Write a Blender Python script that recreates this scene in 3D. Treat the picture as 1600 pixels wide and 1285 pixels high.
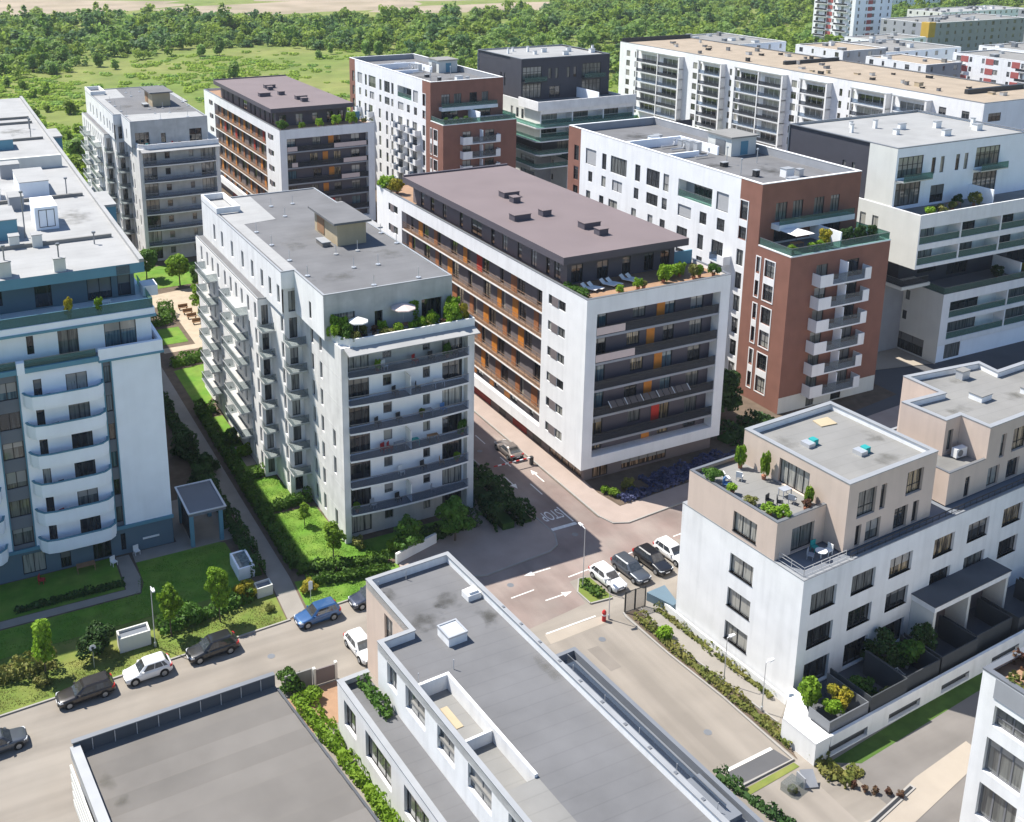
import bpy, math, random
import numpy as np
from mathutils import Vector, Matrix

scene = bpy.context.scene
for o in list(bpy.data.objects):
    bpy.data.objects.remove(o)
COL = scene.collection

# ------------------------------------------------------------------ camera
CAM_H = 64.0
YAW, PITCH = math.atan2(865, 1753), math.asin(.268)
cam_d = bpy.data.cameras.new('camera')
cam = bpy.data.objects.new('camera', cam_d)
COL.objects.link(cam)
cam.location = (0, 0, CAM_H)
cam.rotation_euler = (math.pi / 2 - PITCH, 0, -YAW)
cam_d.sensor_width = 36.0
cam_d.lens = 1689.0 / 1600.0 * 36.0
cam_d.shift_x = 110.0 / 1600.0
cam_d.shift_y = -302.5 / 1600.0
cam_d.clip_start = 0.5
cam_d.clip_end = 9000
scene.camera = cam

# ------------------------------------------------------------------ sky, sun, exposure
SUN = Vector((.39, -.53, -1.0))                 # direction in which sunlight travels
elev = math.atan2(1.0, math.hypot(SUN.x, SUN.y))
azim = math.atan2(-SUN.x, -SUN.y)               # clockwise from +Y to where the sun stands
world = bpy.data.worlds.new('World')
scene.world = world
world.use_nodes = True
wn = world.node_tree
bg = wn.nodes['Background']
sky = wn.nodes.new('ShaderNodeTexSky')
sky.sky_type = 'NISHITA'
sky.sun_disc = False
sky.sun_elevation = elev
sky.sun_rotation = azim
sky.air_density = 1.0
sky.dust_density = .4
sky.ozone_density = 5.0
wn.links.new(sky.outputs[0], bg.inputs[0])
bg.inputs[1].default_value = 0.1
sun_d = bpy.data.lights.new('sun', 'SUN')
sun_d.energy = 5.0
sun_d.angle = math.radians(.53)
sun_d.color = (1.0, .955, .88)
sun = bpy.data.objects.new('sun', sun_d)
COL.objects.link(sun)
sun.rotation_euler = SUN.to_track_quat('-Z', 'Y').to_euler()
sun.location = (-200, 250, 500)
scene.view_settings.view_transform = 'Standard'
scene.view_settings.look = 'None'
scene.view_settings.gamma = 1.0
scene.view_settings.use_curve_mapping = False
scene.view_settings.exposure = 0.74
scene.cycles.max_bounces = 7
scene.cycles.diffuse_bounces = 3
scene.cycles.transparent_max_bounces = 16
scene.cycles.use_denoising = True

# ------------------------------------------------------------------ materials
M = {}


def s2l(c):
    return tuple((v / 12.92 if v <= .04045 else ((v + .055) / 1.055) ** 2.4) for v in c)


def rgb(r, g, b):
    return s2l((r / 255, g / 255, b / 255))


def surf(name, col, rough=.85, var=.10, scale=.6, streak=0.0, patch=0.0, spec=.3, bump=0.0, bscale=8.0, metal=0.0, coat=0.0, col2=None, mix2=.5, scale2=.08, objvar=0.0, band=None, seam=0.0):
    """plain procedural surface: base colour, mottling, optional rain streaks, patches of a second colour, fine relief"""
    m = bpy.data.materials.new(name)
    m.use_nodes = True
    nt = m.node_tree
    N, L = nt.nodes, nt.links
    p = N['Principled BSDF']
    p.inputs['Roughness'].default_value = rough
    p.inputs['Specular IOR Level'].default_value = spec
    p.inputs['Metallic'].default_value = metal
    p.inputs['Coat Weight'].default_value = coat
    geo = N.new('ShaderNodeNewGeometry')
    out = None
    base = N.new('ShaderNodeRGB')
    base.outputs[0].default_value = (*col, 1)
    out = base.outputs[0]

    def noise(sc, detail=4, vec=None):
        n = N.new('ShaderNodeTexNoise')
        n.inputs['Scale'].default_value = sc
        n.inputs['Detail'].default_value = detail
        L.new(vec or geo.outputs['Position'], n.inputs['Vector'])
        return n.outputs['Fac']

    def ramp(fac, a, b):
        r = N.new('ShaderNodeMapRange')
        r.inputs[1].default_value = a
        r.inputs[2].default_value = b
        L.new(fac, r.inputs[0])
        return r.outputs[0]

    def mixc(fac, c1, c2, mode='MIX'):
        x = N.new('ShaderNodeMix')
        x.data_type = 'RGBA'
        x.blend_type = mode
        if isinstance(fac, float):
            x.inputs[0].default_value = fac
        else:
            L.new(fac, x.inputs[0])
        L.new(c1, x.inputs[6])
        if isinstance(c2, tuple):
            x.inputs[7].default_value = (*c2, 1)
        else:
            L.new(c2, x.inputs[7])
        return x.outputs[2]
    if col2 is not None:
        f = ramp(noise(scale2, 5), .5 - .12 * mix2 - .05, .5 + .18)
        out = mixc(f, out, col2)
    if patch > 0:
        f = ramp(noise(.16, 6), .52, .72)
        mm = N.new('ShaderNodeMath')
        mm.operation = 'MULTIPLY'
        L.new(f, mm.inputs[0])
        mm.inputs[1].default_value = patch
        out = mixc(mm.outputs[0], out, tuple(c * .45 for c in col))
    if streak > 0:
        mp = N.new('ShaderNodeMapping')
        mp.inputs['Scale'].default_value = (1.3, 1.3, .12)
        L.new(geo.outputs['Position'], mp.inputs['Vector'])
        f = ramp(noise(1.0, 5, mp.outputs[0]), .45, .78)
        mm = N.new('ShaderNodeMath')
        mm.operation = 'MULTIPLY'
        L.new(f, mm.inputs[0])
        mm.inputs[1].default_value = streak
        out = mixc(mm.outputs[0], out, tuple(c * .55 for c in col))
    if var > 0:
        hs = N.new('ShaderNodeHueSaturation')
        r = N.new('ShaderNodeMapRange')
        r.inputs[1].default_value, r.inputs[2].default_value = .3, .7
        r.inputs[3].default_value, r.inputs[4].default_value = 1 - var, 1 + var
        L.new(noise(scale, 6), r.inputs[0])
        L.new(r.outputs[0], hs.inputs['Value'])
        L.new(out, hs.inputs['Color'])
        out = hs.outputs[0]
    if band:
        mp = N.new('ShaderNodeMapping')
        mp.inputs['Scale'].default_value = band[:3]
        L.new(geo.outputs['Position'], mp.inputs['Vector'])
        r = N.new('ShaderNodeMapRange')
        r.inputs[1].default_value, r.inputs[2].default_value = .35, .68
        r.inputs[3].default_value, r.inputs[4].default_value = 1 - band[3], 1 + band[3]
        L.new(noise(1.0, 4, mp.outputs[0]), r.inputs[0])
        hs = N.new('ShaderNodeHueSaturation')
        L.new(r.outputs[0], hs.inputs['Value'])
        L.new(out, hs.inputs['Color'])
        out = hs.outputs[0]
    if seam > 0:
        sx = N.new('ShaderNodeSeparateXYZ')
        L.new(geo.outputs['Position'], sx.inputs[0])
        fr = N.new('ShaderNodeMath')
        fr.operation = 'PINGPONG'
        L.new(sx.outputs[1], fr.inputs[0])
        fr.inputs[1].default_value = seam
        r = N.new('ShaderNodeMapRange')
        r.inputs[1].default_value, r.inputs[2].default_value = .015, .07
        r.inputs[3].default_value, r.inputs[4].default_value = .90, 1.0
        L.new(fr.outputs[0], r.inputs[0])
        hs = N.new('ShaderNodeHueSaturation')
        L.new(r.outputs[0], hs.inputs['Value'])
        L.new(out, hs.inputs['Color'])
        out = hs.outputs[0]
    if objvar > 0:
        oi = N.new('ShaderNodeObjectInfo')
        r = N.new('ShaderNodeMapRange')
        r.inputs[3].default_value, r.inputs[4].default_value = 1 - objvar, 1 + objvar
        L.new(oi.outputs['Random'], r.inputs[0])
        hs = N.new('ShaderNodeHueSaturation')
        L.new(r.outputs[0], hs.inputs['Value'])
        L.new(out, hs.inputs['Color'])
        out = hs.outputs[0]
    L.new(out, p.inputs['Base Color'])
    if bump > 0:
        b = N.new('ShaderNodeBump')
        b.inputs['Strength'].default_value = bump
        b.inputs['Distance'].default_value = .02
        L.new(noise(bscale, 3), b.inputs['Height'])
        L.new(b.outputs[0], p.inputs['Normal'])
    M[name] = m
    return m


def foliage(name, col, col2, trans=.35, scale=.5, rough=.6):
    m = bpy.data.materials.new(name)
    m.use_nodes = True
    nt = m.node_tree
    N, L = nt.nodes, nt.links
    p = N['Principled BSDF']
    p.inputs['Roughness'].default_value = rough
    p.inputs['Specular IOR Level'].default_value = .25
    geo = N.new('ShaderNodeNewGeometry')
    oi = N.new('ShaderNodeObjectInfo')
    n1 = N.new('ShaderNodeTexNoise')
    n1.inputs['Scale'].default_value = scale
    n1.inputs['Detail'].default_value = 5
    L.new(geo.outputs['Position'], n1.inputs['Vector'])
    r = N.new('ShaderNodeMapRange')
    r.inputs[1].default_value, r.inputs[2].default_value = .35, .65
    L.new(n1.outputs['Fac'], r.inputs[0])
    x = N.new('ShaderNodeMix')
    x.data_type = 'RGBA'
    L.new(r.outputs[0], x.inputs[0])
    x.inputs[6].default_value = (*col, 1)
    x.inputs[7].default_value = (*col2, 1)
    hs = N.new('ShaderNodeHueSaturation')
    rr = N.new('ShaderNodeMapRange')
    rr.inputs[3].default_value, rr.inputs[4].default_value = .8, 1.2
    L.new(oi.outputs['Random'], rr.inputs[0])
    ri = N.new('ShaderNodeMapRange')
    ri.inputs[3].default_value, ri.inputs[4].default_value = .78, 1.22
    L.new(geo.outputs['Random Per Island'], ri.inputs[0])
    mm = N.new('ShaderNodeMath')
    mm.operation = 'MULTIPLY'
    L.new(rr.outputs[0], mm.inputs[0])
    L.new(ri.outputs[0], mm.inputs[1])
    L.new(mm.outputs[0], hs.inputs['Value'])
    L.new(x.outputs[2], hs.inputs['Color'])
    L.new(hs.outputs[0], p.inputs['Base Color'])
    t = N.new('ShaderNodeBsdfTranslucent')
    L.new(hs.outputs[0], t.inputs[0])
    ms = N.new('ShaderNodeMixShader')
    ms.inputs[0].default_value = trans
    L.new(p.outputs[0], ms.inputs[1])
    L.new(t.outputs[0], ms.inputs[2])
    L.new(ms.outputs[0], N['Material Output'].inputs[0])
    M[name] = m


def glass(name, tint, gloss=.25):
    """balcony glass: tinted, part see-through, part mirror"""
    m = bpy.data.materials.new(name)
    m.use_nodes = True
    nt = m.node_tree
    N, L = nt.nodes, nt.links
    p = N['Principled BSDF']
    p.inputs['Base Color'].default_value = (tint[0] * .5, tint[1] * .5, tint[2] * .5, 1)
    p.inputs['Roughness'].default_value = .06
    t = N.new('ShaderNodeBsdfTransparent')
    t.inputs[0].default_value = (*tint, 1)
    ms = N.new('ShaderNodeMixShader')
    ms.inputs[0].default_value = gloss
    L.new(t.outputs[0], ms.inputs[1])
    L.new(p.outputs[0], ms.inputs[2])
    L.new(ms.outputs[0], N['Material Output'].inputs[0])
    M[name] = m


def pane_mat(name, dark, curtain, amount, rough=.05, blind=.30):
    """window glass seen from outside: dark room, or pale curtains hanging in folds behind the glass"""
    m = bpy.data.materials.new(name)
    m.use_nodes = True
    nt = m.node_tree
    N, L = nt.nodes, nt.links
    p = N['Principled BSDF']
    p.inputs['Roughness'].default_value = rough
    p.inputs['Specular IOR Level'].default_value = .7
    p.inputs['Coat Weight'].default_value = .6
    p.inputs['Coat Roughness'].default_value = .02
    geo = N.new('ShaderNodeNewGeometry')
    mp = N.new('ShaderNodeMapping')
    mp.inputs['Scale'].default_value = (3.2, 3.2, .2)
    L.new(geo.outputs['Position'], mp.inputs['Vector'])
    n = N.new('ShaderNodeTexNoise')
    n.inputs['Scale'].default_value = 1.6
    n.inputs['Detail'].default_value = 3
    L.new(mp.outputs[0], n.inputs['Vector'])
    r = N.new('ShaderNodeMapRange')
    r.inputs[1].default_value = .62 - .4 * amount
    r.inputs[2].default_value = .78 - .4 * amount
    L.new(n.outputs['Fac'], r.inputs[0])
    x = N.new('ShaderNodeMix')
    x.data_type = 'RGBA'
    L.new(r.outputs[0], x.inputs[0])
    x.inputs[6].default_value = (*dark, 1)
    x.inputs[7].default_value = (*curtain, 1)
    tc = N.new('ShaderNodeTexCoord')
    sx = N.new('ShaderNodeSeparateXYZ')
    L.new(tc.outputs['Generated'], sx.inputs[0])
    oi = N.new('ShaderNodeObjectInfo')
    rb = N.new('ShaderNodeMapRange')
    rb.inputs[1].default_value, rb.inputs[2].default_value = .6, 1.0
    rb.inputs[3].default_value, rb.inputs[4].default_value = 1.01, .25
    L.new(oi.outputs['Random'], rb.inputs[0])
    gt = N.new('ShaderNodeMath')
    gt.operation = 'GREATER_THAN'
    L.new(sx.outputs[2], gt.inputs[0])
    L.new(rb.outputs[0], gt.inputs[1])
    xb = N.new('ShaderNodeMix')
    xb.data_type = 'RGBA'
    L.new(gt.outputs[0], xb.inputs[0])
    L.new(x.outputs[2], xb.inputs[6])
    xb.inputs[7].default_value = (blind, blind * .98, blind * .94, 1)
    L.new(xb.outputs[2], p.inputs['Base Color'])
    M[name] = m


surf('white', (.78, .78, .77), .8, .05, .5, streak=.30, patch=.10)
surf('white_clean', (.78, .78, .78), .8, .04, .5, streak=.22, patch=.05)
surf('white_bright', (.88, .88, .88), .8, .03, .5, streak=.08)
surf('white_blue', (.86, .89, .94), .8, .04, .4, streak=.10)
surf('offwhite', (.62, .62, .58), .85, .04, .5, streak=.12)
surf('white_roof', (.325, .325, .32), .85, .07, .4, patch=.22, seam=0.62)
surf('concrete', (.47, .47, .455), .9, .12, .7, streak=.35, patch=.18, bump=.2)
surf('concrete_pale', (.79, .78, .76), .88, .06, .6, streak=.22, patch=.08)
surf('concrete_mid', (.68, .67, .65), .88, .09, .7, streak=.32, patch=.12)
surf('concrete_dark', (.30, .30, .295), .9, .12, .7, streak=.3)
surf('membrane', (0.092, 0.096, 0.104), .9, .10, .35, patch=.25)
surf('membrane_mid', (0.148, 0.148, 0.152), .9, .10, .3, patch=.28, seam=0.62)
surf('membrane_pale', (0.222, 0.218, 0.207), .9, .08, .35, patch=.45, seam=0.62)
surf('membrane_brown', (0.167, 0.155, 0.141), .9, .08, .3, patch=.25, objvar=.10)
surf('membrane_tan', (0.326, 0.266, 0.200), .92, .10, .25, patch=.15, seam=0.7)
surf('membrane_silver', (0.300, 0.300, 0.294), .8, .07, .3, patch=.3, seam=0.7)
surf('purple_roof', (0.173, 0.138, 0.138), .8, .05, .2, patch=.12)
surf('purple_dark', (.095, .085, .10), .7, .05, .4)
surf('wall_taupe', (.17, .145, .145), .8, .05, .5)
surf('orange', (.55, .20, .03), .6, .12, 1.1)
surf('orange_brown', (.33, .13, .055), .65, .15, 1.1)
surf('red_panel', (.45, .03, .02), .6, .1, 1.1)
surf('red_store', (.22, .03, .025), .7, .1, .7)
surf('brick_red', (.235, .112, .083), .9, .08, .5, streak=.12, bump=.4, bscale=14)
surf('beige', (.585, .475, .40), .85, .05, .4, streak=.2)
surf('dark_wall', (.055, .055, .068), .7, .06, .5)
surf('grey_wall', (.30, .31, .33), .8, .06, .5, streak=.1)
surf('red_plaster', (.36, .10, .09), .85, .06, .4)
surf('yellow_wall', (.50, .32, .05), .8, .05, .5)
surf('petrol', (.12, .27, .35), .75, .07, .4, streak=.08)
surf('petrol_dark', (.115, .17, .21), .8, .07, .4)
surf('slate', (.16, .175, .20), .8, .05, .4)
surf('tan_wall', (.44, .36, .24), .85, .06, .5, streak=.15)
surf('metal_trim', (.20, .21, .225), .45, .05, .6, metal=.4, spec=.5)
surf('metal_dark', (.035, .037, .04), .5, .05, 1, metal=.3, spec=.5)
surf('metal_pale', (.55, .56, .57), .4, .05, 1, metal=.5, spec=.5)
surf('screen_dark', (.05, .055, .06), .6, .08, 1)
surf('coping', (.34, .35, .36), .55, .06, .7, metal=.3)
surf('frame_dark', (.028, .028, .03), .5, .03, 1)
surf('frame_white', (.72, .72, .72), .6, .02, 1)
surf('frame_grey', (.18, .18, .19), .6, .02, 1)
surf('blind', (.40, .40, .40), .6, .05, 3)
surf('asphalt', (.255, .225, .19), .95, .06, .25, patch=.25, band=(.03, .45, 1, .15), bump=.15, bscale=20, col2=(0.266, 0.240, 0.207), mix2=.6, scale2=.12)
surf('asphalt_drive', (.25, .222, .19), .95, .05, .3, patch=.25, band=(.42, .03, 1, .17), bump=.15, bscale=20)
surf('asphalt_red', (.235, .178, .158), .95, .09, .35, patch=.3, band=(.35, .05, 1, .15), bump=.15, bscale=20, col2=(.27, .225, .20), scale2=.2)
surf('asphalt_patch', (.205, .182, .158), .95, .08, .5, patch=.15)
surf('asphalt_shadow', (.165, .152, .14), .95, .08, .4, patch=.15, band=(.03, .4, 1, .1))  # court asphalt with the shadow of the houses put into its colour
surf('lawn_shadow', (.06, .115, .02), .97, .2, .9, patch=.2, bump=.6, bscale=9)  # grass beside the podium, coloured darker to imitate the shade there
surf('rooflight', (.46, .48, .50), .25, .06, .8, spec=.6)
surf('asphalt_dark', (0.096, 0.096, 0.100), .95, .08, .3, patch=.2)
surf('paving', (.34, .275, .24), .95, .07, .5, patch=.08)
surf('paving_pale', (0.340, 0.296, 0.244), .95, .06, .5, patch=.1)
surf('path', (0.266, 0.244, 0.215), .95, .08, .6, patch=.15)
surf('gravel', (0.414, 0.340, 0.252), .97, .10, .8, bump=.4, bscale=12)
surf('kerb', (0.311, 0.296, 0.274), .9, .06, 1)
surf('road_paint', (.70, .69, .66), .85, .12, 2.5, patch=.12)
surf('lawn', (.095, .205, .020), .97, .16, .9, patch=.12, col2=(.15, .23, .035), scale2=.35, bump=.6, bscale=9)
surf('lawn_dry', (0.119, 0.170, 0.030), .97, .15, .6, col2=(0.187, 0.196, 0.051), scale2=.35, bump=.6, bscale=9)
surf('soil', (.12, .09, .065), .97, .2, .9)
surf('meadow', (.125, .175, .03), .98, .18, .10, patch=.2, col2=(.20, .21, .06), mix2=.7, scale2=.018, bump=.5, bscale=2)
surf('sand', (.34, .275, .20), .98, .14, .03, col2=(.24, .20, .13), scale2=.02)
surf('deck', (0.311, 0.192, 0.118), .8, .12, 1.0)
surf('trunk', (.11, .085, .06), .95, .2, 3)
surf('terracotta', (.33, .14, .085), .85, .1, 2)
surf('cloth_white', (.78, .76, .73), .9, .03, 2)
surf('cloth_pink', (.62, .50, .46), .9, .03, 2)
surf('awning', (.15, .125, .11), .9, .1, 6)
surf('cloth_grey', (.30, .32, .36), .9, .05, 2)
surf('cloth_red', (.42, .04, .04), .9, .05, 2)
surf('cloth_blue', (.10, .22, .42), .9, .05, 2)
surf('walkway_wood', (.20, .125, .08), .8, .12, 2)
surf('wood', (.30, .17, .09), .8, .12, 2)
surf('teal_metal', (.03, .34, .33), .5, .06, 2, metal=.2)
surf('rubber', (.018, .018, .018), .85, .05, 3)
surf('tyre', (.015, .015, .015), .9, .05, 3)
surf('rim', (.40, .41, .42), .35, .05, 3, metal=.7)
surf('lamp_red', (.42, .015, .012), .25, .03, 3, spec=.6)
surf('lamp_clear', (.62, .64, .66), .15, .03, 3, spec=.8)
surf('bollard_red', (.45, .03, .03), .5, .08, 3)
surf('plate', (.70, .70, .70), .5, .02, 3)
for nm, c in (('black', (.016, .016, .018)), ('brownblack', (.022, .018, .017)), ('white', (.74, .74, .73)), ('blue', (.025, .09, .23)), ('graphite', (.075, .085, .10)), ('navy', (.03, .04, .07)), ('bronze', (.20, .175, .16))):
    surf('car_' + nm, c, .32, .02, 1, spec=.55, coat=.9, metal=0.0 if nm == 'white' else .25)
foliage('leaf_fresh', (.17, .31, .02), (.25, .39, .035), .45, .8)
foliage('leaf_mid', (.055, .135, .02), (.10, .20, .025), .35, .6)
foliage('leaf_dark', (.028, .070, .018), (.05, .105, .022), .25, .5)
foliage('leaf_blue', (.11, .215, .075), (.16, .27, .085), .45, .05)
foliage('leaf_hedge', (.055, .125, .016), (.10, .19, .02), .3, .9)
foliage('leaf_yellow', (.42, .34, .03), (.30, .30, .03), .4, .9)
foliage('leaf_olive', (.12, .15, .03), (.20, .19, .05), .3, .9)
foliage('leaf_red', (.11, .045, .03), (.16, .10, .05), .3, .9)
foliage('leaf_meadow', (.23, .345, .05), (.32, .42, .07), .5, .05)
foliage('leaf_wood', (.20, .335, .075), (.29, .42, .10), .5, .03)
foliage('leaf_lawn', (.10, .225, .02), (.15, .26, .03), .3, .6)
foliage('lavender', (.07, .085, .16), (.095, .11, .23), .3, .9)
glass('glass_green', (.42, .62, .56), .26)
glass('glass_grey', (.50, .57, .66), .16)
glass('glass_clear', (.70, .74, .75), .16)
glass('glass_rail', (.72, .77, .84), .10)
glass('glass_dark', (.36, .38, .42), .16)
pane_mat('pane_dark', (.016, .018, .021), (.06, .065, .065), .3, .05, .16)
pane_mat('pane_curtain', (.05, .053, .055), (.34, .335, .30), .75, .12)
pane_mat('pane_sheer', (.07, .075, .075), (.16, .165, .155), .55, .1)
pane_mat('pane_warm', (.03, .026, .02), (.40, .30, .17), .45, .08)
pane_mat('pane_shop', (.05, .035, .025), (.42, .27, .16), .45, .06)
pane_mat('pane_sky', (.03, .07, .10), (.10, .17, .20), .5)
pane_mat('car_glass', (.035, .042, .05), (.06, .068, .075), .4, .03, .04)


def stain_mat(name, col, strength):
    """dirt left by standing water: dense in the middle, breaking up towards the rim"""
    m = bpy.data.materials.new(name)
    m.use_nodes = True
    nt = m.node_tree
    N, L = nt.nodes, nt.links
    p = N['Principled BSDF']
    p.inputs['Base Color'].default_value = (*col, 1)
    p.inputs['Roughness'].default_value = .8
    tc = N.new('ShaderNodeTexCoord')
    ln = N.new('ShaderNodeVectorMath')
    ln.operation = 'LENGTH'
    L.new(tc.outputs['Object'], ln.inputs[0])
    geo = N.new('ShaderNodeNewGeometry')
    n = N.new('ShaderNodeTexNoise')
    n.inputs['Scale'].default_value = .9
    n.inputs['Detail'].default_value = 6
    L.new(geo.outputs['Position'], n.inputs['Vector'])
    sc = N.new('ShaderNodeMath')
    sc.operation = 'MULTIPLY_ADD'
    L.new(n.outputs['Fac'], sc.inputs[0])
    sc.inputs[1].default_value = 2.2
    sc.inputs[2].default_value = -.75
    sb = N.new('ShaderNodeMath')
    sb.operation = 'SUBTRACT'
    L.new(sc.outputs[0], sb.inputs[0])
    L.new(ln.outputs['Value'], sb.inputs[1])
    r = N.new('ShaderNodeMapRange')
    r.inputs[1].default_value, r.inputs[2].default_value = -.35, .55
    r.inputs[3].default_value, r.inputs[4].default_value = 0.0, strength
    L.new(sb.outputs[0], r.inputs[0])
    t = N.new('ShaderNodeBsdfTransparent')
    ms = N.new('ShaderNodeMixShader')
    L.new(r.outputs[0], ms.inputs[0])
    L.new(t.outputs[0], ms.inputs[1])
    L.new(p.outputs[0], ms.inputs[2])
    L.new(ms.outputs[0], N['Material Output'].inputs[0])
    M[name] = m


stain_mat('stain_dark', (.05, .048, .04), .55)
stain_mat('stain_brown', (.08, .075, .055), .38)

# ------------------------------------------------------------------ geometry helpers
RND = random.Random(7)


class MB:
    """collects faces, then becomes ONE mesh object"""

    def __init__(self):
        self.v, self.f, self.m = [], [], []

    def poly(self, pts, mi=0):
        i = len(self.v)
        self.v += [tuple(p) for p in pts]
        self.f.append(tuple(range(i, i + len(pts))))
        self.m.append(mi)

    def box(self, x0, x1, y0, y1, z0, z1, mi=0, top=None):
        i = len(self.v)
        self.v += [(x0, y0, z0), (x1, y0, z0), (x1, y1, z0), (x0, y1, z0), (x0, y0, z1), (x1, y0, z1), (x1, y1, z1), (x0, y1, z1)]
        for q, s in (((0, 3, 2, 1), mi), ((4, 5, 6, 7), mi if top is None else top), ((0, 1, 5, 4), mi), ((1, 2, 6, 5), mi), ((2, 3, 7, 6), mi), ((3, 0, 4, 7), mi)):
            self.f.append(tuple(i + k for k in q))
            self.m.append(s)
        return self

    def prism(self, pl, z0, z1, mi=0, top=None):
        a = sum(pl[k][0] * pl[(k + 1) % len(pl)][1] - pl[(k + 1) % len(pl)][0] * pl[k][1] for k in range(len(pl)))
        if a < 0:
            pl = pl[::-1]
        n, i = len(pl), len(self.v)
        self.v += [(x, y, z0) for x, y in pl] + [(x, y, z1) for x, y in pl]
        self.f.append(tuple(i + n + k for k in range(n)))
        self.m.append(mi if top is None else top)
        self.f.append(tuple(i + k for k in range(n - 1, -1, -1)))
        self.m.append(mi)
        for k in range(n):
            j = (k + 1) % n
            self.f.append((i + k, i + j, i + n + j, i + n + k))
            self.m.append(mi)
        return self

    def ring(self, pl, t, z0, z1, mi=0, top=None):
        a = sum(pl[k][0] * pl[(k + 1) % len(pl)][1] - pl[(k + 1) % len(pl)][0] * pl[k][1] for k in range(len(pl)))
        if a < 0:
            pl = pl[::-1]
        inn = inset(pl, t)
        n = len(pl)
        for k in range(n):
            j = (k + 1) % n
            A, B, C_, D = pl[k], pl[j], inn[j], inn[k]
            self.poly([(*A, z0), (*B, z0), (*B, z1), (*A, z1)], mi)
            self.poly([(*C_, z0), (*D, z0), (*D, z1), (*C_, z1)], mi)
            self.poly([(*A, z1), (*B, z1), (*C_, z1), (*D, z1)], mi if top is None else top)
            self.poly([(*B, z0), (*A, z0), (*D, z0), (*C_, z0)], mi)
        return self

    def tube(self, pts, r, n=6, mi=0, r1=None):
        pts = [Vector(p) for p in pts]
        rings = []
        for k, p in enumerate(pts):
            d = (pts[min(k + 1, len(pts) - 1)] - pts[max(k - 1, 0)]).normalized()
            a = d.orthogonal().normalized()
            b = d.cross(a)
            rr = r if r1 is None else r + (r1 - r) * k / max(1, len(pts) - 1)
            i = len(self.v)
            for q in range(n):
                t = 2 * math.pi * q / n
                self.v.append(tuple(p + a * (rr * math.cos(t)) + b * (rr * math.sin(t))))
            rings.append(i)
        for i, j in zip(rings, rings[1:]):
            for q in range(n):
                self.f.append((i + q, i + (q + 1) % n, j + (q + 1) % n, j + q))
                self.m.append(mi)
        self.f.append(tuple(rings[0] + q for q in range(n - 1, -1, -1)))
        self.m.append(mi)
        self.f.append(tuple(rings[-1] + q for q in range(n)))
        self.m.append(mi)
        return self

    def cyl(self, x, y, z0, z1, r, n=10, mi=0, r1=None):
        return self.tube([(x, y, z0), (x, y, z1)], r, n, mi, r1)

    def mesh(self, name, mats, ref=(0, 0, 0), smooth=False):
        me = bpy.data.meshes.new(name)
        v = self.v
        if ref != (0, 0, 0):
            v = [(a - ref[0], b - ref[1], c - ref[2]) for a, b, c in v]
        me.from_pydata(v, [], self.f)
        for mm in (mats if isinstance(mats, (list, tuple)) else [mats]):
            me.materials.append(M[mm] if isinstance(mm, str) else mm)
        if any(self.m):
            me.polygons.foreach_set('material_index', self.m)
        if smooth:
            me.polygons.foreach_set('use_smooth', [True] * len(self.f))
        me.update()
        return me


def inset(pl, t):
    n = len(pl)
    out = []
    for k in range(n):
        p0, p1, p2 = pl[k - 1], pl[k], pl[(k + 1) % n]
        d1 = Vector((p1[0] - p0[0], p1[1] - p0[1])).normalized()
        d2 = Vector((p2[0] - p1[0], p2[1] - p1[1])).normalized()
        n1, n2 = Vector((-d1.y, d1.x)), Vector((-d2.y, d2.x))
        b = n1 + n2
        k2 = t / max(.2, (1 + n1.dot(n2)))
        out.append((p1[0] + b.x * k2, p1[1] + b.y * k2))
    return out


def link(name, data, parent=None, loc=(0, 0, 0), rz=0.0):
    o = bpy.data.objects.new(name, data)
    COL.objects.link(o)
    if parent is not None:
        o.parent = parent
    o.location = loc
    if rz:
        o.rotation_euler = (0, 0, rz)
    return o


def tag(o, label, cat, group=None):
    o['label'] = label
    o['category'] = cat
    if group:
        o['group'] = group
    return o


def structure(name, mb, mat, kind='structure'):
    o = link(name, mb.mesh(name, mat))
    o['kind'] = kind
    return o


class Thing:
    """an Empty at the thing's base; parts are authored in coordinates that have ref as their origin"""

    def __init__(self, name, label, cat, ref=(0, 0, 0), off=(0, 0), rz=0.0, group=None, loc=None):
        self.ref = tuple(ref) if len(ref) == 3 else (ref[0], ref[1], 0)
        if loc is None:
            loc = (self.ref[0] + off[0], self.ref[1] + off[1], self.ref[2])
        self.root = tag(link(name, None, None, loc, rz), label, cat, group)

    def part(self, name, mb, mat, sub=None, smooth=False, label=None):
        o = link(name, mb.mesh(name, mat, self.ref, smooth), sub or self.root)
        if label:
            o['label'] = label
        return o

    def place(self, name, me, x, y, z, rz=0, sub=None):
        return link(name, me, sub or self.root, (x - self.ref[0], y - self.ref[1], z - self.ref[2]), rz)


_WM = {}


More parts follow.
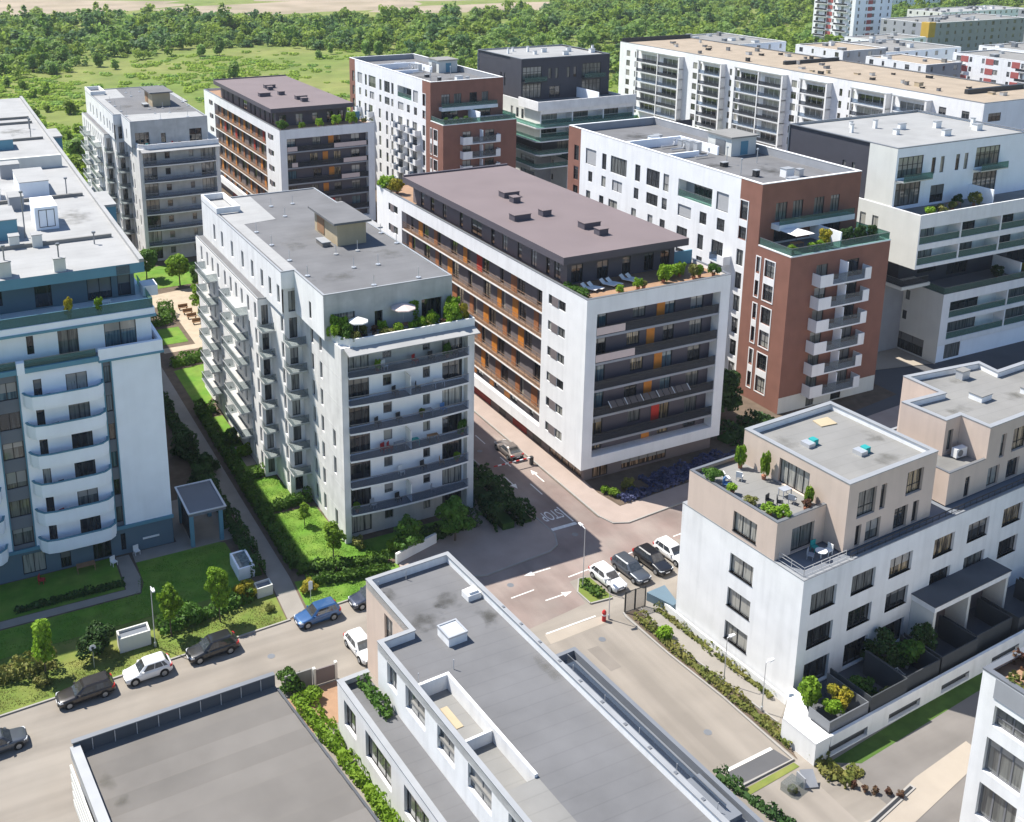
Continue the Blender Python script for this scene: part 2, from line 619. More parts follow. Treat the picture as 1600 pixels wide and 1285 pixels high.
def window_mesh(w, h, n, transom, fm, sill, fw=.07):
    k = (round(w, 2), round(h, 2), n, transom, fm, sill, fw)
    if k in _WM:
        return _WM[k]
    b = MB()
    d0, d1 = 0.0, .07
    b.box(0, w, d0, d1, 0, fw)
    b.box(0, w, d0, d1, h - fw, h)
    b.box(0, fw, d0, d1, fw, h - fw)
    b.box(w - fw, w, d0, d1, fw, h - fw)
    for i in range(1, n):
        x = w * i / n
        b.box(x - fw * .5, x + fw * .5, d0 + .003, d1 - .003, fw, h - fw)
    if transom:
        z = h * transom
        for i in range(n):
            b.box(w * i / n + fw * (.5 if i else 1), w * (i + 1) / n - fw * (.5 if i < n - 1 else 1), d0 + .006, d1 - .006, z - fw * .4, z + fw * .4)
    if sill:
        b.box(-.05, w + .05, -.24, -.004, -.06, .0)
    me = b.mesh('window', fm)
    p = MB()
    p.poly([(fw * .5, .045, fw * .5), (w - fw * .5, .045, fw * .5), (w - fw * .5, .045, h - fw * .5), (fw * .5, .045, h - fw * .5)])
    pm = {}
    _WM[k] = (me, p, pm)
    return _WM[k]


PANES = ['pane_dark'] * 5 + ['pane_curtain'] * 2 + ['pane_sheer'] * 2


class Face:
    """a vertical plane from (x0,y0) to (x1,y1); outside is to the right of that direction"""

    def __init__(self, T, x0, y0, x1, y1):
        self.T = T
        self.p = (x0, y0)
        self.L = math.hypot(x1 - x0, y1 - y0)
        self.d = ((x1 - x0) / self.L, (y1 - y0) / self.L)
        self.n = (self.d[1], -self.d[0])
        self.a = math.atan2(self.d[1], self.d[0])

    def pt(self, u, z, w=0.0):
        return (self.p[0] + self.d[0] * u + self.n[0] * w, self.p[1] + self.d[1] * u + self.n[1] * w, z)

    def sheet(self, mb, u0, u1, z0, z1, holes=(), depth=.2, w=0.0, mi=0, rmi=None):
        """wall with real openings and reveals"""
        us = sorted({u0, u1, *[min(max(h[0], u0), u1) for h in holes], *[min(max(h[1], u0), u1) for h in holes]})
        zs = sorted({z0, z1, *[min(max(h[2], z0), z1) for h in holes], *[min(max(h[3], z0), z1) for h in holes]})
        for k in range(len(zs) - 1):
            a, b = zs[k], zs[k + 1]
            if b - a < 1e-5:
                continue
            run = None
            for i in range(len(us) - 1):
                c, d = us[i], us[i + 1]
                if d - c < 1e-5:
                    continue
                um, zm = (c + d) / 2, (a + b) / 2
                hole = any(h[0] < um < h[1] and h[2] < zm < h[3] for h in holes)
                if not hole:
                    run = (run[0], d) if run else (c, d)
                if (hole or i == len(us) - 2) and run:
                    mb.poly([self.pt(run[0], a, w), self.pt(run[1], a, w), self.pt(run[1], b, w), self.pt(run[0], b, w)], mi)
                    run = None
        for h in holes:
            c, d, a, b = h[:4]
            r = mi if rmi is None else rmi
            q = w - depth
            mb.poly([self.pt(c, a, w), self.pt(d, a, w), self.pt(d, a, q), self.pt(c, a, q)], r)
            mb.poly([self.pt(c, b, q), self.pt(d, b, q), self.pt(d, b, w), self.pt(c, b, w)], r)
            mb.poly([self.pt(c, a, w), self.pt(c, a, q), self.pt(c, b, q), self.pt(c, b, w)], r)
            mb.poly([self.pt(d, a, q), self.pt(d, a, w), self.pt(d, b, w), self.pt(d, b, q)], r)
        return mb

    def box(self, mb, u0, u1, z0, z1, w0, w1, mi=0):
        pl = [self.pt(u0, 0, w0)[:2], self.pt(u1, 0, w0)[:2], self.pt(u1, 0, w1)[:2], self.pt(u0, 0, w1)[:2]]
        return mb.prism(pl, z0, z1, mi)

    def wall(self, name, mat, z0, z1, wins=(), u0=0.0, u1=None, w=0.0, holes=(), depth=.14, hdepth=None):
        """wall + its windows. wins: (u0,u1,z0,z1,{options})"""
        u1 = self.L if u1 is None else u1
        mb = MB()
        wh = [(a, b, c, d) for a, b, c, d, *_ in wins]
        if holes:
            for h in holes:
                wh.append(h)
        self.sheet(mb, u0, u1, z0, z1, wh, depth, w)
        o = self.T.part(name, mb, mat)
        for wi in wins:
            self.window(*wi[:4], w=w - depth + .05, **(wi[4] if len(wi) > 4 else {}))
        return o

    def window(self, u0, u1, z0, z1, n=None, tr=0.0, fm='frame_dark', pane=None, sill=False, w=-.1, name='window', fw=.07):
        ww, hh = u1 - u0, z1 - z0
        if n is None:
            n = max(1, round(ww / 1.0))
        me, pmb, pm = window_mesh(ww, hh, n, tr, fm, sill, fw)
        if pane is None:
            pane = RND.choice(PANES)
        if pane not in pm:
            pm[pane] = pmb.mesh('pane', pane)
        x, y, z = self.pt(u0, z0, w)
        o = self.T.place(name, me, x, y, z, self.a)
        link('pane', pm[pane], o)
        return o


def leaf_arrays(rng, n, lobes, size, up=.25, flat=.5):
    """n leaf-clump quads over the surfaces of several lobes (cx,cy,cz,rx,ry,rz)"""
    lob = np.array(lobes, float)
    wts = lob[:, 3] * lob[:, 5]
    idx = rng.choice(len(lob), n, p=wts / wts.sum())
    d = rng.normal(size=(n, 3))
    d[:, 2] += up
    d /= np.linalg.norm(d, axis=1)[:, None]
    rad = .62 + .42 * rng.random(n) ** .6
    c = lob[idx, :3] + d * lob[idx, 3:] * rad[:, None]
    nr = d + rng.normal(size=(n, 3)) * flat
    nr /= np.linalg.norm(nr, axis=1)[:, None]
    t = np.cross(nr, rng.normal(size=(n, 3)))
    t /= np.linalg.norm(t, axis=1)[:, None]
    b = np.cross(nr, t)
    s = size * (.6 + .8 * rng.random(n))[:, None]
    q = np.stack([c - t * s - b * s * .7, c + t * s * .8 - b * s * .5, c + t * s * .7 + b * s, c - t * s * .6 + b * s * .75], 1)
    return q.reshape(-1, 3)


def quads_mesh(name, verts, mats, mi=None):
    n = len(verts) // 4
    me = bpy.data.meshes.new(name)
    me.vertices.add(n * 4)
    me.vertices.foreach_set('co', np.ascontiguousarray(verts, dtype=np.float32).ravel())
    me.loops.add(n * 4)
    me.loops.foreach_set('vertex_index', np.arange(n * 4, dtype=np.int32))
    me.polygons.add(n)
    me.polygons.foreach_set('loop_start', np.arange(n, dtype=np.int32) * 4)
    me.polygons.foreach_set('loop_total', np.full(n, 4, dtype=np.int32))
    for m in (mats if isinstance(mats, (list, tuple)) else [mats]):
        me.materials.append(M[m])
    if mi is not None:
        me.polygons.foreach_set('material_index', mi)
    me.update()
    me.validate()
    return me


def crown_lobes(rng, k, r, h, z0, spread=.55, lr=.55):
    """lobes of a crown of radius r and height h standing on z0"""
    L = [(0, 0, z0 + h * .5, r * .62, r * .62, h * .46)]
    for i in range(k):
        a = rng.random() * 6.283
        zz = rng.random()
        q = r * spread * (1 - .55 * abs(zz - .4)) * (.6 + .5 * rng.random())
        s = r * lr * (.6 + .5 * rng.random())
        L.append((q * math.cos(a), q * math.sin(a), z0 + h * (.15 + .72 * zz), s, s, s * .85))
    return L


_TREES = {}


def tree_meshes(kind, seed):
    """(trunk mesh, crown mesh) of unit-free real size"""
    key = (kind, seed)
    if key in _TREES:
        return _TREES[key]
    rng = np.random.default_rng(seed * 31 + len(kind) * 7)
    spec = {  # radius, crown height, base height, leaves, leaf size, lobes, material
        'young': (1.2, 3.4, 1.2, 1900, .105, 17, 'leaf_fresh'),
        'round': (1.7, 3.2, 1.1, 2600, .115, 17, 'leaf_mid'),
        'roundfresh': (1.8, 3.4, 1.2, 2400, .125, 17, 'leaf_fresh'),
        'dark': (2.4, 5.5, 1.0, 3600, .17, 20, 'leaf_dark'),
        'shrub': (1.3, 1.9, .05, 1500, .10, 13, 'leaf_mid'),
        'shrubblue': (1.6, 2.6, .05, 1900, .11, 14, 'leaf_dark'),
        'shrubyellow': (.9, 1.3, .05, 900, .085, 11, 'leaf_yellow'),
        'shrubolive': (.9, 1.0, .05, 800, .085, 11, 'leaf_olive'),
        'shrubred': (.6, 1.1, .05, 420, .08, 9, 'leaf_red'),
        'shrubfresh': (1.0, 1.2, .05, 1000, .095, 12, 'leaf_fresh'),
        'field': (2.3, 3.6, .1, 420, .42, 9, 'leaf_meadow'),
        'fielddark': (3.0, 6.0, .4, 520, .50, 11, 'leaf_wood'),
        'fieldtall': (2.6, 8.0, .6, 520, .50, 12, 'leaf_wood'),
    }[kind]
    r, h, z0, n, sz, k, mat = spec
    lob = crown_lobes(rng, k, r, h, z0, .55, .55) if kind.startswith('field') else crown_lobes(rng, k, r, h, z0, .78, .36)
    me = quads_mesh('crown', leaf_arrays(rng, n, lob, sz), mat)
    t = MB()
    tr = .05 + r * .035
    t.tube([(0, 0, -.05), (.03, .02, z0 * .6), (.0, .04, z0 + h * .35), (.02, 0, z0 + h * .7)], tr, 6, 0, tr * .35)
    for i in range(4):
        l = lob[1 + i % (len(lob) - 1)]
        t.tube([(0, .02, z0 + h * (.05 + .1 * i)), (l[0] * .5, l[1] * .5, (z0 + h * .15 + l[2]) / 2), (l[0] * .95, l[1] * .95, l[2])], tr * .5, 4, 0, tr * .15)
    _TREES[key] = (t.mesh('trunk', 'trunk'), me)
    return _TREES[key]


def tree(name, kind, x, y, label, cat='tree', group=None, s=1.0, seed=None, z=0.0, sz=None, trunk=True):
    seed = RND.randrange(4) if seed is None else seed
    tm, cm = tree_meshes(kind, seed)
    o = tag(link(name, None, None, (x, y, z), RND.random() * 6.28), label, cat, group)
    o.scale = (s, s, sz or s)
    if trunk:
        link('trunk', tm, o)
    link('crown', cm, o)
    return o


def hedge(name, pts, w, h, mat, label, z=0.0, dens=26, size=.13, cat='hedge', group=None, lump=.12):
    """clipped or loose hedge along a polyline: twiggy core + leaf clumps over its skin"""
    rng = np.random.default_rng(abs(hash((round(pts[0][0], 1), round(pts[0][1], 1), round(w, 2)))) % 99991)
    T = Thing(name, label, cat, (pts[0][0], pts[0][1], z), group=group)
    V = []
    core = MB()
    for (x0, y0), (x1, y1) in zip(pts, pts[1:]):
        L = math.hypot(x1 - x0, y1 - y0)
        d = np.array([(x1 - x0) / L, (y1 - y0) / L, 0])
        nn = np.array([-d[1], d[0], 0])
        n = int(L * (w + 2 * h) * dens * 1.25)
        u = rng.random(n) * L
        side = rng.random(n)
        k = 2 * h / (w + 2 * h)
        s = np.where(side < k, np.where(rng.random(n) < .5, -1, 1) * (.88 + .2 * rng.random(n)), rng.random(n) * 2 - 1)
        zz = np.where(side < k, rng.random(n), .92 + .14 * rng.random(n))
        wob = 1 + lump * np.sin(u * 1.7 + x0) + lump * np.sin(u * .63 + y0) + lump * .7 * np.sin(u * 3.9)
        c = np.array([x0, y0, z]) + d * u[:, None] + nn * (s * w / 2 * (1 + .5 * (wob - 1)))[:, None] + np.array([0, 0, 1.0]) * (zz * h * wob)[:, None]
        nr = rng.normal(size=(n, 3)) + nn * s[:, None] + np.array([0, 0, .8])
        nr /= np.linalg.norm(nr, axis=1)[:, None]
        t = np.cross(nr, rng.normal(size=(n, 3)))
        t /= np.linalg.norm(t, axis=1)[:, None]
        b = np.cross(nr, t)
        ss = (size * (.6 + .8 * rng.random(n)))[:, None]
        V.append(np.stack([c - t * ss - b * ss * .7, c + t * ss - b * ss * .5, c + t * ss * .7 + b * ss, c - t * ss * .6 + b * ss * .8], 1).reshape(-1, 3))
        p = [(x0 + nn[0] * q * w * .27 + d[0] * r, y0 + nn[1] * q * w * .27 + d[1] * r) for q, r in ((-1, .2), (-1, L - .2), (1, L - .2), (1, .2))]
        core.prism(p, z, z + h * (.62 if lump < .2 else .35))
    o = link('foliage', quads_mesh('foliage', np.concatenate(V) - np.array(T.ref), mat), T.root)
    T.part('branches', core, mat)
    return T.root


def flat(name, pl, z, mat, kind='structure', th=.0):
    mb = MB()
    a = sum(pl[k][0] * pl[(k + 1) % len(pl)][1] - pl[(k + 1) % len(pl)][0] * pl[k][1] for k in range(len(pl)))
    pl = pl if a > 0 else pl[::-1]
    if th:
        mb.prism(pl, z - th, z)
    else:
        mb.poly([(x, y, z) for x, y in pl])
    o = structure(name, mb, mat, kind)
    return o


def arc(cx, cy, r, a0, a1, n=8):
    return [(cx + r * math.cos(math.radians(a0 + (a1 - a0) * i / n)), cy + r * math.sin(math.radians(a0 + (a1 - a0) * i / n))) for i in range(n + 1)]


def strip(mb, pts, w, z0, z1, closed=False):
    """kerb-like bar along a polyline, butted at the joints"""
    n = len(pts)
    L, R = [], []
    for k in range(n):
        p0, p1 = pts[max(k - 1, 0)], pts[min(k + 1, n - 1)]
        d = Vector((p1[0] - p0[0], p1[1] - p0[1])).normalized()
        L.append((pts[k][0] - d.y * w / 2, pts[k][1] + d.x * w / 2))
        R.append((pts[k][0] + d.y * w / 2, pts[k][1] - d.x * w / 2))
    for k in range(n - 1):
        a, b, c, d = R[k], R[k + 1], L[k + 1], L[k]
        mb.poly([(*a, z1), (*b, z1), (*c, z1), (*d, z1)])
        mb.poly([(*a, z0), (*b, z0), (*b, z1), (*a, z1)])
        mb.poly([(*c, z0), (*d, z0), (*d, z1), (*c, z1)])
    mb.poly([(*L[0], z0), (*R[0], z0), (*R[0], z1), (*L[0], z1)])
    mb.poly([(*R[-1], z0), (*L[-1], z0), (*L[-1], z1), (*R[-1], z1)])
    return mb

# ------------------------------------------------------------------ the setting: ground, streets, paths
flat('ground', [(-3000, -1500), (4500, -1500), (4500, 5000), (-3000, 5000)], -.03, 'meadow')
flat('site_ground', [(-60, 10), (330, 10), (330, 330), (120, 268), (22, 262), (-60, 250)], -.012, 'soil')
# streets
KB = lambda x: 83.75 + .062 * x                      # far kerb of the cross street
flat('street', [(-60, 20), (150, 20), (150, 84), (46.2, 83.2), (46.2, KB(46.2)), (-60, KB(-60))], 0.0, 'asphalt')
flat('junction_road', [(43.2, 83.3), (44.6, 79), (45.5, 74.2), (52.6, 75.2), (53.2, 78.9), (64, 80), (160, 86), (160, 92.5), (71.8, 85.75), (64.8, 85.1), (62.5, 87.7), (62.65, 190), (56.5, 190), (56.35, 90.2), (56.5, 86.8), (55.6, 84.9), (54.2, 84.15)], .004, 'asphalt_red')
flat('drive_threshold', [(46.4, 71.5), (52.6, 71.9), (52.9, 72.9), (46.6, 72.9)], .004, 'paving_pale')
flat('drive_slab', [(50.4, 50.9), (55.9, 51.1), (55.5, 52.6), (50.6, 52.3)], .004, 'asphalt_dark')
flat('drive', [(40, 40), (56, 40), (56.0, 51), (55.8, 58.9), (55.15, 65.6), (54.85, 71.6), (46.4, 71.45), (40, 71)], .002, 'asphalt_drive')
flat('back_court', [(60, 20), (150, 20), (150, 60), (72, 50.8), (59, 49)], .004, 'asphalt_shadow')
flat('delivery_yard', [(84.5, 60), (160, 60), (160, 104), (118, 104), (118, 96), (96, 93)], -.004, 'asphalt_dark')


def pavement(name, pl, mat, z=.12):
    return flat(name, pl, z, mat, th=.13)


pavement('corner_pavement', [(38.5, KB(38.5) + .2), (46.2, 83.5), (54.2, 84.3), (55.5, 85.0), (56.35, 86.9), (56.2, 90), (56.2, 103), (50.9, 103), (50.9, 94.9), (44.5, 91.2), (39.2, 89.5)], 'paving')
pavement('shop_pavement', [(62.8, 190), (62.8, 87.8), (63.4, 85.95), (64.9, 85.3), (71.8, 85.95), (160, 92.7), (160, 97), (90, 91.0), (77.5, 89.3), (66.0, 88.4), (65.4, 92.0), (65.6, 94.9), (65.6, 190)], 'paving')
k = MB()
strip(k, [(x, KB(x)) for x in (-60, 0, 10, 20, 26.2)], .16, -.02, .13)
strip(k, [(28.3, KB(28.3)), (38.3, KB(38.3)), (46.2, 83.42), (54.2, 84.22), (55.55, 84.95), (56.42, 86.85), (56.3, 90), (56.35, 190)], .16, -.02, .135)
strip(k, [(62.72, 190), (62.72, 87.75), (63.3, 85.85), (64.9, 85.2), (71.8, 85.87), (160, 92.6)], .16, -.02, .135)
structure('kerb', k, 'kerb')
k = MB()
strip(k, [(55.0, 72.3), (54.85, 71.6), (55.15, 65.6), (55.8, 58.9), (56.05, 51.0), (50.3, 50.7)], .16, -.02, .16)
strip(k, [(56.9, 72.1), (56.5, 66.4), (57.85, 54.7)], .12, -.02, .16)
strip(k, [(53.0, 74.9), (52.9, 77.0), (54.2, 78.8), (54.9, 78.7)], .14, -.02, .14)
strip(k, [(53.0, 74.9), (55.4, 74.7)], .14, -.02, .14)
structure('drive_kerb', k, 'kerb')
# painted markings
pm = MB()


def mark(x0, y0, x1, y1, w, z=.008):
    d = Vector((x1 - x0, y1 - y0)).normalized()
    nx, ny = -d.y * w / 2, d.x * w / 2
    pm.poly([(x0 - nx, y0 - ny, z), (x1 - nx, y1 - ny, z), (x1 + nx, y1 + ny, z), (x0 + nx, y0 + ny, z)])


def arrow(x, y, a, L):
    c, s = math.cos(a), math.sin(a)
    f = lambda u, v: (x + u * c - v * s, y + u * s + v * c, .008)
    pm.poly([f(0, -.07), f(L * .68, -.07), f(L * .68, .07), f(0, .07)])
    pm.poly([f(L * .66, -.38), f(L, 0), f(L * .66, .38)])


for y0, y1 in ((97.3, 94.6), (111, 108.4), (104.5, 101.9), (118, 115.4), (125, 122.4)):
    mark(59.6, y0, 59.6, y1, .14)
mark(59.6, 91.5, 59.65, 88.2, .16)
mark(56.62, 87.75, 59.75, 87.75, .5)
arrow(61.3, 97.0, math.pi / 2, 3.1)
arrow(57.7, 100.1, -math.pi / 2, 3.1)
arrow(52.7, 81.75, math.pi, 3.1)
arrow(49.4, 77.3, math.radians(2), 3.1)
for x0, y0, x1, y1 in ((46.6, 79.1, 49.3, 79.3), (53.5, 79.6, 56.3, 79.85), (60.6, 80.3, 63.4, 80.5), (67.6, 80.9, 70.3, 81.1), (74.6, 81.4, 77.4, 81.6)):
    mark(x0, y0, x1, y1, .14)
mark(50.7, 52.5, 55.4, 52.75, .28)
mark(46.8, 72.95, 52.4, 73.15, .16)
structure('road_marking', pm, 'road_paint')
cu = bpy.data.curves.new('stop_text', 'FONT')
cu.body = 'STOP'
cu.size = 1.05
cu.align_x = 'CENTER'
tmp = bpy.data.objects.new('stop_text_curve', cu)
COL.objects.link(tmp)
bpy.context.view_layer.update()
me = bpy.data.meshes.new_from_object(tmp.evaluated_get(bpy.context.evaluated_depsgraph_get()))
bpy.data.objects.remove(tmp)
me.materials.clear()
me.materials.append(M['road_paint'])
st = link('stop_marking', me, None, (58.15, 91.2, .009), math.pi)
st.scale = (1.0, 2.5, 1.0)
st['kind'] = 'structure'
# paths and gardens
flat('footpath', [(26.0, KB(26) + .1), (28.0, KB(28) + .9), (28.35, 92), (28.3, 108), (28.3, 150), (28.4, 200), (26.4, 200), (26.5, 104), (26.35, 92)], .03, 'path')
flat('garden_path', [(-12, 95.9), (13.0, 96.0), (14.4, 96.0), (14.9, 98.6), (14.6, 103.2), (13.3, 103.2), (13.2, 97.1), (-12, 97.2)], .03, 'path')
flat('roadside_verge', [(-60, KB(-60) + .1), (25.9, KB(25.9) + .1), (26.2, 92), (-60, 90)], .02, 'lawn_dry')
flat('shaded_lawn', [(-12, 97.3), (13.1, 97.2), (13.1, 103.4), (-12, 103.4)], .02, 'lawn')
flat('front_lawn', [(-60, 90.05), (26.2, 92.05), (24.6, 93), (24.2, 101), (20.2, 103.4), (15.0, 103.4), (15.0, 97.5), (14.4, 95.8), (-60, 95.7)], .016, 'lawn')
flat('entrance_paving', [(14.95, 101.4), (24.2, 101.4), (26.3, 101.4), (26.4, 112), (19.6, 112), (19.6, 103.4), (14.95, 103.4)], .024, 'path')
flat('street_verge', [(28.2, KB(28.2) + .1), (38.4, KB(38.4) + .1), (39.1, 89.5), (33, 90.4), (28.5, 91)], .02, 'lawn')
flat('corner_lawn', [(29.9, 92.6), (39, 90.4), (42, 91.5), (50.8, 94.8), (35.7, 94.9), (35.3, 103.8), (30.4, 104.2)], .02, 'lawn')
flat('small_lawn', [(30.5, 105.2), (34.0, 106.2), (33.4, 112.4), (30.5, 112.6)], .02, 'lawn')
flat('narrow_lawn', [(30.5, 113.5), (32.2, 114.5), (32.1, 131), (30.5, 131)], .02, 'lawn')
flat('garden_terrace', [(31.0, 116), (32.25, 116), (32.25, 121.5), (31.0, 121.5)], .04, 'paving_pale')
flat('back_lawn', [(29.6, 133), (36, 142.5), (36, 149.6), (29.6, 148.4)], .02, 'lawn')
flat('gravel_court', [(32.4, 176.5), (35.0, 176.6), (35.0, 157.5), (29.8, 157.6), (29.8, 155.6), (44, 155.6), (56, 155.6), (56, 186), (44, 184.5), (31, 182.5)], .012, 'gravel')
flat('side_lawn', [(29.3, 159), (34.3, 159), (34.3, 166), (29.3, 166)], .02, 'lawn')
flat('court_lawn', [(34.5, 186), (48, 186.5), (48, 199), (30, 199), (30, 184)], .02, 'lawn')
flat('planting_strip', [(55.2, 72.2), (56.6, 72.2), (56.4, 66.4), (57.7, 54.8), (56.4, 50.9), (56.0, 58.9), (55.3, 65.6)], .05, 'soil')
flat('side_path', [(57.0, 72.0), (58.6, 72.8), (59.6, 60), (60.2, 56.1), (58.0, 54.7), (56.7, 66.4)], .02, 'path')
flat('parking_island', [(53.08, 75.0), (53.0, 77.0), (54.25, 78.7), (55.3, 78.5), (55.5, 74.8)], .11, 'lawn_dry')
flat('flower_bed', [(66.1, 88.6), (77.5, 89.5), (90, 91.2), (90, 93.6), (85.2, 93.9), (66.2, 93.4)], .03, 'soil')
flat('podium_verge', [(58.4, 49.6), (60.6, 48.4), (86, 51.0), (86, 52.6)], .012, 'lawn_shadow')
flat('lower_verge', [(50.4, 50.4), (55.9, 50.8), (56.0, 50.3), (50.5, 49.8)], .03, 'lawn_dry')
flat('lower_pavement', [(55.2, 44.2), (57.3, 44.1), (63.2, 45.5), (70, 46.4), (70, 44.6), (57.5, 42)], .03, 'paving_pale')
flat('yard_pavement', [(118, 104), (131.3, 101.2), (131.3, 112.2), (118, 116)], .08, 'paving_pale')
flat('side_yard_lawn', [(85.2, 94.2), (97.6, 95), (97.8, 150), (85.2, 150)], .01, 'soil')  # dark soil colour instead of grass, stands in for the shade here
# far sand and works beyond the wood
rs = np.random.default_rng(3)


def blob_patch(name, cx, cy, rx, ry, mat, z):
    pts = [(cx + rx * (1 + .25 * rs.random()) * math.cos(a), cy + ry * (1 + .35 * rs.random()) * math.sin(a)) for a in np.linspace(0, 2 * math.pi, 26)[:-1]]
    return flat(name, pts, z, mat)


for i, (cx, cy, rx, ry) in enumerate(((60, 850, 120, 60), (260, 770, 90, 45), (400, 705, 90, 30), (120, 980, 200, 60), (430, 850, 150, 60))):
    blob_patch('sand', cx, cy, rx, ry, 'sand', -.02 + .003 * i)

# worn patches, manholes
for x, y, w_, h_ in ((38.5, 79.8, 2.4, 1.4), (49.2, 66, 1.2, 3.4), (9, 76.5, 3.0, 1.1)):
    flat('asphalt_patch', [(x, y), (x + w_, y + .07 * w_), (x + w_ - .07 * h_, y + h_), (x - .07 * h_, y + h_)], .0065, 'asphalt_patch')
for x, y in ((23.0, 81.2), (51.0, 70.0), (58.4, 85.9), (13, 78.0), (47.6, 81.0), (58.1, 107), (52.0, 56.4)):
    mh = MB()
    mh.cyl(x, y, -.02, .012, .34, 16)
    structure('manhole_cover', mh, 'metal_trim')

# ------------------------------------------------------------------ blocks of flats
def glass_rail(T, pts, z, h=1.05, mat='glass_green', name='railing', bar='metal_trim'):
    """sheet-glass balustrade along a polyline with a top bar"""
    g = MB()
    strip(g, pts, .03, z, z + h)
    o = T.part(name, g, mat)
    b = MB()
    strip(b, pts, .06, z + h, z + h + .05)
    T.part('handrail', b, bar, sub=o)
    return o


def bar_rail(T, pts, z, h=1.0, mat='metal_dark', step=.9):
    """thin metal balustrade: posts and three bars"""
    b = MB()
    for zz in (.12, .55, h):
        strip(b, pts, .04, z + zz - .02, z + zz + .02)
    for (x0, y0), (x1, y1) in zip(pts, pts[1:]):
        L = math.hypot(x1 - x0, y1 - y0)
        n = max(1, int(L / step))
        for i in range(n + 1):
            x, y = x0 + (x1 - x0) * i / n, y0 + (y1 - y0) * i / n
            b.box(x - .018, x + .018, y - .018, y + .018, z, z + h - .021)
    return T.part('railing', b, mat)


def roof_vents(T, spots, z, mat='metal_pale', h=1.0):
    for x, y in spots:
        b = MB()
        b.cyl(x, y, z, z + .12, .28, 10)
        b.cyl(x, y, z + .12, z + h, .035, 6)
        T.part('vent_pipe', b, mat)


def stain(T, x, y, z, rx, ry, mat='stain_dark'):
    b = MB()
    b.poly([(math.cos(6.2832 * k_ / 20), math.sin(6.2832 * k_ / 20), 0) for k_ in range(20)])
    o = T.place('roof_stain', b.mesh('roof_stain', mat), x, y, z + .006)
    o.scale = (rx, ry, 1)
    return o


def roof_unit(T, x, y, z, sx, sy, h, mat='metal_pale', cap='coping', name='roof_unit'):
    b = MB()
    b.box(x - sx / 2, x + sx / 2, y - sy / 2, y + sy / 2, z, z + h)
    o = T.part(name, b, mat)
    c = MB()
    c.box(x - sx / 2 - .06, x + sx / 2 + .06, y - sy / 2 - .06, y + sy / 2 + .06, z + h, z + h + .08)
    T.part('cap', c, cap, sub=o)
    return o


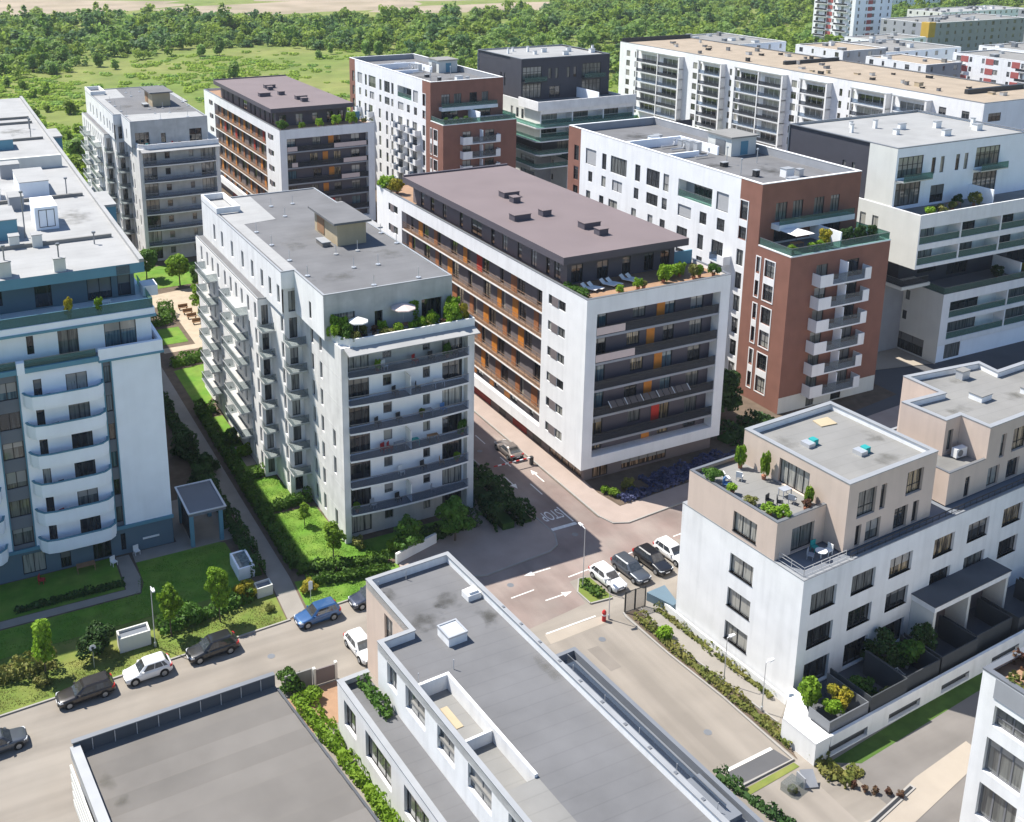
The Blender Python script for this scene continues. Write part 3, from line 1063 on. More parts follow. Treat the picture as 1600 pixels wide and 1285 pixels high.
def concrete_block(off, label, full=True):
    T = Thing('concrete_apartment_block', label, 'building', (43, 118), off, group='pale concrete apartment blocks')
    X0, X1, Y0, Y1, H, HP = 35.6, 50.8, 95.0, 141.0, 22.2, 27.0
    fl = [.3 + 3.12 * i for i in range(7)]
    # front: fins, recessed wall, long balconies
    for xa, xb in ((X0 + .003, 36.3), (50.0, X1 - .003)):
        b = MB()
        b.box(xa, xb, Y0, 95.9, 0, H)
        T.part('fin_wall', b, 'concrete_mid')
    F = Face(T, 36.3, 95.9, 50.0, 95.9)
    wins = []
    for i, z in enumerate(fl):
        wins.append((.15, 2.65, z + .12, z + 2.55, dict(n=3, fm='frame_dark')))
        wins.append((4.2, 5.2, z + .9, z + 2.2, dict(n=1, fm='frame_grey')))
        wins.append((8.8, 9.65, z + .9, z + 2.2, dict(n=1, fm='frame_grey')))
        wins.append((11.1, 13.5, z + .12, z + 2.55, dict(n=3, fm='frame_dark')))
    for za, zb_, mt in ((0, fl[1] - .2, 'concrete'), (fl[1] - .2, fl[6] - .2, 'white_bright' if full else 'concrete'), (fl[6] - .2, H, 'concrete')):
        F.wall('wall', mt, za, zb_, [w for w in wins if za <= w[2] < zb_])
    for i, z in enumerate(fl[1:]):
        s = MB()
        bow = [(36.3 + 13.7 * t, 94.8 - .5 * math.sin(math.pi * (t * .9 + .05)) ** .7) for t in np.linspace(0, 1, 11)]
        s.prism([(36.3, 95.89)] + bow + [(50.0, 95.89)], z - .2, z, 0, 1)
        o = T.part('balcony', s, ['concrete_pale', 'slate'])
        g = MB()
        strip(g, [(x, y + .05) for x, y in bow], .03, z + .0, z + .95)
        T.part('railing', g, 'glass_rail', sub=o)
        g = MB()
        strip(g, [(x, y + .05) for x, y in bow], .06, z + .951, z + 1.0)
        T.part('handrail', g, 'metal_trim', sub=o)
        if full and i % 2 == 0:
            d = MB()
            d.box(43.0, 43.1, 94.5, 95.88, z + .01, z + 2.1)
            T.part('divider', d, 'white', sub=o)
    # stepped left side
    L1 = Face(T, X0, 107.3, X0, Y0)
    wl = []
    for i, z in enumerate(fl):
        wl.append((107.3 - 104.2, 107.3 - 103.3, z + .7, z + 2.6, dict(n=1, fm='frame_grey')))
        wl.append((107.3 - 101.5, 107.3 - 100.7, z + .7, z + 2.6, dict(n=1, fm='frame_grey')))
        if i in (0, 2, 3):
            wl.append((107.3 - 98.0, 107.3 - 97.2, z + .5, z + 2.5, dict(n=1, fm='frame_grey')))
    L1.wall('wall', 'concrete_mid', 0, H, wl, depth=.22)
    S2 = Face(T, 33.7, 107.3, X0, 107.3)
    S2.wall('wall', 'concrete_pale', 0, HP - .01, [(.55, 1.5, z + .1, z + 2.5, dict(n=2)) for z in fl + [fl[-1] + 3.12]], depth=.2)
    L2 = Face(T, 33.7, 112.6, 33.7, 107.3)
    L2.wall('wall', 'concrete_pale', 0, H, [(4.0, 4.9, z + .7, z + 2.6, dict(n=1, fm='frame_grey')) for z in fl], depth=.22)
    S3 = Face(T, 32.3, 112.6, 33.7, 112.6)
    S3.wall('wall', 'concrete_pale', 0, H, [(.4, 1.2, z + .1, z + 2.5, dict(n=2)) for z in fl], depth=.2)
    L3 = Face(T, 32.3, Y1, 32.3, 112.6)
    wl = []
    for z in fl:
        for y in (113.2, 116.0, 118.6, 121.0, 123.4, 126.0, 129.2, 132.0, 134.6, 137.6):
            wl.append((Y1 - y - .85, Y1 - y, z + .65, z + 2.6, dict(n=1, fm='frame_grey')))
    L3.wall('wall', 'concrete_pale', 0, H, wl, depth=.22)
    R = Face(T, X1, Y0, X1, Y1)
    R.wall('wall', 'concrete_pale', 0, H, [(4 + 4.2 * k, 5.6 + 4.2 * k, z + .8, z + 2.4, dict(n=2)) for z in fl for k in range(10)] if full else [])
    Bk = Face(T, X1, Y1, 32.3, Y1)
    Bk.wall('wall', 'concrete_pale', 0, H)
    # joints between the precast panels on the near left wall
    j = MB()
    for z in fl[1:]:
        L1.box(j, .1, 12.2, z - .30, z - .27, 0, .015)
    T.part('panel_joint', j, 'concrete')
    # corner balconies, one stack on each step, and the stacks on the left side
    for i, z in enumerate(fl[1:]):
        for x0, x1, y0, y1 in ((33.45, 35.55, 105.3, 107.28), (32.1, 33.65, 110.7, 112.58)):
            s = MB()
            s.box(x0, x1, y0, y1, z - .2, z)
            o = T.part('balcony', s, 'concrete')
            g = MB()
            strip(g, [(x0 + .05, y1), (x0 + .05, y0 + .05), (x1 - .05, y0 + .05)], .03, z, z + .92)
            T.part('railing', g, 'glass_clear', sub=o)
        for y0, y1 in ((117.0, 124.6), (130.5, 136.5)):
            s = MB()
            s.box(30.9, 32.29, y0, y1, z - .2, z)
            o = T.part('balcony', s, 'concrete')
            g = MB()
            strip(g, [(32.28, y1 - .05), (30.95, y1 - .05), (30.95, y0 + .05), (32.28, y0 + .05)], .03, z, z + .95)
            T.part('railing', g, 'glass_clear', sub=o)
            g = MB()
            strip(g, [(32.28, y1 - .05), (30.95, y1 - .05), (30.95, y0 + .05), (32.28, y0 + .05)], .06, z + .951, z + 1.0)
            T.part('handrail', g, 'metal_pale', sub=o)
    # terraces at the setback
    t = MB()
    t.prism([(X0 + .03, Y0 + .03), (X1 - .03, Y0 + .03), (X1 - .03, Y1 - .03), (32.33, Y1 - .03), (32.33, 112.63), (33.73, 112.63), (33.73, 107.33), (X0 + .03, 107.33)], H - .35, H - .04)
    T.part('terrace', t, 'concrete_pale')
    t = MB()
    t.box(32.5, 33.39, 112.8, 140.8, H - .03, H + .03)
    T.part('terrace_paving', t, 'membrane_mid')
    p = MB()
    strip(p, [(X0 + .12, 103.5), (X0 + .12, 97.6), (X0 + .35, 96.2), (X0 + 1.1, 95.25), (37.2, 94.95), (X1 - .12, 94.95), (X1 - .12, 103)], .2, H - .04, H + .85)
    T.part('parapet', p, 'concrete_pale')
    aw = MB()
    aw.v += [(35.9, 93.5, H - .35), (50.7, 93.5, H - .35), (50.7, 94.95, H - .02), (35.9, 94.95, H - .02), (35.9, 93.5, H - .45), (50.7, 93.5, H - .45), (50.7, 94.95, H - .2), (35.9, 94.95, H - .2)]
    aw.f += [(0, 1, 2, 3), (7, 6, 5, 4), (4, 5, 1, 0), (5, 6, 2, 1), (7, 4, 0, 3)]
    aw.m += [0] * 5
    T.part('canopy', aw, 'white_roof')
    strip2 = MB()
    strip(strip2, [(32.42, 140.8), (32.42, 112.75), (33.6, 112.75)], .12, H, H + .18)
    T.part('coping', strip2, 'coping')
    # penthouse
    PF = Face(T, 34.9, 97.8, 49.5, 97.8)
    PF.wall('penthouse_wall', 'concrete', H, HP, [(.8, 3.4, H + .1, H + 2.7, dict(n=3)), (5.6, 6.5, H + .1, H + 2.3, dict(n=1)), (11.0, 13.4, H + .1, H + 2.7, dict(n=2))], depth=.3)
    PL0 = Face(T, 34.9, 106.9, 34.9, 97.8)
    PL0.wall('penthouse_wall', 'white', H, HP, [(4.6, 5.3, H + 1.0, H + 2.9, dict(n=1))])
    PLf = Face(T, 33.4, 106.9, 34.9, 106.9)
    PLf.wall('penthouse_wall', 'white', H + 2.9, HP)
    PL = Face(T, 33.4, Y1, 33.4, 106.9)
    PL.wall('penthouse_wall', 'white', H, HP, [(Y1 - y - .95, Y1 - y, H + 1.0, H + 3.1, dict(n=1, fm='frame_grey')) for y in (107.6, 110.6, 113.6, 117.4, 121.4, 126.0, 130.6, 134.4)], depth=.22)
    PR = Face(T, 49.5, 97.8, 49.5, Y1)
    PR.wall('penthouse_wall', 'white', H, HP)
    PB = Face(T, 49.5, Y1, 33.4, Y1)
    PB.wall('penthouse_wall', 'white', H, HP)
    r = MB()
    r.prism([(34.95, 97.85), (49.45, 97.85), (49.45, Y1 - .05), (33.45, Y1 - .05), (33.45, 106.95), (34.95, 106.95)], HP - .3, HP)
    T.part('roof', r, 'membrane_mid')
    r = MB()
    r.prism([(33.9, 107.3), (35.3, 107.3), (35.3, 127.2), (39.6, 127.8), (40.0, 140.4), (33.9, 140.4)], HP + .005, HP + .03)
    T.part('roof_strip', r, 'white_roof')
    if not full:
        r = MB()
        r.prism([(35.4, 98.3), (49, 98.3), (49, 104), (42, 105.5), (35.4, 106.2)], HP + .005, HP + .03)
        T.part('roof_strip', r, 'white_roof')
    r = MB()
    r.box(49.0, 51.0, 120, 134, HP - .6, HP - .4)
    T.part('side_roof', r, 'white_roof')
    r = MB()
    r.ring([(34.9, 97.8), (49.5, 97.8), (49.5, Y1), (33.4, Y1), (33.4, 106.9), (34.9, 106.9)], .22, HP, HP + .14)
    T.part('coping', r, 'coping')
    r = MB()
    r.ring([(33.38, 133), (36.5, 133), (36.5, Y1 + .02), (33.38, Y1 + .02)], .25, HP + .141, HP + .9)
    T.part('parapet', r, 'white')
    a = MB()
    a.box(42.4, 46.0, 113.3, 121.0, HP + .01, HP + 2.7)
    o = T.part('stair_head', a, 'tan_wall')
    a = MB()
    a.box(41.8, 46.5, 112.7, 121.7, HP + 2.7, HP + 2.95)
    T.part('stair_head_roof', a, 'membrane_mid', sub=o)
    a = MB()
    a.box(42.33, 42.4, 117.6, 120, HP + .3, HP + 2.3)
    T.part('door', a, 'wood', sub=o)
    roof_unit(T, 41.2, 114.8, HP, 1.0, 2.2, .5, 'membrane_brown', 'coping')
    for x, y, rx, ry in ((38.5, 103, 3, 2), (46.5, 108, 2.5, 3.5), (38, 116, 2, 3)):
        stain(T, x, y, HP, rx, ry, 'stain_brown')
    roof_vents(T, [(40.9, 133.9), (43.9, 134.0), (41.0, 128.4), (41.1, 110.4), (43.8, 110.6), (41.1, 105.0), (43.9, 104.8), (35.6, 123.0), (35.6, 117.0), (35.6, 110.5), (35.6, 104.5), (40.8, 98.6), (46.0, 98.8), (49.0, 111.3), (49.0, 116.0)], HP + .02, h=1.25)
    return T


def timber_block(off, label, full=True):
    """white frame, taupe loggias, coloured shutters, brown roof slab"""
    T = Thing('white_framed_apartment_block', label, 'building', (74, 124), off, group='white framed apartment blocks')
    X0, X1, Y0, Y1, ZB, H = 64.5, 84.9, 94.2, 154.0, 2.0, 23.0
    ld = 1.35
    LD = .8                                          # depth of the left loggias
    F = Face(T, X0, Y0, X1, Y0)
    mb = MB()
    F.sheet(mb, 0, F.L, ZB, H, [(1.4, 19.0, 3.4, 21.1)], ld)
    T.part('frame_wall', mb, 'white_clean')
    L = Face(T, X0, Y1, X0, Y0)
    hy0, hy1 = 103.6, 144.4
    lw = []
    for i in range(6):
        z = 3.75 + 3.27 * i
        for y1, y0 in ((102.2, 98.5), (149.4, 145.9)):
            lw.append((Y1 - y1, Y1 - y1 + .75, z, z + 1.15, dict(n=1)))
            lw.append((Y1 - y0 - 1.5, Y1 - y0, z, z + 1.15, dict(n=2)))
    wl = MB()
    L.sheet(wl, 0, L.L, ZB, H, [(a, b, c, d) for a, b, c, d, _ in lw], .14)
    # cut the long loggia by rebuilding the sheet in three bands
    wl = MB()
    u0, u1 = Y1 - hy1, Y1 - hy0
    L.sheet(wl, 0, u0, ZB, H, [(a, b, c, d) for a, b, c, d, _ in lw if b < u0], .14)
    L.sheet(wl, u1, L.L, ZB, H, [(a, b, c, d) for a, b, c, d, _ in lw if a > u1], .14)
    L.sheet(wl, u0, u1, 21.1, H)
    L.sheet(wl, u0, u1, ZB, 3.4)
    for z0, z1, ua in ((3.4, 3.4, u0),):
        wl.poly([L.pt(u0, 3.4, 0), L.pt(u1, 3.4, 0), L.pt(u1, 3.4, -LD), L.pt(u0, 3.4, -LD)])
        wl.poly([L.pt(u0, 21.1, -LD), L.pt(u1, 21.1, -LD), L.pt(u1, 21.1, 0), L.pt(u0, 21.1, 0)])
        wl.poly([L.pt(u0, 3.4, 0), L.pt(u0, 3.4, -LD), L.pt(u0, 21.1, -LD), L.pt(u0, 21.1, 0)])
        wl.poly([L.pt(u1, 3.4, -LD), L.pt(u1, 3.4, 0), L.pt(u1, 21.1, 0), L.pt(u1, 21.1, -LD)])
    T.part('frame_wall', wl, 'white_clean')
    for a, b, c, d, op in lw:
        L.window(a, b, c, d, w=-.09, **op)
    sh = MB()
    for i in range(6):
        z = 3.75 + 3.27 * i
        for y1, y0 in ((102.2, 98.5), (149.4, 145.9)):
            s = MB()
            L.box(s, Y1 - y1 + .78, Y1 - y0 - 1.53, z, z + 1.15, .004, .03)
            T.part('shutter', s, 'wall_taupe')
    R = Face(T, X1, Y0, X1, Y1)
    R.wall('frame_wall', 'white_clean', ZB, H)
    Bk = Face(T, X1, Y1, X0, Y1)
    Bk.wall('frame_wall', 'white_clean', ZB, H)
    u = MB()
    u.prism([(X0 + .02, Y0 + .02), (X1 - .02, Y0 + .02), (X1 - .02, Y1 - .02), (X0 + .02, Y1 - .02)], ZB + .02, ZB + .3)
    T.part('soffit', u, 'white_clean')
    # front loggias
    FI = Face(T, 65.9, Y0 + ld, 83.5, Y0 + ld)
    slabs = [5.1, 8.45, 11.75, 15.1, 18.4]
    lev = [3.4] + slabs
    rn = random.Random(5 if full else 9)
    wins = []
    for i, z in enumerate(lev):
        a = z + .05 if i else z + .02
        top = a + (2.35 if i else 1.5)
        wins += [(.2, 2.3, a + .1, top, dict(n=2, pane=rn.choice(['pane_sky', 'pane_dark', 'pane_warm']))),
                 (5.2 + .7 * (i % 2), 7.0 + .7 * (i % 2), a + .75, top, dict(n=2, pane=rn.choice(['pane_warm', 'pane_dark', 'pane_sheer']))),
                 (10.4, 12.0, a + .05, top, dict(n=2, pane=rn.choice(['pane_sky', 'pane_dark', 'pane_warm']))),
                 (14.3, 16.2, a + .05, top, dict(n=2, pane=rn.choice(['pane_sky', 'pane_dark', 'pane_sheer'])))]
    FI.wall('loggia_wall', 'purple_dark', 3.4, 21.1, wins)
    for i, z in enumerate(lev):
        op = MB()
        uu = 8.0 + 1.3 * (i % 2)
        FI.box(op, uu, uu + 1.15, z + .05, z + (2.5 if i else 1.6), .01, .06)
        T.part('shutter', op, 'orange' if i != 1 else 'red_panel')
    for i, z in enumerate(slabs):
        s = MB()
        F.box(s, 1.41, 18.99, z - .28, z, -ld + .005, -.08)
        o = T.part('balcony', s, 'grey_wall')
        g = MB()
        F.box(g, 1.42, 18.98, z + .02, z + 1.05, -.16, -.13)
        T.part('railing', g, 'glass_dark', sub=o)
        g = MB()
        F.box(g, 1.42, 18.98, z + 1.051, z + 1.10, -.18, -.11)
        T.part('handrail', g, 'metal_dark', sub=o)
    aw = [(1.5, 5.4, 4), (1.5, 6.9, 3)] if full else [(1.5, 3.6, 4), (11.5, 18.6, 4), (2.4, 3.6, 3), (13.5, 18.6, 3), (13, 17, 2)]
    for a, b, k_ in aw:
        s = MB()
        z = slabs[k_]
        s.v += [F.pt(a, z + .05, -.05), F.pt(b, z + .05, -.05), F.pt(b, z + 1.0, -.03), F.pt(a, z + 1.0, -.03)]
        F.box(s, a, b, z + .1, z + 1.0, -.10, -.06)
        s.v = s.v[4:]
        s.f = [tuple(i - 4 for i in f) for f in s.f]
        T.part('privacy_screen', s, 'cloth_pink')
    if full:
        t = MB()
        z = slabs[1]
        c0, c1 = 3.6, 15.0
        for f in range(12):
            a, b = c0 + (c1 - c0) * f / 12 + .05, c0 + (c1 - c0) * (f + 1) / 12 - .05
            t.poly([F.pt(a, z + .95, .45), F.pt(b, z + .95, .45), F.pt(b, z + 1.5, -.25), F.pt(a, z + 1.5, -.25)])
        T.part('awning', t, 'awning')
        t = MB()
        for f in range(6):
            a = c0 + (c1 - c0) * f / 5.0
            t.tube([F.pt(a, z + .97, .46), F.pt(a, z + 1.52, -.26)], .05, 4)
        T.part('awning_frame', t, 'white')
    # left loggias: inner wall, walkways, coloured panels
    LI = Face(T, X0 + LD, hy1, X0 + LD, hy0)
    wins = []
    panels = []
    for i, z in enumerate(lev):
        z1 = (lev + [21.1])[i + 1] - .32
        uu = .6 + rn.random() * 1.2
        k_ = 0
        while uu < LI.L - 2.2:
            t_ = (k_ + i) % 6
            if t_ in (1, 4):
                wd = 1.45 if t_ == 1 else 1.1
                panels.append((uu, uu + wd, z, z1, rn.choice(['orange', 'orange', 'orange', 'orange_brown', 'orange_brown', 'orange_brown', 'wall_taupe', 'wall_taupe', 'red_panel'])))
                uu += wd + .15
            elif t_ in (2,):
                wins.append((uu, uu + 1.7, z + .1, z1 - .1, dict(n=2, pane='pane_dark')))
                uu += 1.95
            elif t_ in (5,):
                wins.append((uu, uu + .8, z + .1, z1 - .1, dict(n=1)))
                uu += 1.0
            else:
                uu += 1.7
            k_ += 1
    LI.wall('loggia_wall', 'wall_taupe', 3.4, 21.1, wins)
    for a, b, c, d, m in panels:
        s = MB()
        LI.box(s, a, b, c + .05, d, .02, .07)
        T.part('shutter', s, m)
    for z in slabs:
        s = MB()
        L.box(s, u0 + .01, u1 - .01, z - .28, z, -LD + .01, -.08)
        o = T.part('walkway', s, 'walkway_wood')
        g = MB()
        for zz in (.3, .62, .98):
            L.box(g, u0 + .02, u1 - .02, z + zz, z + zz + .05, -.16, -.11)
        for q in range(int((u1 - u0) / 1.4)):
            L.box(g, u0 + .3 + q * 1.4, u0 + .34 + q * 1.4, z, z + .98, -.20, -.161)
        T.part('railing', g, 'walkway_wood', sub=o)
        g = MB()
        L.box(g, u0 + .02, u1 - .02, z - .26, z - .05, -.079, -.04)
        T.part('slab_edge', g, 'concrete_pale', sub=o)
    # ground floor, set back under the overhang
    G = Face(T, X0 + 1.0, Y0 + .9, X1 - .6, Y0 + .9)
    G.wall('ground_floor_wall', 'wall_taupe', 0, ZB + .02, [(1.2, 3.4, .08, 1.9, dict(n=2, pane='pane_shop')), (5.4, 12.0, .25, 1.9, dict(n=5, pane='pane_shop'))])
    GL = Face(T, X0 + 1.0, Y1 - 1, X0 + 1.0, Y0 + .9)
    gl = [(GL.L - 7.6, GL.L - .5, .15, 1.9, dict(n=5, pane='pane_shop'))]
    GL.wall('ground_floor_wall', 'wall_taupe', 0, ZB + .02, gl)
    for q, (a, b, m) in enumerate(((9.5, 11.5, 'metal_dark'), (13, 16.5, 'red_store'), (18.5, 20.2, 'metal_dark'), (22.5, 31, 'red_store'), (33, 40, 'red_store'))):
        s = MB()
        GL.box(s, GL.L - b, GL.L - a, .05, 1.9, .01, .06)
        T.part('ground_floor_panel', s, m)
        if m == 'red_store':
            s = MB()
            GL.box(s, GL.L - b + .2, GL.L - b + 2.2, 1.7, 1.82, .065, .09)
            T.part('lamp_strip', s, 'white')
    # terrace, parapet, penthouse, roof slab
    s = MB()
    s.box(X0 + .35, X1 - .35, Y0 + .35, Y1 - .35, H - .6, H - .42)
    T.part('terrace_deck', s, 'deck')
    s = MB()
    s.ring([(X0 + .3, Y0 + .3), (X1 - .3, Y0 + .3), (X1 - .3, Y1 - .3), (X0 + .3, Y1 - .3)], .05, H - .42, H - .03)
    T.part('parapet', s, 'white_clean')
    s = MB()
    s.ring([(X0 - .02, Y0 - .02), (X1 + .02, Y0 - .02), (X1 + .02, Y1 + .02), (X0 - .02, Y1 + .02)], .38, H, H + .06)
    T.part('coping', s, 'metal_trim')
    pf = Face(T, 65.9, 100.6, 81.4, 100.6)
    pf.wall('penthouse_wall', 'purple_dark', H - .42, 25.7, [(.6, 2.2, H - .3, 24.9, dict(n=2)), (4.2, 5.8, H - .3, 24.9, dict(n=2)), (7.8, 9.0, H - .3, 24.9, dict(n=1)), (11, 12.4, H - .3, 24.9, dict(n=2)), (13.4, 14.8, H - .3, 24.9, dict(n=2))])
    pl = Face(T, 65.9, 143.2, 65.9, 100.6)
    pw = []
    for y, wd in ((102, 1.4), (104.4, .8), (107.4, 1.3), (111, 1.0), (114.6, 1.3), (118, .9), (121.5, 3.0), (127.0, .9), (132, 1.2), (136, 1.2), (139.5, 1.0)):
        pw.append((143.2 - y - wd, 143.2 - y, H - .35, 25.1, dict(n=1 if wd < 1.1 else 2)))
    pl.wall('penthouse_wall', 'wall_taupe', H - .42, 25.7, pw)
    pr = Face(T, 81.4, 100.6, 81.4, 143.2)
    pr.wall('penthouse_wall', 'wall_taupe', H - .42, 25.7)
    pb = Face(T, 81.4, 143.2, 65.9, 143.2)
    pb.wall('penthouse_wall', 'wall_taupe', H - .42, 25.7)
    s = MB()
    s.box(64.35, 82.2, 99.0, 143.6, 25.7, 26.6, 1, 0)
    T.part('roof', s, ['purple_roof', 'purple_dark'])
    s = MB()
    s.box(64.4, 82.15, 143.2, 143.55, 26.6, 26.85)
    T.part('parapet', s, 'purple_dark')
    for x, y, sx, sy in ((72.7, 126.2, 2.4, 1.6), (71.9, 123.2, 1.1, 1.2), (68.1, 115.3, 2.4, 1.4), (72.0, 115.6, 1.3, 1.2), (74.0, 108.3, 2.4, 1.5), (73.6, 105.1, 1.3, 1.2)):
        roof_unit(T, x, y, 26.6, sx, sy, .75, 'purple_dark', 'purple_roof', 'roof_hatch')
    bl = MB()
    bl.box(81.6, 84.4, 100.9, 101.1, H - .41, H + 1.3)
    T.part('terrace_screen', bl, 'petrol')
    return T


def brick_block(off, label, full=True):
    T = Thing('brick_and_white_apartment_block', label, 'building', (107, 125), off, group='brick and white apartment blocks')
    X0, X1, Y0, YS, Y1, H, HU = 98.5, 116.2, 98.5, 104.6, 151.2, 21.9, 30.2
    W = 'white_clean'
    rows = [21.4 - 3.28 * k for k in range(1, 7)]       # sill heights below the two top rows
    fw = dict(n=1, fm='frame_dark')
    rn = random.Random(3 if full else 4)

    def band(y1, y0, z0, z1, mat, wins, depth=.2):
        f = Face(T, X0, y1, X0, y0)
        f.wall('wall', mat, z0, z1, [(y1 - b, y1 - a, c, d, op) for a, b, c, d, op in wins], depth=depth)
        return f
    # left face, brick corner
    wb = []
    for i, z in enumerate(rows):
        wb += [(101.2, 103.0, z, z + 2.3, dict(n=2, tr=.35)), (103.9, 104.6, z + .2, z + 2.2, dict(n=1))]
    band(106.9, Y0, 0, H, 'brick_red', wb)
    for k_ in range(0, 6, 2):                          # white frames tie two storeys together
        zt, zb = rows[k_] + 2.3, rows[k_ + 1]
        for a, b in ((101.2, 103.0), (103.9, 104.6)):
            f = Face(T, X0, b, X0, a)
            s = MB()
            e = .14
            f.box(s, -e, f.L + e, zt + .001, zt + e, .002, .05)
            f.box(s, -e, f.L + e, zb - e, zb - .001, .002, .05)
            f.box(s, -e, -.001, zb, zt, .002, .05)
            f.box(s, f.L + .001, f.L + e, zb, zt, .002, .05)
            f.box(s, 0, f.L, rows[k_ + 1] + 2.301, rows[k_] - .001, .002, .05)
            T.part('window_surround', s, W)
    wb = [(107.3, 108.6, z, z + 2.3, dict(n=2)) for z in rows]
    band(108.9, 106.9, 0, H, W, wb)
    band(108.7, YS, H, HU, 'brick_red', [(107.0, 108.5, 24.7, 27.3, dict(n=1, tr=.4)), (107.0, 108.5, 21.95, 23.7, dict(n=1, tr=.4))])
    s = MB()
    f = Face(T, X0, 108.5, X0, 107.0)
    f.box(s, -.12, 0, 21.95, 27.3, .002, .05)
    f.box(s, 1.5, 1.62, 21.95, 27.3, .002, .05)
    f.box(s, -.12, 1.62, 27.301, 27.42, .002, .05)
    f.box(s, 0, 1.5, 23.701, 24.699, .002, .05)
    T.part('window_surround', s, W)
    # left face, white middle
    top = [(142.9, 145.9, 24.8, 27.4, dict(n=1, pane='blind')), (140.0, 141.2, 24.8, 27.4, dict(n=1)), (134.5, 138.8, 24.8, 27.5, dict(n=5, pane='pane_sheer')), (131.0, 132.3, 24.8, 27.4, fw), (126.2, 129.4, 24.8, 27.4, dict(n=3, tr=.4)), (124.0, 125.3, 24.8, 27.4, dict(n=1, tr=.4)), (110.9, 113.4, 24.8, 27.4, dict(n=1, pane='blind'))]
    mid = [(143.8, 145.0, 21.95, 23.7, fw), (140.0, 141.2, 21.95, 23.7, fw), (135.5, 138.2, 21.95, 23.7, dict(n=2, pane='blind')), (131.2, 132.4, 21.95, 23.7, fw), (126.4, 129.2, 21.95, 23.7, dict(n=3, tr=.4)), (124.2, 125.4, 21.95, 23.7, dict(n=1, tr=.4)), (118.6, 121.6, 21.95, 23.7, dict(n=1, pane='blind')), (115.2, 116.7, 21.95, 23.7, dict(n=2, tr=.3)), (111.4, 113.0, 21.95, 23.7, dict(n=1, tr=.4))]
    f = Face(T, X0, 147.5, X0, 108.7)
    loggia = (147.5 - 121.8, 147.5 - 114.3, 24.8, 27.4)
    mb = MB()
    wn_ = [(147.5 - b, 147.5 - a, c, d, op) for a, b, c, d, op in top + mid]
    f.sheet(mb, 0, f.L, H, HU, [w[:4] for w in wn_], .16)
    # the loggia: a deep opening (own band so its reveal can be deep)
    mb = MB()
    f.sheet(mb, 0, loggia[0], H, HU, [w[:4] for w in wn_ if w[1] < loggia[0]], .16)
    f.sheet(mb, loggia[1], f.L, H, HU, [w[:4] for w in wn_ if w[0] > loggia[1]], .16)
    inside = [w[:4] for w in wn_ if w[0] >= loggia[0] and w[1] <= loggia[1]]
    f.sheet(mb, loggia[0], loggia[1], H, 24.8, inside, .16)
    f.sheet(mb, loggia[0], loggia[1], 27.4, HU)
    for a in (loggia,):
        mb.poly([f.pt(a[0], a[2], 0), f.pt(a[1], a[2], 0), f.pt(a[1], a[2], -1.5), f.pt(a[0], a[2], -1.5)])
        mb.poly([f.pt(a[0], a[3], -1.5), f.pt(a[1], a[3], -1.5), f.pt(a[1], a[3], 0), f.pt(a[0], a[3], 0)])
        mb.poly([f.pt(a[0], a[2], 0), f.pt(a[0], a[2], -1.5), f.pt(a[0], a[3], -1.5), f.pt(a[0], a[3], 0)])
        mb.poly([f.pt(a[1], a[2], -1.5), f.pt(a[1], a[2], 0), f.pt(a[1], a[3], 0), f.pt(a[1], a[3], -1.5)])
    T.part('wall', mb, W)
    for w_ in wn_:
        f.window(*w_[:4], w=-.11, **w_[4])
    fi = Face(T, X0 + 1.5, 121.8, X0 + 1.5, 114.3)
    fi.wall('loggia_wall', 'grey_wall', 24.8, 27.4, [(1.8, 7.2, 24.9, 27.3, dict(n=5, pane='pane_dark'))])
    glass_rail(T, [(X0 + .1, 121.7), (X0 + .1, 114.4)], 24.82, 1.05, 'glass_green')
    low = []
    for i, z in enumerate(rows):
        for y in (144.2, 140.4, 136.6, 131.6, 127.4, 124.4, 119.2, 115.6, 111.4):
            wd = 1.25 if y not in (119.2, 136.6, 111.4) else 2.4
            low.append((y, y + wd, z, z + 2.25, dict(n=1 if wd < 2 else 2)))
    band(147.5, 108.9, 0, H, W, low, .18)
    band(Y1, 147.5, 0, HU, 'brick_red', [(148.0, 149.4, z, z + 2.3, dict(n=1, tr=.4)) for z in rows] + [(148.0, 149.4, 24.7, 27.3, dict(n=1, tr=.4)), (148.0, 149.4, 21.4, 23.7, dict(n=1, tr=.4))])
    # small box balconies on the white face
    for y0, y1 in ((109.6, 112.6), (117.6, 120.4)) if full else ((109.6, 112.6), (113.6, 115.6), (117.6, 120.4), (121.5, 123.2), (136.0, 138.5), (143.5, 146.0)):
        for i, z in enumerate(rows):
            if full and i == 0 and y0 > 115:
                continue
            s = MB()
            s.box(X0 - 1.35, X0 - .01, y0, y1, z - .35, z - .15)
            s.box(X0 - 1.35, X0 - .01, y0, y0 + .08, z - .149, z + .9)
            s.box(X0 - 1.35, X0 - 1.27, y0 + .081, y0 + 1.3, z - .149, z + .9)
            o = T.part('balcony', s, W)
            g = MB()
            strip(g, [(X0 - 1.31, y0 + 1.32), (X0 - 1.31, y1 - .05), (X0 - .02, y1 - .05)], .03, z - .149, z + .85)
            T.part('railing', g, 'glass_grey', sub=o)
    # front, lower brick face with balconies
    Fr = Face(T, X0, Y0, X1, Y0)
    tops = [19.3 - 3.12 * k for k in range(6)]
    wins = []
    for z in tops:
        a = z - 1.35
        wins += [(4.6, 6.6, a, a + 2.3, dict(n=2)), (10.0, 12.2, a, a + 2.3, dict(n=2))]
    Fr.wall('wall', 'brick_red', 2.3, H, wins)
    Fr.wall('base_wall', 'offwhite', 0, 2.3, [(5.0, 6.4, .1, 2.1, dict(n=1)), (9.5, 11.4, .1, 2.1, dict(n=2))], w=-.03)
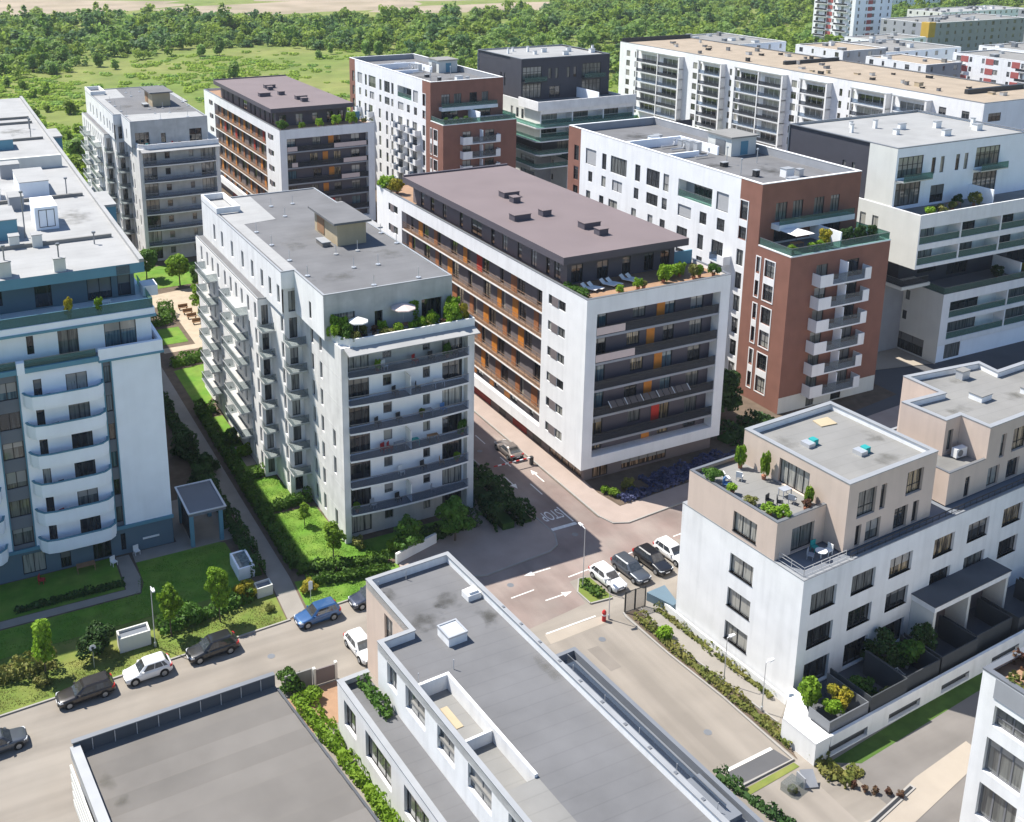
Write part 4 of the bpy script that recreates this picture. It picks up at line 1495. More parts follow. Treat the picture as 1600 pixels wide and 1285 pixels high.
    for z in tops:
        a = z - 1.5
        s = MB()
        Fr.box(s, 4.0, 13.0, a - .15, a + .05, .005, 1.5)
        o = T.part('balcony', s, W)
        for u0, u1, w0, w1 in ((4.0, 6.2, 1.41, 1.5), (4.0, 4.09, .005, 1.409), (11.9, 13.0, 1.41, 1.5), (12.91, 13.0, .005, 1.409)):
            q = MB()
            Fr.box(q, u0, u1, a + .051, z, w0, w1)
            T.part('parapet', q, W, sub=o)
        g = MB()
        Fr.box(g, 6.25, 11.85, a + .06, z - .1, 1.44, 1.47)
        T.part('railing', g, 'glass_clear', sub=o)
        q = MB()
        Fr.box(q, 8.7, 8.8, a + .06, a + 2.7, .01, 1.40)
        T.part('divider', q, 'white_blue', sub=o)
    s = MB()
    s.ring([(X0 - .03, Y0 - .03), (X1 + .03, Y0 - .03), (X1 + .03, YS - .05), (X0 - .03, YS - .05)], .3, H, H + .16)
    T.part('coping', s, W)
    s = MB()
    s.box(X0 + .1, X1 - .1, Y0 + .1, YS + .2, H - .3, H - .02)
    T.part('terrace', s, 'membrane_mid')
    glass_rail(T, [(X0 + .15, YS - .1), (X0 + .15, Y0 + .15), (X1 - .15, Y0 + .15), (X1 - .15, YS - .1)], H + .17, .95, 'glass_green')
    s = MB()
    s.prism([(107.5, YS - .02), (107.7, YS - .02), (107.7, Y0 + .6), (107.5, Y0 + .6)], H, H + 2.1)
    T.part('terrace_divider', s, 'white_blue')
    # front, upper brick face
    Fu = Face(T, X0, YS, X1, YS)
    Fu.wall('wall', 'brick_red', H, HU, [(2.6, 4.6, 24.9, 27.4, dict(n=3, pane='pane_sheer')), (5.6, 7.4, 24.9, 27.4, dict(n=3, pane='pane_sheer')), (9.4, 11.2, 24.9, 27.4, dict(n=3)), (12.4, 14.0, 24.9, 27.4, dict(n=3, pane='pane_sheer')), (2.6, 6.6, 22.0, 24.0, dict(n=3, pane='pane_dark')), (9.8, 14.6, 22.0, 24.0, dict(n=4, pane='pane_dark'))])
    s = MB()
    Fu.box(s, 2.0, 15.6, 24.0, 24.75, .005, 1.5)
    o = T.part('balcony', s, W)
    g = MB()
    Fu.box(g, 2.05, 15.5, 24.76, 25.6, 1.42, 1.45)
    T.part('railing', g, 'glass_green', sub=o)
    R = Face(T, X1, Y0, X1, YS)
    R.wall('wall', 'brick_red', 0, H)
    R = Face(T, X1, YS, X1, Y1)
    R.wall('wall', W, 0, HU)
    Bk = Face(T, X1, Y1, X0, Y1)
    Bk.wall('wall', W, 0, HU)
    # roof: a membrane deck sunk behind parapets, with walls, plant and a stair head
    ZR = HU - 1.2
    s = MB()
    s.box(X0 + .3, X1 - .3, YS + .3, Y1 - .3, ZR - .3, ZR)
    T.part('roof', s, 'membrane_mid')
    s = MB()
    s.ring([(X0 + .003, YS + .003), (X1 - .003, YS + .003), (X1 - .003, Y1 - .003), (X0 + .003, Y1 - .003)], .32, ZR - .2, HU)
    T.part('parapet', s, 'grey_wall')
    s = MB()
    s.ring([(X0 - .03, YS - .03), (X1 + .03, YS - .03), (X1 + .03, Y1 + .03), (X0 - .03, Y1 + .03)], .4, HU, HU + .1)
    T.part('coping', s, 'white')
    s = MB()
    s.box(X0 + .4, X0 + 10.5, 135.0, 135.3, ZR, HU + .15)
    s.box(X0 + 10.5, X0 + 10.8, 126, 135.3, ZR, HU + .15)
    s.box(X0 + .4, X0 + 7.5, 126.6, 126.9, ZR, HU - .35)
    T.part('plant_wall', s, 'white_blue')
    s = MB()
    s.box(X0 + 11.6, X0 + 16.4, 124.2, 129.6, ZR, HU + 1.6)
    o = T.part('stair_head', s, 'offwhite')
    s = MB()
    s.box(X0 + 11.3, X0 + 16.7, 123.9, 129.9, HU + 1.6, HU + 1.8)
    T.part('stair_head_roof', s, 'membrane_pale', sub=o)
    s = MB()
    s.box(X0 + 11.53, X0 + 11.599, 125.6, 127.8, ZR + .1, ZR + 2.2)
    T.part('door', s, 'metal_trim', sub=o)
    s = MB()
    s.box(X0 + 13.4, X0 + 14.8, 124.14, 124.199, ZR + .1, ZR + 2.2)
    T.part('door', s, 'petrol', sub=o)
    for i, (dx, y, sx, sy, h, m) in enumerate(((9.0, 130.5, 1.2, .9, 1.5, 'metal_pale'), (9.2, 132.6, 1.4, 1.0, 1.3, 'metal_pale'), (8.6, 128.4, .9, .9, 1.7, 'metal_pale'), (7.2, 137.5, 1.5, 1.1, 1.2, 'white_blue'), (9.8, 110.5, 1.5, 1.2, 1.2, 'white'), (11.6, 110.0, .8, .8, 1.0, 'metal_pale'), (6.0, 112.5, .7, .7, .9, 'metal_dark'), (8.0, 107.5, 1.7, .9, .7, 'white'), (10.5, 106.4, 1.6, .8, .6, 'white'), (6.3, 119.5, 1.0, .7, .6, 'metal_dark'), (9.6, 139.6, 1.1, 1.1, .8, 'metal_pale'))):
        roof_unit(T, X0 + dx, y, ZR, sx, sy, h, m, 'coping')
    for dx, y, h in ((7.6, 120.5, 2.4), (4.6, 114.0, 2.2), (12.0, 119.0, 2.0)):
        s = MB()
        s.cyl(X0 + dx, y, ZR, ZR + h, .06, 6)
        s.cyl(X0 + dx, y, ZR + h, ZR + h + .25, .16, 8)
        T.part('flue', s, 'metal_pale')
    for x, y, rx, ry in ((102, 108, 2.5, 2), (109, 114, 3, 4), (104, 120, 3, 3), (107, 143, 4, 4)):
        stain(T, x, y, ZR, rx, ry)
    d = MB()
    for y in (125.2, 131.0, 133.4):
        d.tube([(X0 + 5.6, y, ZR + .4), (X0 + 7.9, y, ZR + .4), (X0 + 8.4, y + .3, ZR + .9), (X0 + 8.4, y + .3, ZR + 1.4)], .16, 6)
    T.part('duct', d, 'metal_pale')
    return T


def loggia_row(T, F, u0, u1, z0, z1, n, wallmat, frame, rail='glass_green', depth=1.8, gap=.25, pane=None):
    """openings for n loggias between u0 and u1; returns holes, and builds inner walls + glass"""
    holes = []
    wd = (u1 - u0 - gap * (n - 1)) / n
    for k_ in range(n):
        a = u0 + k_ * (wd + gap)
        b = a + wd
        holes.append((a, b, z0, z1))
        p0, p1 = F.pt(a, 0, -depth), F.pt(b, 0, -depth)
        fi = Face(T, p0[0], p0[1], p1[0], p1[1])
        fi.wall('loggia_wall', wallmat, z0, z1, [(.3, wd * .68, z0 + .06, z1 - .25, dict(n=4, pane=pane))])
        g = MB()
        F.box(g, a + .02, b - .02, z0 + .02, z0 + 1.0, -.14, -.11)
        o = T.part('railing', g, rail)
        g = MB()
        F.box(g, a + .02, b - .02, z0 + 1.001, z0 + 1.05, -.15, -.10)
        T.part('handrail', g, 'metal_pale', sub=o)
    return holes


def terraced_block(off, label, dark=False, full=True):
    """stacked white boxes with loggias; a two-storey penthouse on top"""
    T = Thing('terraced_white_apartment_block', label, 'building', (140, 114), off, group='stacked white apartment blocks')
    W = 'white_clean'
    # lower box
    X0, X1, Y0, Y1 = 131.5, 172.0, 101.0, 128.0
    F = Face(T, X0, Y0, X1, Y0)
    h1 = loggia_row(T, F, 1.6, 39.5, 3.6, 6.3, 3, 'white_clean', 'frame_dark')
    h2 = loggia_row(T, F, 1.6, 39.5, 7.0, 9.5, 3, 'white_clean', 'frame_dark')
    mb = MB()
    F.sheet(mb, 0, F.L, 2.8, 10.9, h1 + h2, 1.8)
    T.part('wall', mb, W)
    F.wall('base_wall', 'white_blue', 0, 2.8, [(2.0, 5.4, .3, 2.6, dict(n=2)), (22, 27, .2, 2.6, dict(n=3))], w=-.3)
    L = Face(T, X0, Y1, X0, Y0)
    L.wall('wall', 'offwhite', 0, 10.9, [(20.2, 21.0, 5.0, 6.4, dict(n=1)), (20.4, 21.2, 8.2, 9.7, dict(n=1)), (16.2, 24.6, .2, 2.9, dict(n=4, pane='pane_dark'))])
    R = Face(T, X1, Y0, X1, Y1)
    R.wall('wall', W, 0, 10.9)
    Bk = Face(T, X1, Y1, X0, Y1)
    Bk.wall('wall', W, 0, 10.9)
    s = MB()
    s.box(X0 + .05, X1 - .05, Y0 + .05, Y1 - .05, 10.5, 10.75)
    T.part('terrace', s, 'slate')
    glass_rail(T, [(X0 + .2, Y0 + 6), (X0 + .2, Y0 + .15), (X1 - .2, Y0 + .15)], 10.9, .95, 'glass_green')
    # wing with side balconies, left of the lower box
    s = MB()
    wf = Face(T, 127.2, 128, 127.2, 108)
    ww = []
    for z in (4.6, 8.0):
        ww.append((13.5, 19.6, z, z + 2.4, dict(n=3, pane='pane_sheer')))
    wf.wall('wing_wall', 'offwhite', 0, 11.6, ww + [(13.5, 19.0, .3, 3.0, dict(n=2))])
    ws = Face(T, 127.2, 108, X0, 108)
    ws.wall('wing_wall', 'grey_wall', 0, 11.6)
    for z in (4.5, 7.9):
        s = MB()
        s.box(125.8, 127.19, 108.0, 115, z - .2, z)
        s.box(125.8, 125.9, 108.0, 115, z + .001, z + .9)
        s.box(125.9, 127.19, 108.0, 108.1, z + .001, z + .9)
        T.part('balcony', s, 'offwhite')
    s = MB()
    s.box(125.6, 131.5, 103.6, 127.9, 11.6, 12.1)
    T.part('wing_roof', s, 'offwhite')
    glass_rail(T, [(125.8, 127.5), (125.8, 103.8), (131.2, 103.8)], 12.1, 1.0, 'glass_dark')
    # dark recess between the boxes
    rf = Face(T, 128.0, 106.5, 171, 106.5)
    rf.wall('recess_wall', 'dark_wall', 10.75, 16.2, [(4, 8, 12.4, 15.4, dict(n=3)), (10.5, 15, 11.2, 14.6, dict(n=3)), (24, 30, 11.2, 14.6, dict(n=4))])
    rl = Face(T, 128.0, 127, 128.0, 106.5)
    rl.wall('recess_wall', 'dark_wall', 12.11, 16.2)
    s = MB()
    s.prism([(148.6, 106.4), (148.85, 106.4), (148.85, 101.6), (148.6, 101.6)], 10.8, 13.2)
    T.part('terrace_divider', s, 'white_blue')
    # upper box, cantilevered to the left
    U0, U1, V0, V1 = 123.4, 148.5 if dark else 166.0, 100.0, 128.0
    F = Face(T, U0, V0, U1, V0)
    nl, ue = (3, 24.8) if dark else (5, 42.3)
    h1 = loggia_row(T, F, .25, ue, 16.75, 18.95, nl, 'white_clean', 'frame_dark', depth=2.2)
    h2 = loggia_row(T, F, .25, ue, 19.8, 22.1, nl, 'white_clean', 'frame_dark', depth=2.2)
    mb = MB()
    F.sheet(mb, 0, F.L, 16.2, 24.0, h1 + h2, 2.2)
    T.part('wall', mb, W)
    L = Face(T, U0, V1, U0, V0)
    L.wall('wall', 'offwhite', 16.2, 24.0, [(V1 - y - 1.1, V1 - y, 20.0, 22.2, dict(n=1)) for y in (107.2, 109.5, 112.0)])
    R = Face(T, U1, V0, U1, V1)
    R.wall('wall', W, 16.2, 24.0)
    Bk = Face(T, U1, V1, U0, V1)
    Bk.wall('wall', W, 16.2, 24.0)
    s = MB()
    s.box(U0 + .03, U1 - .03, V0 + .03, V1 - .03, 16.22, 16.5)
    T.part('soffit', s, W)
    s = MB()
    s.box(U0 + .05, U1 - .05, V0 + .05, V1 - .05, 23.2, 23.5)
    T.part('terrace', s, 'membrane_pale')
    s = MB()
    s.ring([(U0, V0), (U1, V0), (U1, V1), (U0, V1)], .2, 24.0, 24.12)
    T.part('coping', s, 'white')
    # penthouse
    A0, A1, B0, B1, H0, H = 123.5, 152.0, 105.2, 126.5, 24.121, 32.5
    if dark:
        B0, B1 = 110.0, 131.0
        A0, A1 = 124.2, 148.2
        H = 33.0
    pm_ = 'dark_wall' if dark else 'white_blue'
    F = Face(T, A0, B0, A1, B0)
    F.wall('penthouse_wall', pm_, 23.5, H, [(.4, 5.4, 24.0, 27.4, dict(n=5, tr=.7, pane='pane_sheer', fw=.12)), (.4, 5.4, 28.2, 31.2, dict(n=5, tr=.6, pane='pane_sheer', fw=.12)), (7.2, 8.0, 28.2, 30.6, dict(n=1)), (9.0, 9.8, 28.2, 30.6, dict(n=1)), (12.2, 13.0, 28.2, 30.6, dict(n=1)), (14.0, 14.8, 28.2, 30.6, dict(n=1)), (7.6, 10.4, 23.8, 26.4, dict(n=2, pane='pane_dark')), (16.4, 21.6, 28.2, 31.2, dict(n=5, tr=.6, pane='pane_sheer', fw=.12)), (16.4, 21.6, 24.0, 27.4, dict(n=5, tr=.7, pane='pane_sheer', fw=.12))])
    L = Face(T, A0, B1, A0, B0)
    k_ = B1 - B0 - 5.0
    L.wall('penthouse_wall', 'dark_wall' if dark else 'offwhite', 24.0, H, [], u0=k_)
    L.wall('penthouse_wall', 'dark_wall', 24.0, H, [(k_ - 5.0, k_ - 4.4, 26.0, 29.0, dict(n=1)), (k_ - 3.2, k_ - 2.6, 26.0, 29.0, dict(n=1))], u1=k_ - .001, w=-.25)
    R = Face(T, A1, B0, A1, B1)
    R.wall('penthouse_wall', pm_, 23.5, H)
    Bk = Face(T, A1, B1, A0, B1)
    Bk.wall('penthouse_wall', 'white', 23.5, H)
    for u in (.2, 16.2):
        s = MB()
        F.box(s, u, u + 5.9, 27.8, 27.95, .005, 1.4)
        o = T.part('balcony', s, 'metal_pale' if not dark else 'metal_dark')
        g = MB()
        F.box(g, u + .02, u + 5.88, 27.951, 28.95, 1.35, 1.38)
        T.part('railing', g, 'glass_green', sub=o)
    s = MB()
    s.box(A0 + .3, A1 - .05, B0 + .05, B1 - .05, H - .6, H - .25)
    T.part('roof', s, 'membrane_silver')
    s = MB()
    s.ring([(A0 + .002, B0 + .002), (A1, B0 + .002), (A1, B1), (A0 + .002, B1)], .3, H, H + .12)
    T.part('coping', s, 'metal_trim')
    for x, y, sx, sy, h in ((128, 118, .4, .4, 1.3), (131, 121, .4, .4, 1.0), (134, 119, .5, .5, 1.3), (133, 114, .7, .7, .8), (137, 116.5, 1.3, .5, .9), (139, 110, 1.4, .6, .9), (143, 115, 1.2, .6, 1.0), (147, 111, 1.2, 1.0, .9), (148.5, 113, .5, .5, 1.4)):
        roof_unit(T, x, y + B0 - 105.2, H - .25, sx, sy, h, 'white', 'coping')
    s = MB()
    s.prism([(139.2, B0 - .01), (139.4, B0 - .01), (139.4, V0 + 1), (139.2, V0 + 1)], 23.5, 25.8)
    T.part('terrace_divider', s, 'white_blue')
    if dark:
        s = MB()
        F2 = Face(T, U0 - 1.0, V0 - .6, U1, V0 - .6)
        F2.box(s, 0, F2.L, 23.0, 25.0, -.25, 0)
        L2 = Face(T, U0 - 1.0, V0 + 8, U0 - 1.0, V0 - .6)
        L2.box(s, 0, L2.L - .251, 23.0, 25.0, -.25, 0)
        T.part('parapet', s, 'concrete_pale')
        for z in (19.4, 16.4, 13.4, 10.4):
            s = MB()
            s.prism([(U0 - 1.6, V0 + 20), (U0 - 1.6, V0 - .9), (U0 - .9, V0 - 1.6), (U1, V0 - 1.6), (U1, V0 - .02), (U0 - .02, V0 - .02), (U0 - .02, V0 + 20)], z - .25, z)
            o = T.part('balcony', s, 'white')
            g = MB()
            strip(g, [(U0 - 1.5, V0 + 20), (U0 - 1.5, V0 - .8), (U0 - .8, V0 - 1.5), (U1, V0 - 1.5)], .03, z, z + .95)
            T.part('railing', g, 'glass_green', sub=o)
    return T


C1 = concrete_block((0, 0), 'pale concrete apartment block with parasols on its roof terrace, beside the mirrored stop marking')
C2 = concrete_block((1.0, 106.5), 'pale concrete apartment block with furniture on its terrace, standing before the meadow', full=False)
W1 = timber_block((0, 0), 'white framed block with brown roof and orange shutters above the road junction')
W2 = timber_block((.3, 110), 'white framed block with brown roof and orange shutters, farther back against the meadow', full=False)
B1 = brick_block((0, 0), 'red brick and white block with yellow shrub on its terrace, nearer to the camera')
B2 = brick_block((.3, 101), 'red brick and white block beside the meadow, farther from the camera', full=False)
R1 = terraced_block((0, 0), 'stacked white block with pale flat roof and plants on its terrace at right')
R2 = terraced_block((0, 101), 'white block with a black penthouse and glass balconies, in front of the wood', dark=True, full=False)

# ------------------------------------------------------------------ blue and white block at left
def blue_block():
    T = Thing('blue_trimmed_apartment_block', 'long white apartment block with petrol blue trim and curved balconies at left', 'building', (5, 150))
    X0, X1, Y0, Y1, H = -14.0, 19.4, 103.5, 222.0, 22.2
    F = Face(T, X0, Y0, X1, Y0)
    U = lambda x: x - X0
    fl = [4.25 + 3.12 * i for i in range(6)]         # balcony rim heights
    wins = []
    for z in fl:
        a = z - .95
        for dx in (0, -10.4):
            wins += [(U(7.2 + dx), U(7.95 + dx), a, a + 2.15, dict(n=1)), (U(10.2 + dx), U(12.2 + dx), a, a + 2.15, dict(n=2))]
    # wall is split by two recessed slate window strips
    seg = [(X0, -6.6), (-4.4, 3.7), (5.85, 13.7), (14.55, X1)]
    for a, b in seg:
        F.wall('wall', 'white_blue', 3.2, H, [w for w in wins if w[0] > U(a) and w[1] < U(b)], u0=U(a), u1=U(b))
    for a, b, n in ((-6.6, -4.4, 2), (3.7, 5.85, 2), (13.7, 14.55, 1)):
        F.wall('strip_wall', 'slate', 3.2, H, [(U(a) + .12, U(b) - .12, z - .55, z + 1.25, dict(n=n, pane=RND.choice(['pane_sky', 'pane_sheer', 'pane_dark']))) for z in fl], u0=U(a), u1=U(b), w=-.22)
        s = MB()
        for q in (a, b):
            F.box(s, U(q) - .06, U(q) + .06, 3.2, H, -.23, .03)
        T.part('trim', s, 'petrol')
    F.wall('base_wall', 'petrol_dark', 0, 3.2, [(U(4.4), U(6.6), .4, 2.6, dict(n=2)), (U(8.0), U(9.0), .15, 2.4, dict(n=1)), (U(11.2), U(13.0), .15, 2.4, dict(n=2)), (U(14.0), U(14.5), .5, 2.4, dict(n=1))], w=-.05)
    s = MB()
    F.box(s, 0, F.L + .1, 3.0, 3.35, .002, .18)
    T.part('cornice', s, 'petrol')
    # curved balconies
    for dx in (0, -10.4):
        for i, z in enumerate(fl):
            out = [(6.2 + dx, Y0 - .01), (6.35 + dx, Y0 - .55), (6.9 + dx, Y0 - 1.25)] + [(x + dx, Y0 - 1.45) for x in (8.0, 10.0, 12.0)] + [(12.9 + dx, Y0 - 1.3), (13.45 + dx, Y0 - .8), (13.6 + dx, Y0 - .01)]
            b = MB()
            b.prism(out, z - 1.42, z - 1.15)
            strip(b, out, .16, z - 1.149, z)
            o = T.part('balcony', b, 'white_blue', smooth=False)
            b = MB()
            strip(b, out, .24, z + .001, z + .09)
            T.part('rim', b, 'petrol', sub=o)
    # first setback with parapet and terrace
    L = Face(T, X1, Y1, X1, Y0)
    R = Face(T, X1, Y0, X1, Y1)
    R.wall('wall', 'white_blue', 3.2, H, [(8 + 6 * k, 10 + 6 * k, z - .9, z + 1.1, dict(n=2)) for k in range(16) for z in fl])
    R.wall('base_wall', 'petrol_dark', 0, 3.2, w=-.05)
    t = MB()
    t.box(X0, X1 - .02, Y0 + .02, Y1, H - .3, H)
    T.part('terrace', t, 'slate')
    s = MB()
    strip(s, [(X0, Y0 - .2), (13.45, Y0 - .2)], .3, H - .25, H + .25)
    T.part('cornice', s, 'petrol')
    s = MB()
    s.box(13.4, X1 + .25, Y0 - .35, Y0 + .1, H - .2, H + .95)
    s.box(X1 - .05, X1 + .25, Y0 + .101, Y1, H - .2, H + .95)
    T.part('parapet', s, 'white_blue')
    s = MB()
    s.box(13.35, X1 + .33, Y0 - .42, Y0 + .05, H - .42, H - .201)
    s.box(X1 + .02, X1 + .33, Y0 + .051, Y1, H - .42, H - .201)
    T.part('cornice', s, 'petrol')
    glass_rail(T, [(X0, Y0 - .1), (5.8, Y0 - .1)], H + .26, .75, 'glass_green')
    glass_rail(T, [(6.6, Y0 - .1), (13.2, Y0 - .1)], H + .26, .75, 'glass_green')
    s = MB()
    s.box(5.85, 6.55, Y0 - .4, Y0 + .3, H - .3, H + .9)
    T.part('pier', s, 'white_blue')
    F2 = Face(T, X0, 105.0, 19.0, 105.0)
    V = lambda x: x - X0
    F2.wall('wall', 'white_blue', H, 25.7, [(V(14.4), V(17.5), H + .3, 25.1, dict(n=2, pane='pane_sky')), (V(10.0), V(11.9), H + .3, 25.1, dict(n=2, pane='pane_sheer')), (V(7.1), V(7.75), H + .9, 25.0, dict(n=1)), (V(1), V(3), H + .3, 25.1, dict(n=2))])
    R2 = Face(T, 19.0, 105.0, 19.0, Y1 - 1)
    R2.wall('wall', 'white_blue', H, 25.7)
    s = MB()
    s.box(X0, 19.3, 104.0, Y1 - 1, 25.7, 26.35)
    T.part('cornice_slab', s, 'white_blue')
    s = MB()
    s.box(X0, 19.4, 103.9, 104.6, 25.45, 25.699)
    s.box(19.05, 19.4, 104.601, Y1 - 1, 25.45, 25.699)
    T.part('cornice', s, 'petrol')
    glass_rail(T, [(X0, 104.15), (19.15, 104.15), (19.15, 112)], 26.36, .95, 'glass_green', bar='petrol')
    # top storey under the blue roof; shade put into its darker front colour
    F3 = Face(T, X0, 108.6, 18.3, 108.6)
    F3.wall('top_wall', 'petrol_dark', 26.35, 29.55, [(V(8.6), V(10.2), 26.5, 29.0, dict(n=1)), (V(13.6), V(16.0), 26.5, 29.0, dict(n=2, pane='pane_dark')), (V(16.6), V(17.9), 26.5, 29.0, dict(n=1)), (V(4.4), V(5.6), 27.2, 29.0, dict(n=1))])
    R3 = Face(T, 18.3, 108.6, 18.3, Y1 - 2)
    R3.wall('top_wall', 'petrol', 26.35, 29.55)
    s = MB()
    s.box(X0, 18.95, 106.0, Y1 - 2, 29.55, 30.6, 1, 0)
    T.part('roof', s, ['white_roof', 'petrol'])
    s = MB()
    s.box(16.2, 17.5, 105.93, 105.999, 29.6, 30.5)
    T.part('roof_gutter_box', s, 'glass_clear')
    for y0, y1 in ((176, 176.35), (191, 191.4), (136.3, 136.75), (116.3, 116.6), (196, 196.3)):
        s = MB()
        s.box(4, 17.6, y0, y1, 30.601, 31.0)
        T.part('roof_upstand', s, 'membrane_pale')
    s = MB()
    s.box(3, 17.6, 154.6, 155.2, 30.601, 32.3)
    T.part('roof_wall', s, 'offwhite')
    s = MB()
    s.box(18.5, 18.95, 106.001, Y1 - 2.01, 30.601, 30.95)
    T.part('roof_kerb', s, 'white_roof')
    for x, y, sx, sy, h, m in ((11.0, 106.8, 1.1, .8, 1.3, 'offwhite'), (6.0, 107.4, 1.2, 1.2, 1.5, 'offwhite'), (10.0, 116.5, 1.0, 1.2, 1.3, 'offwhite'), (7.8, 117.0, 1.0, 1.2, 1.3, 'offwhite'), (12.2, 142.0, 3.4, 8.0, 2.0, 'white_blue'), (9.6, 134.0, 1.6, 3.0, 1.6, 'grey_wall'), (10.5, 151.5, 2.4, 2.4, 1.8, 'grey_wall'), (7.0, 140, 2.6, 3.4, 1.4, 'white_blue'), (6.0, 131, 2.4, 3.0, 1.3, 'metal_pale'), (10.2, 172.0, 5.0, 4.5, 1.5, 'petrol'), (5.5, 123.0, 6.0, 6.0, 2.2, 'petrol')):
        roof_unit(T, x, y, 30.6, sx, sy, h, m, 'white_roof')
    for x, y, rx, ry in ((15, 126, 2.5, 6), (14, 184, 3, 6)):
        stain(T, x, y, 30.6, rx, ry, 'stain_brown')
    d = MB()
    d.box(10.6, 13.0, 122.5, 127.5, 30.601, 33.2)
    o = T.part('stair_head', d, 'white_blue')
    f = Face(T, 10.6, 122.5, 13.0, 122.5)
    f.window(.35, 2.05, 30.9, 32.9, n=2, w=.02, pane='pane_sheer')
    for x, y, h in ((11.0, 106.8, 2.6), (15.5, 114.5, 1.2), (15.8, 137.0, 2.2), (16.0, 178.0, 2.8), (16.6, 186, 1.6), (9.2, 120.2, 5.0), (6.1, 107.4, 2.9)):
        d = MB()
        d.cyl(x, y, 30.6, 30.6 + h, .07, 6)
        d.cyl(x, y, 30.6 + h, 30.6 + h + .2, .2, 6)
        T.part('flue', d, 'metal_trim')
    for y in (131.0, 178.0):
        d = MB()
        d.box(18.96, 20.6, y, y + 7, 22.5, 30.2)
        o = T.part('side_bay', d, 'petrol')
        d = MB()
        d.box(18.96, 20.7, y - .1, y + 7.1, 30.2, 30.5)
        T.part('bay_roof', d, 'white_roof', sub=o)
    b = MB()
    b.box(18.9, 20.4, 107.5, 109.5, 26.4, 27.5)
    T.part('curved_balcony', b, 'white')
    b = MB()
    b.box(16.2, 17.9, Y0 - .12, Y0 - .055, 1.25, 1.45)
    T.part('wall_lamp', b, 'white')
    return T


blue_block()

# ------------------------------------------------------------------ terraced houses with garages, lower right (turned a little against the grid)
A_T = math.radians(4.3)


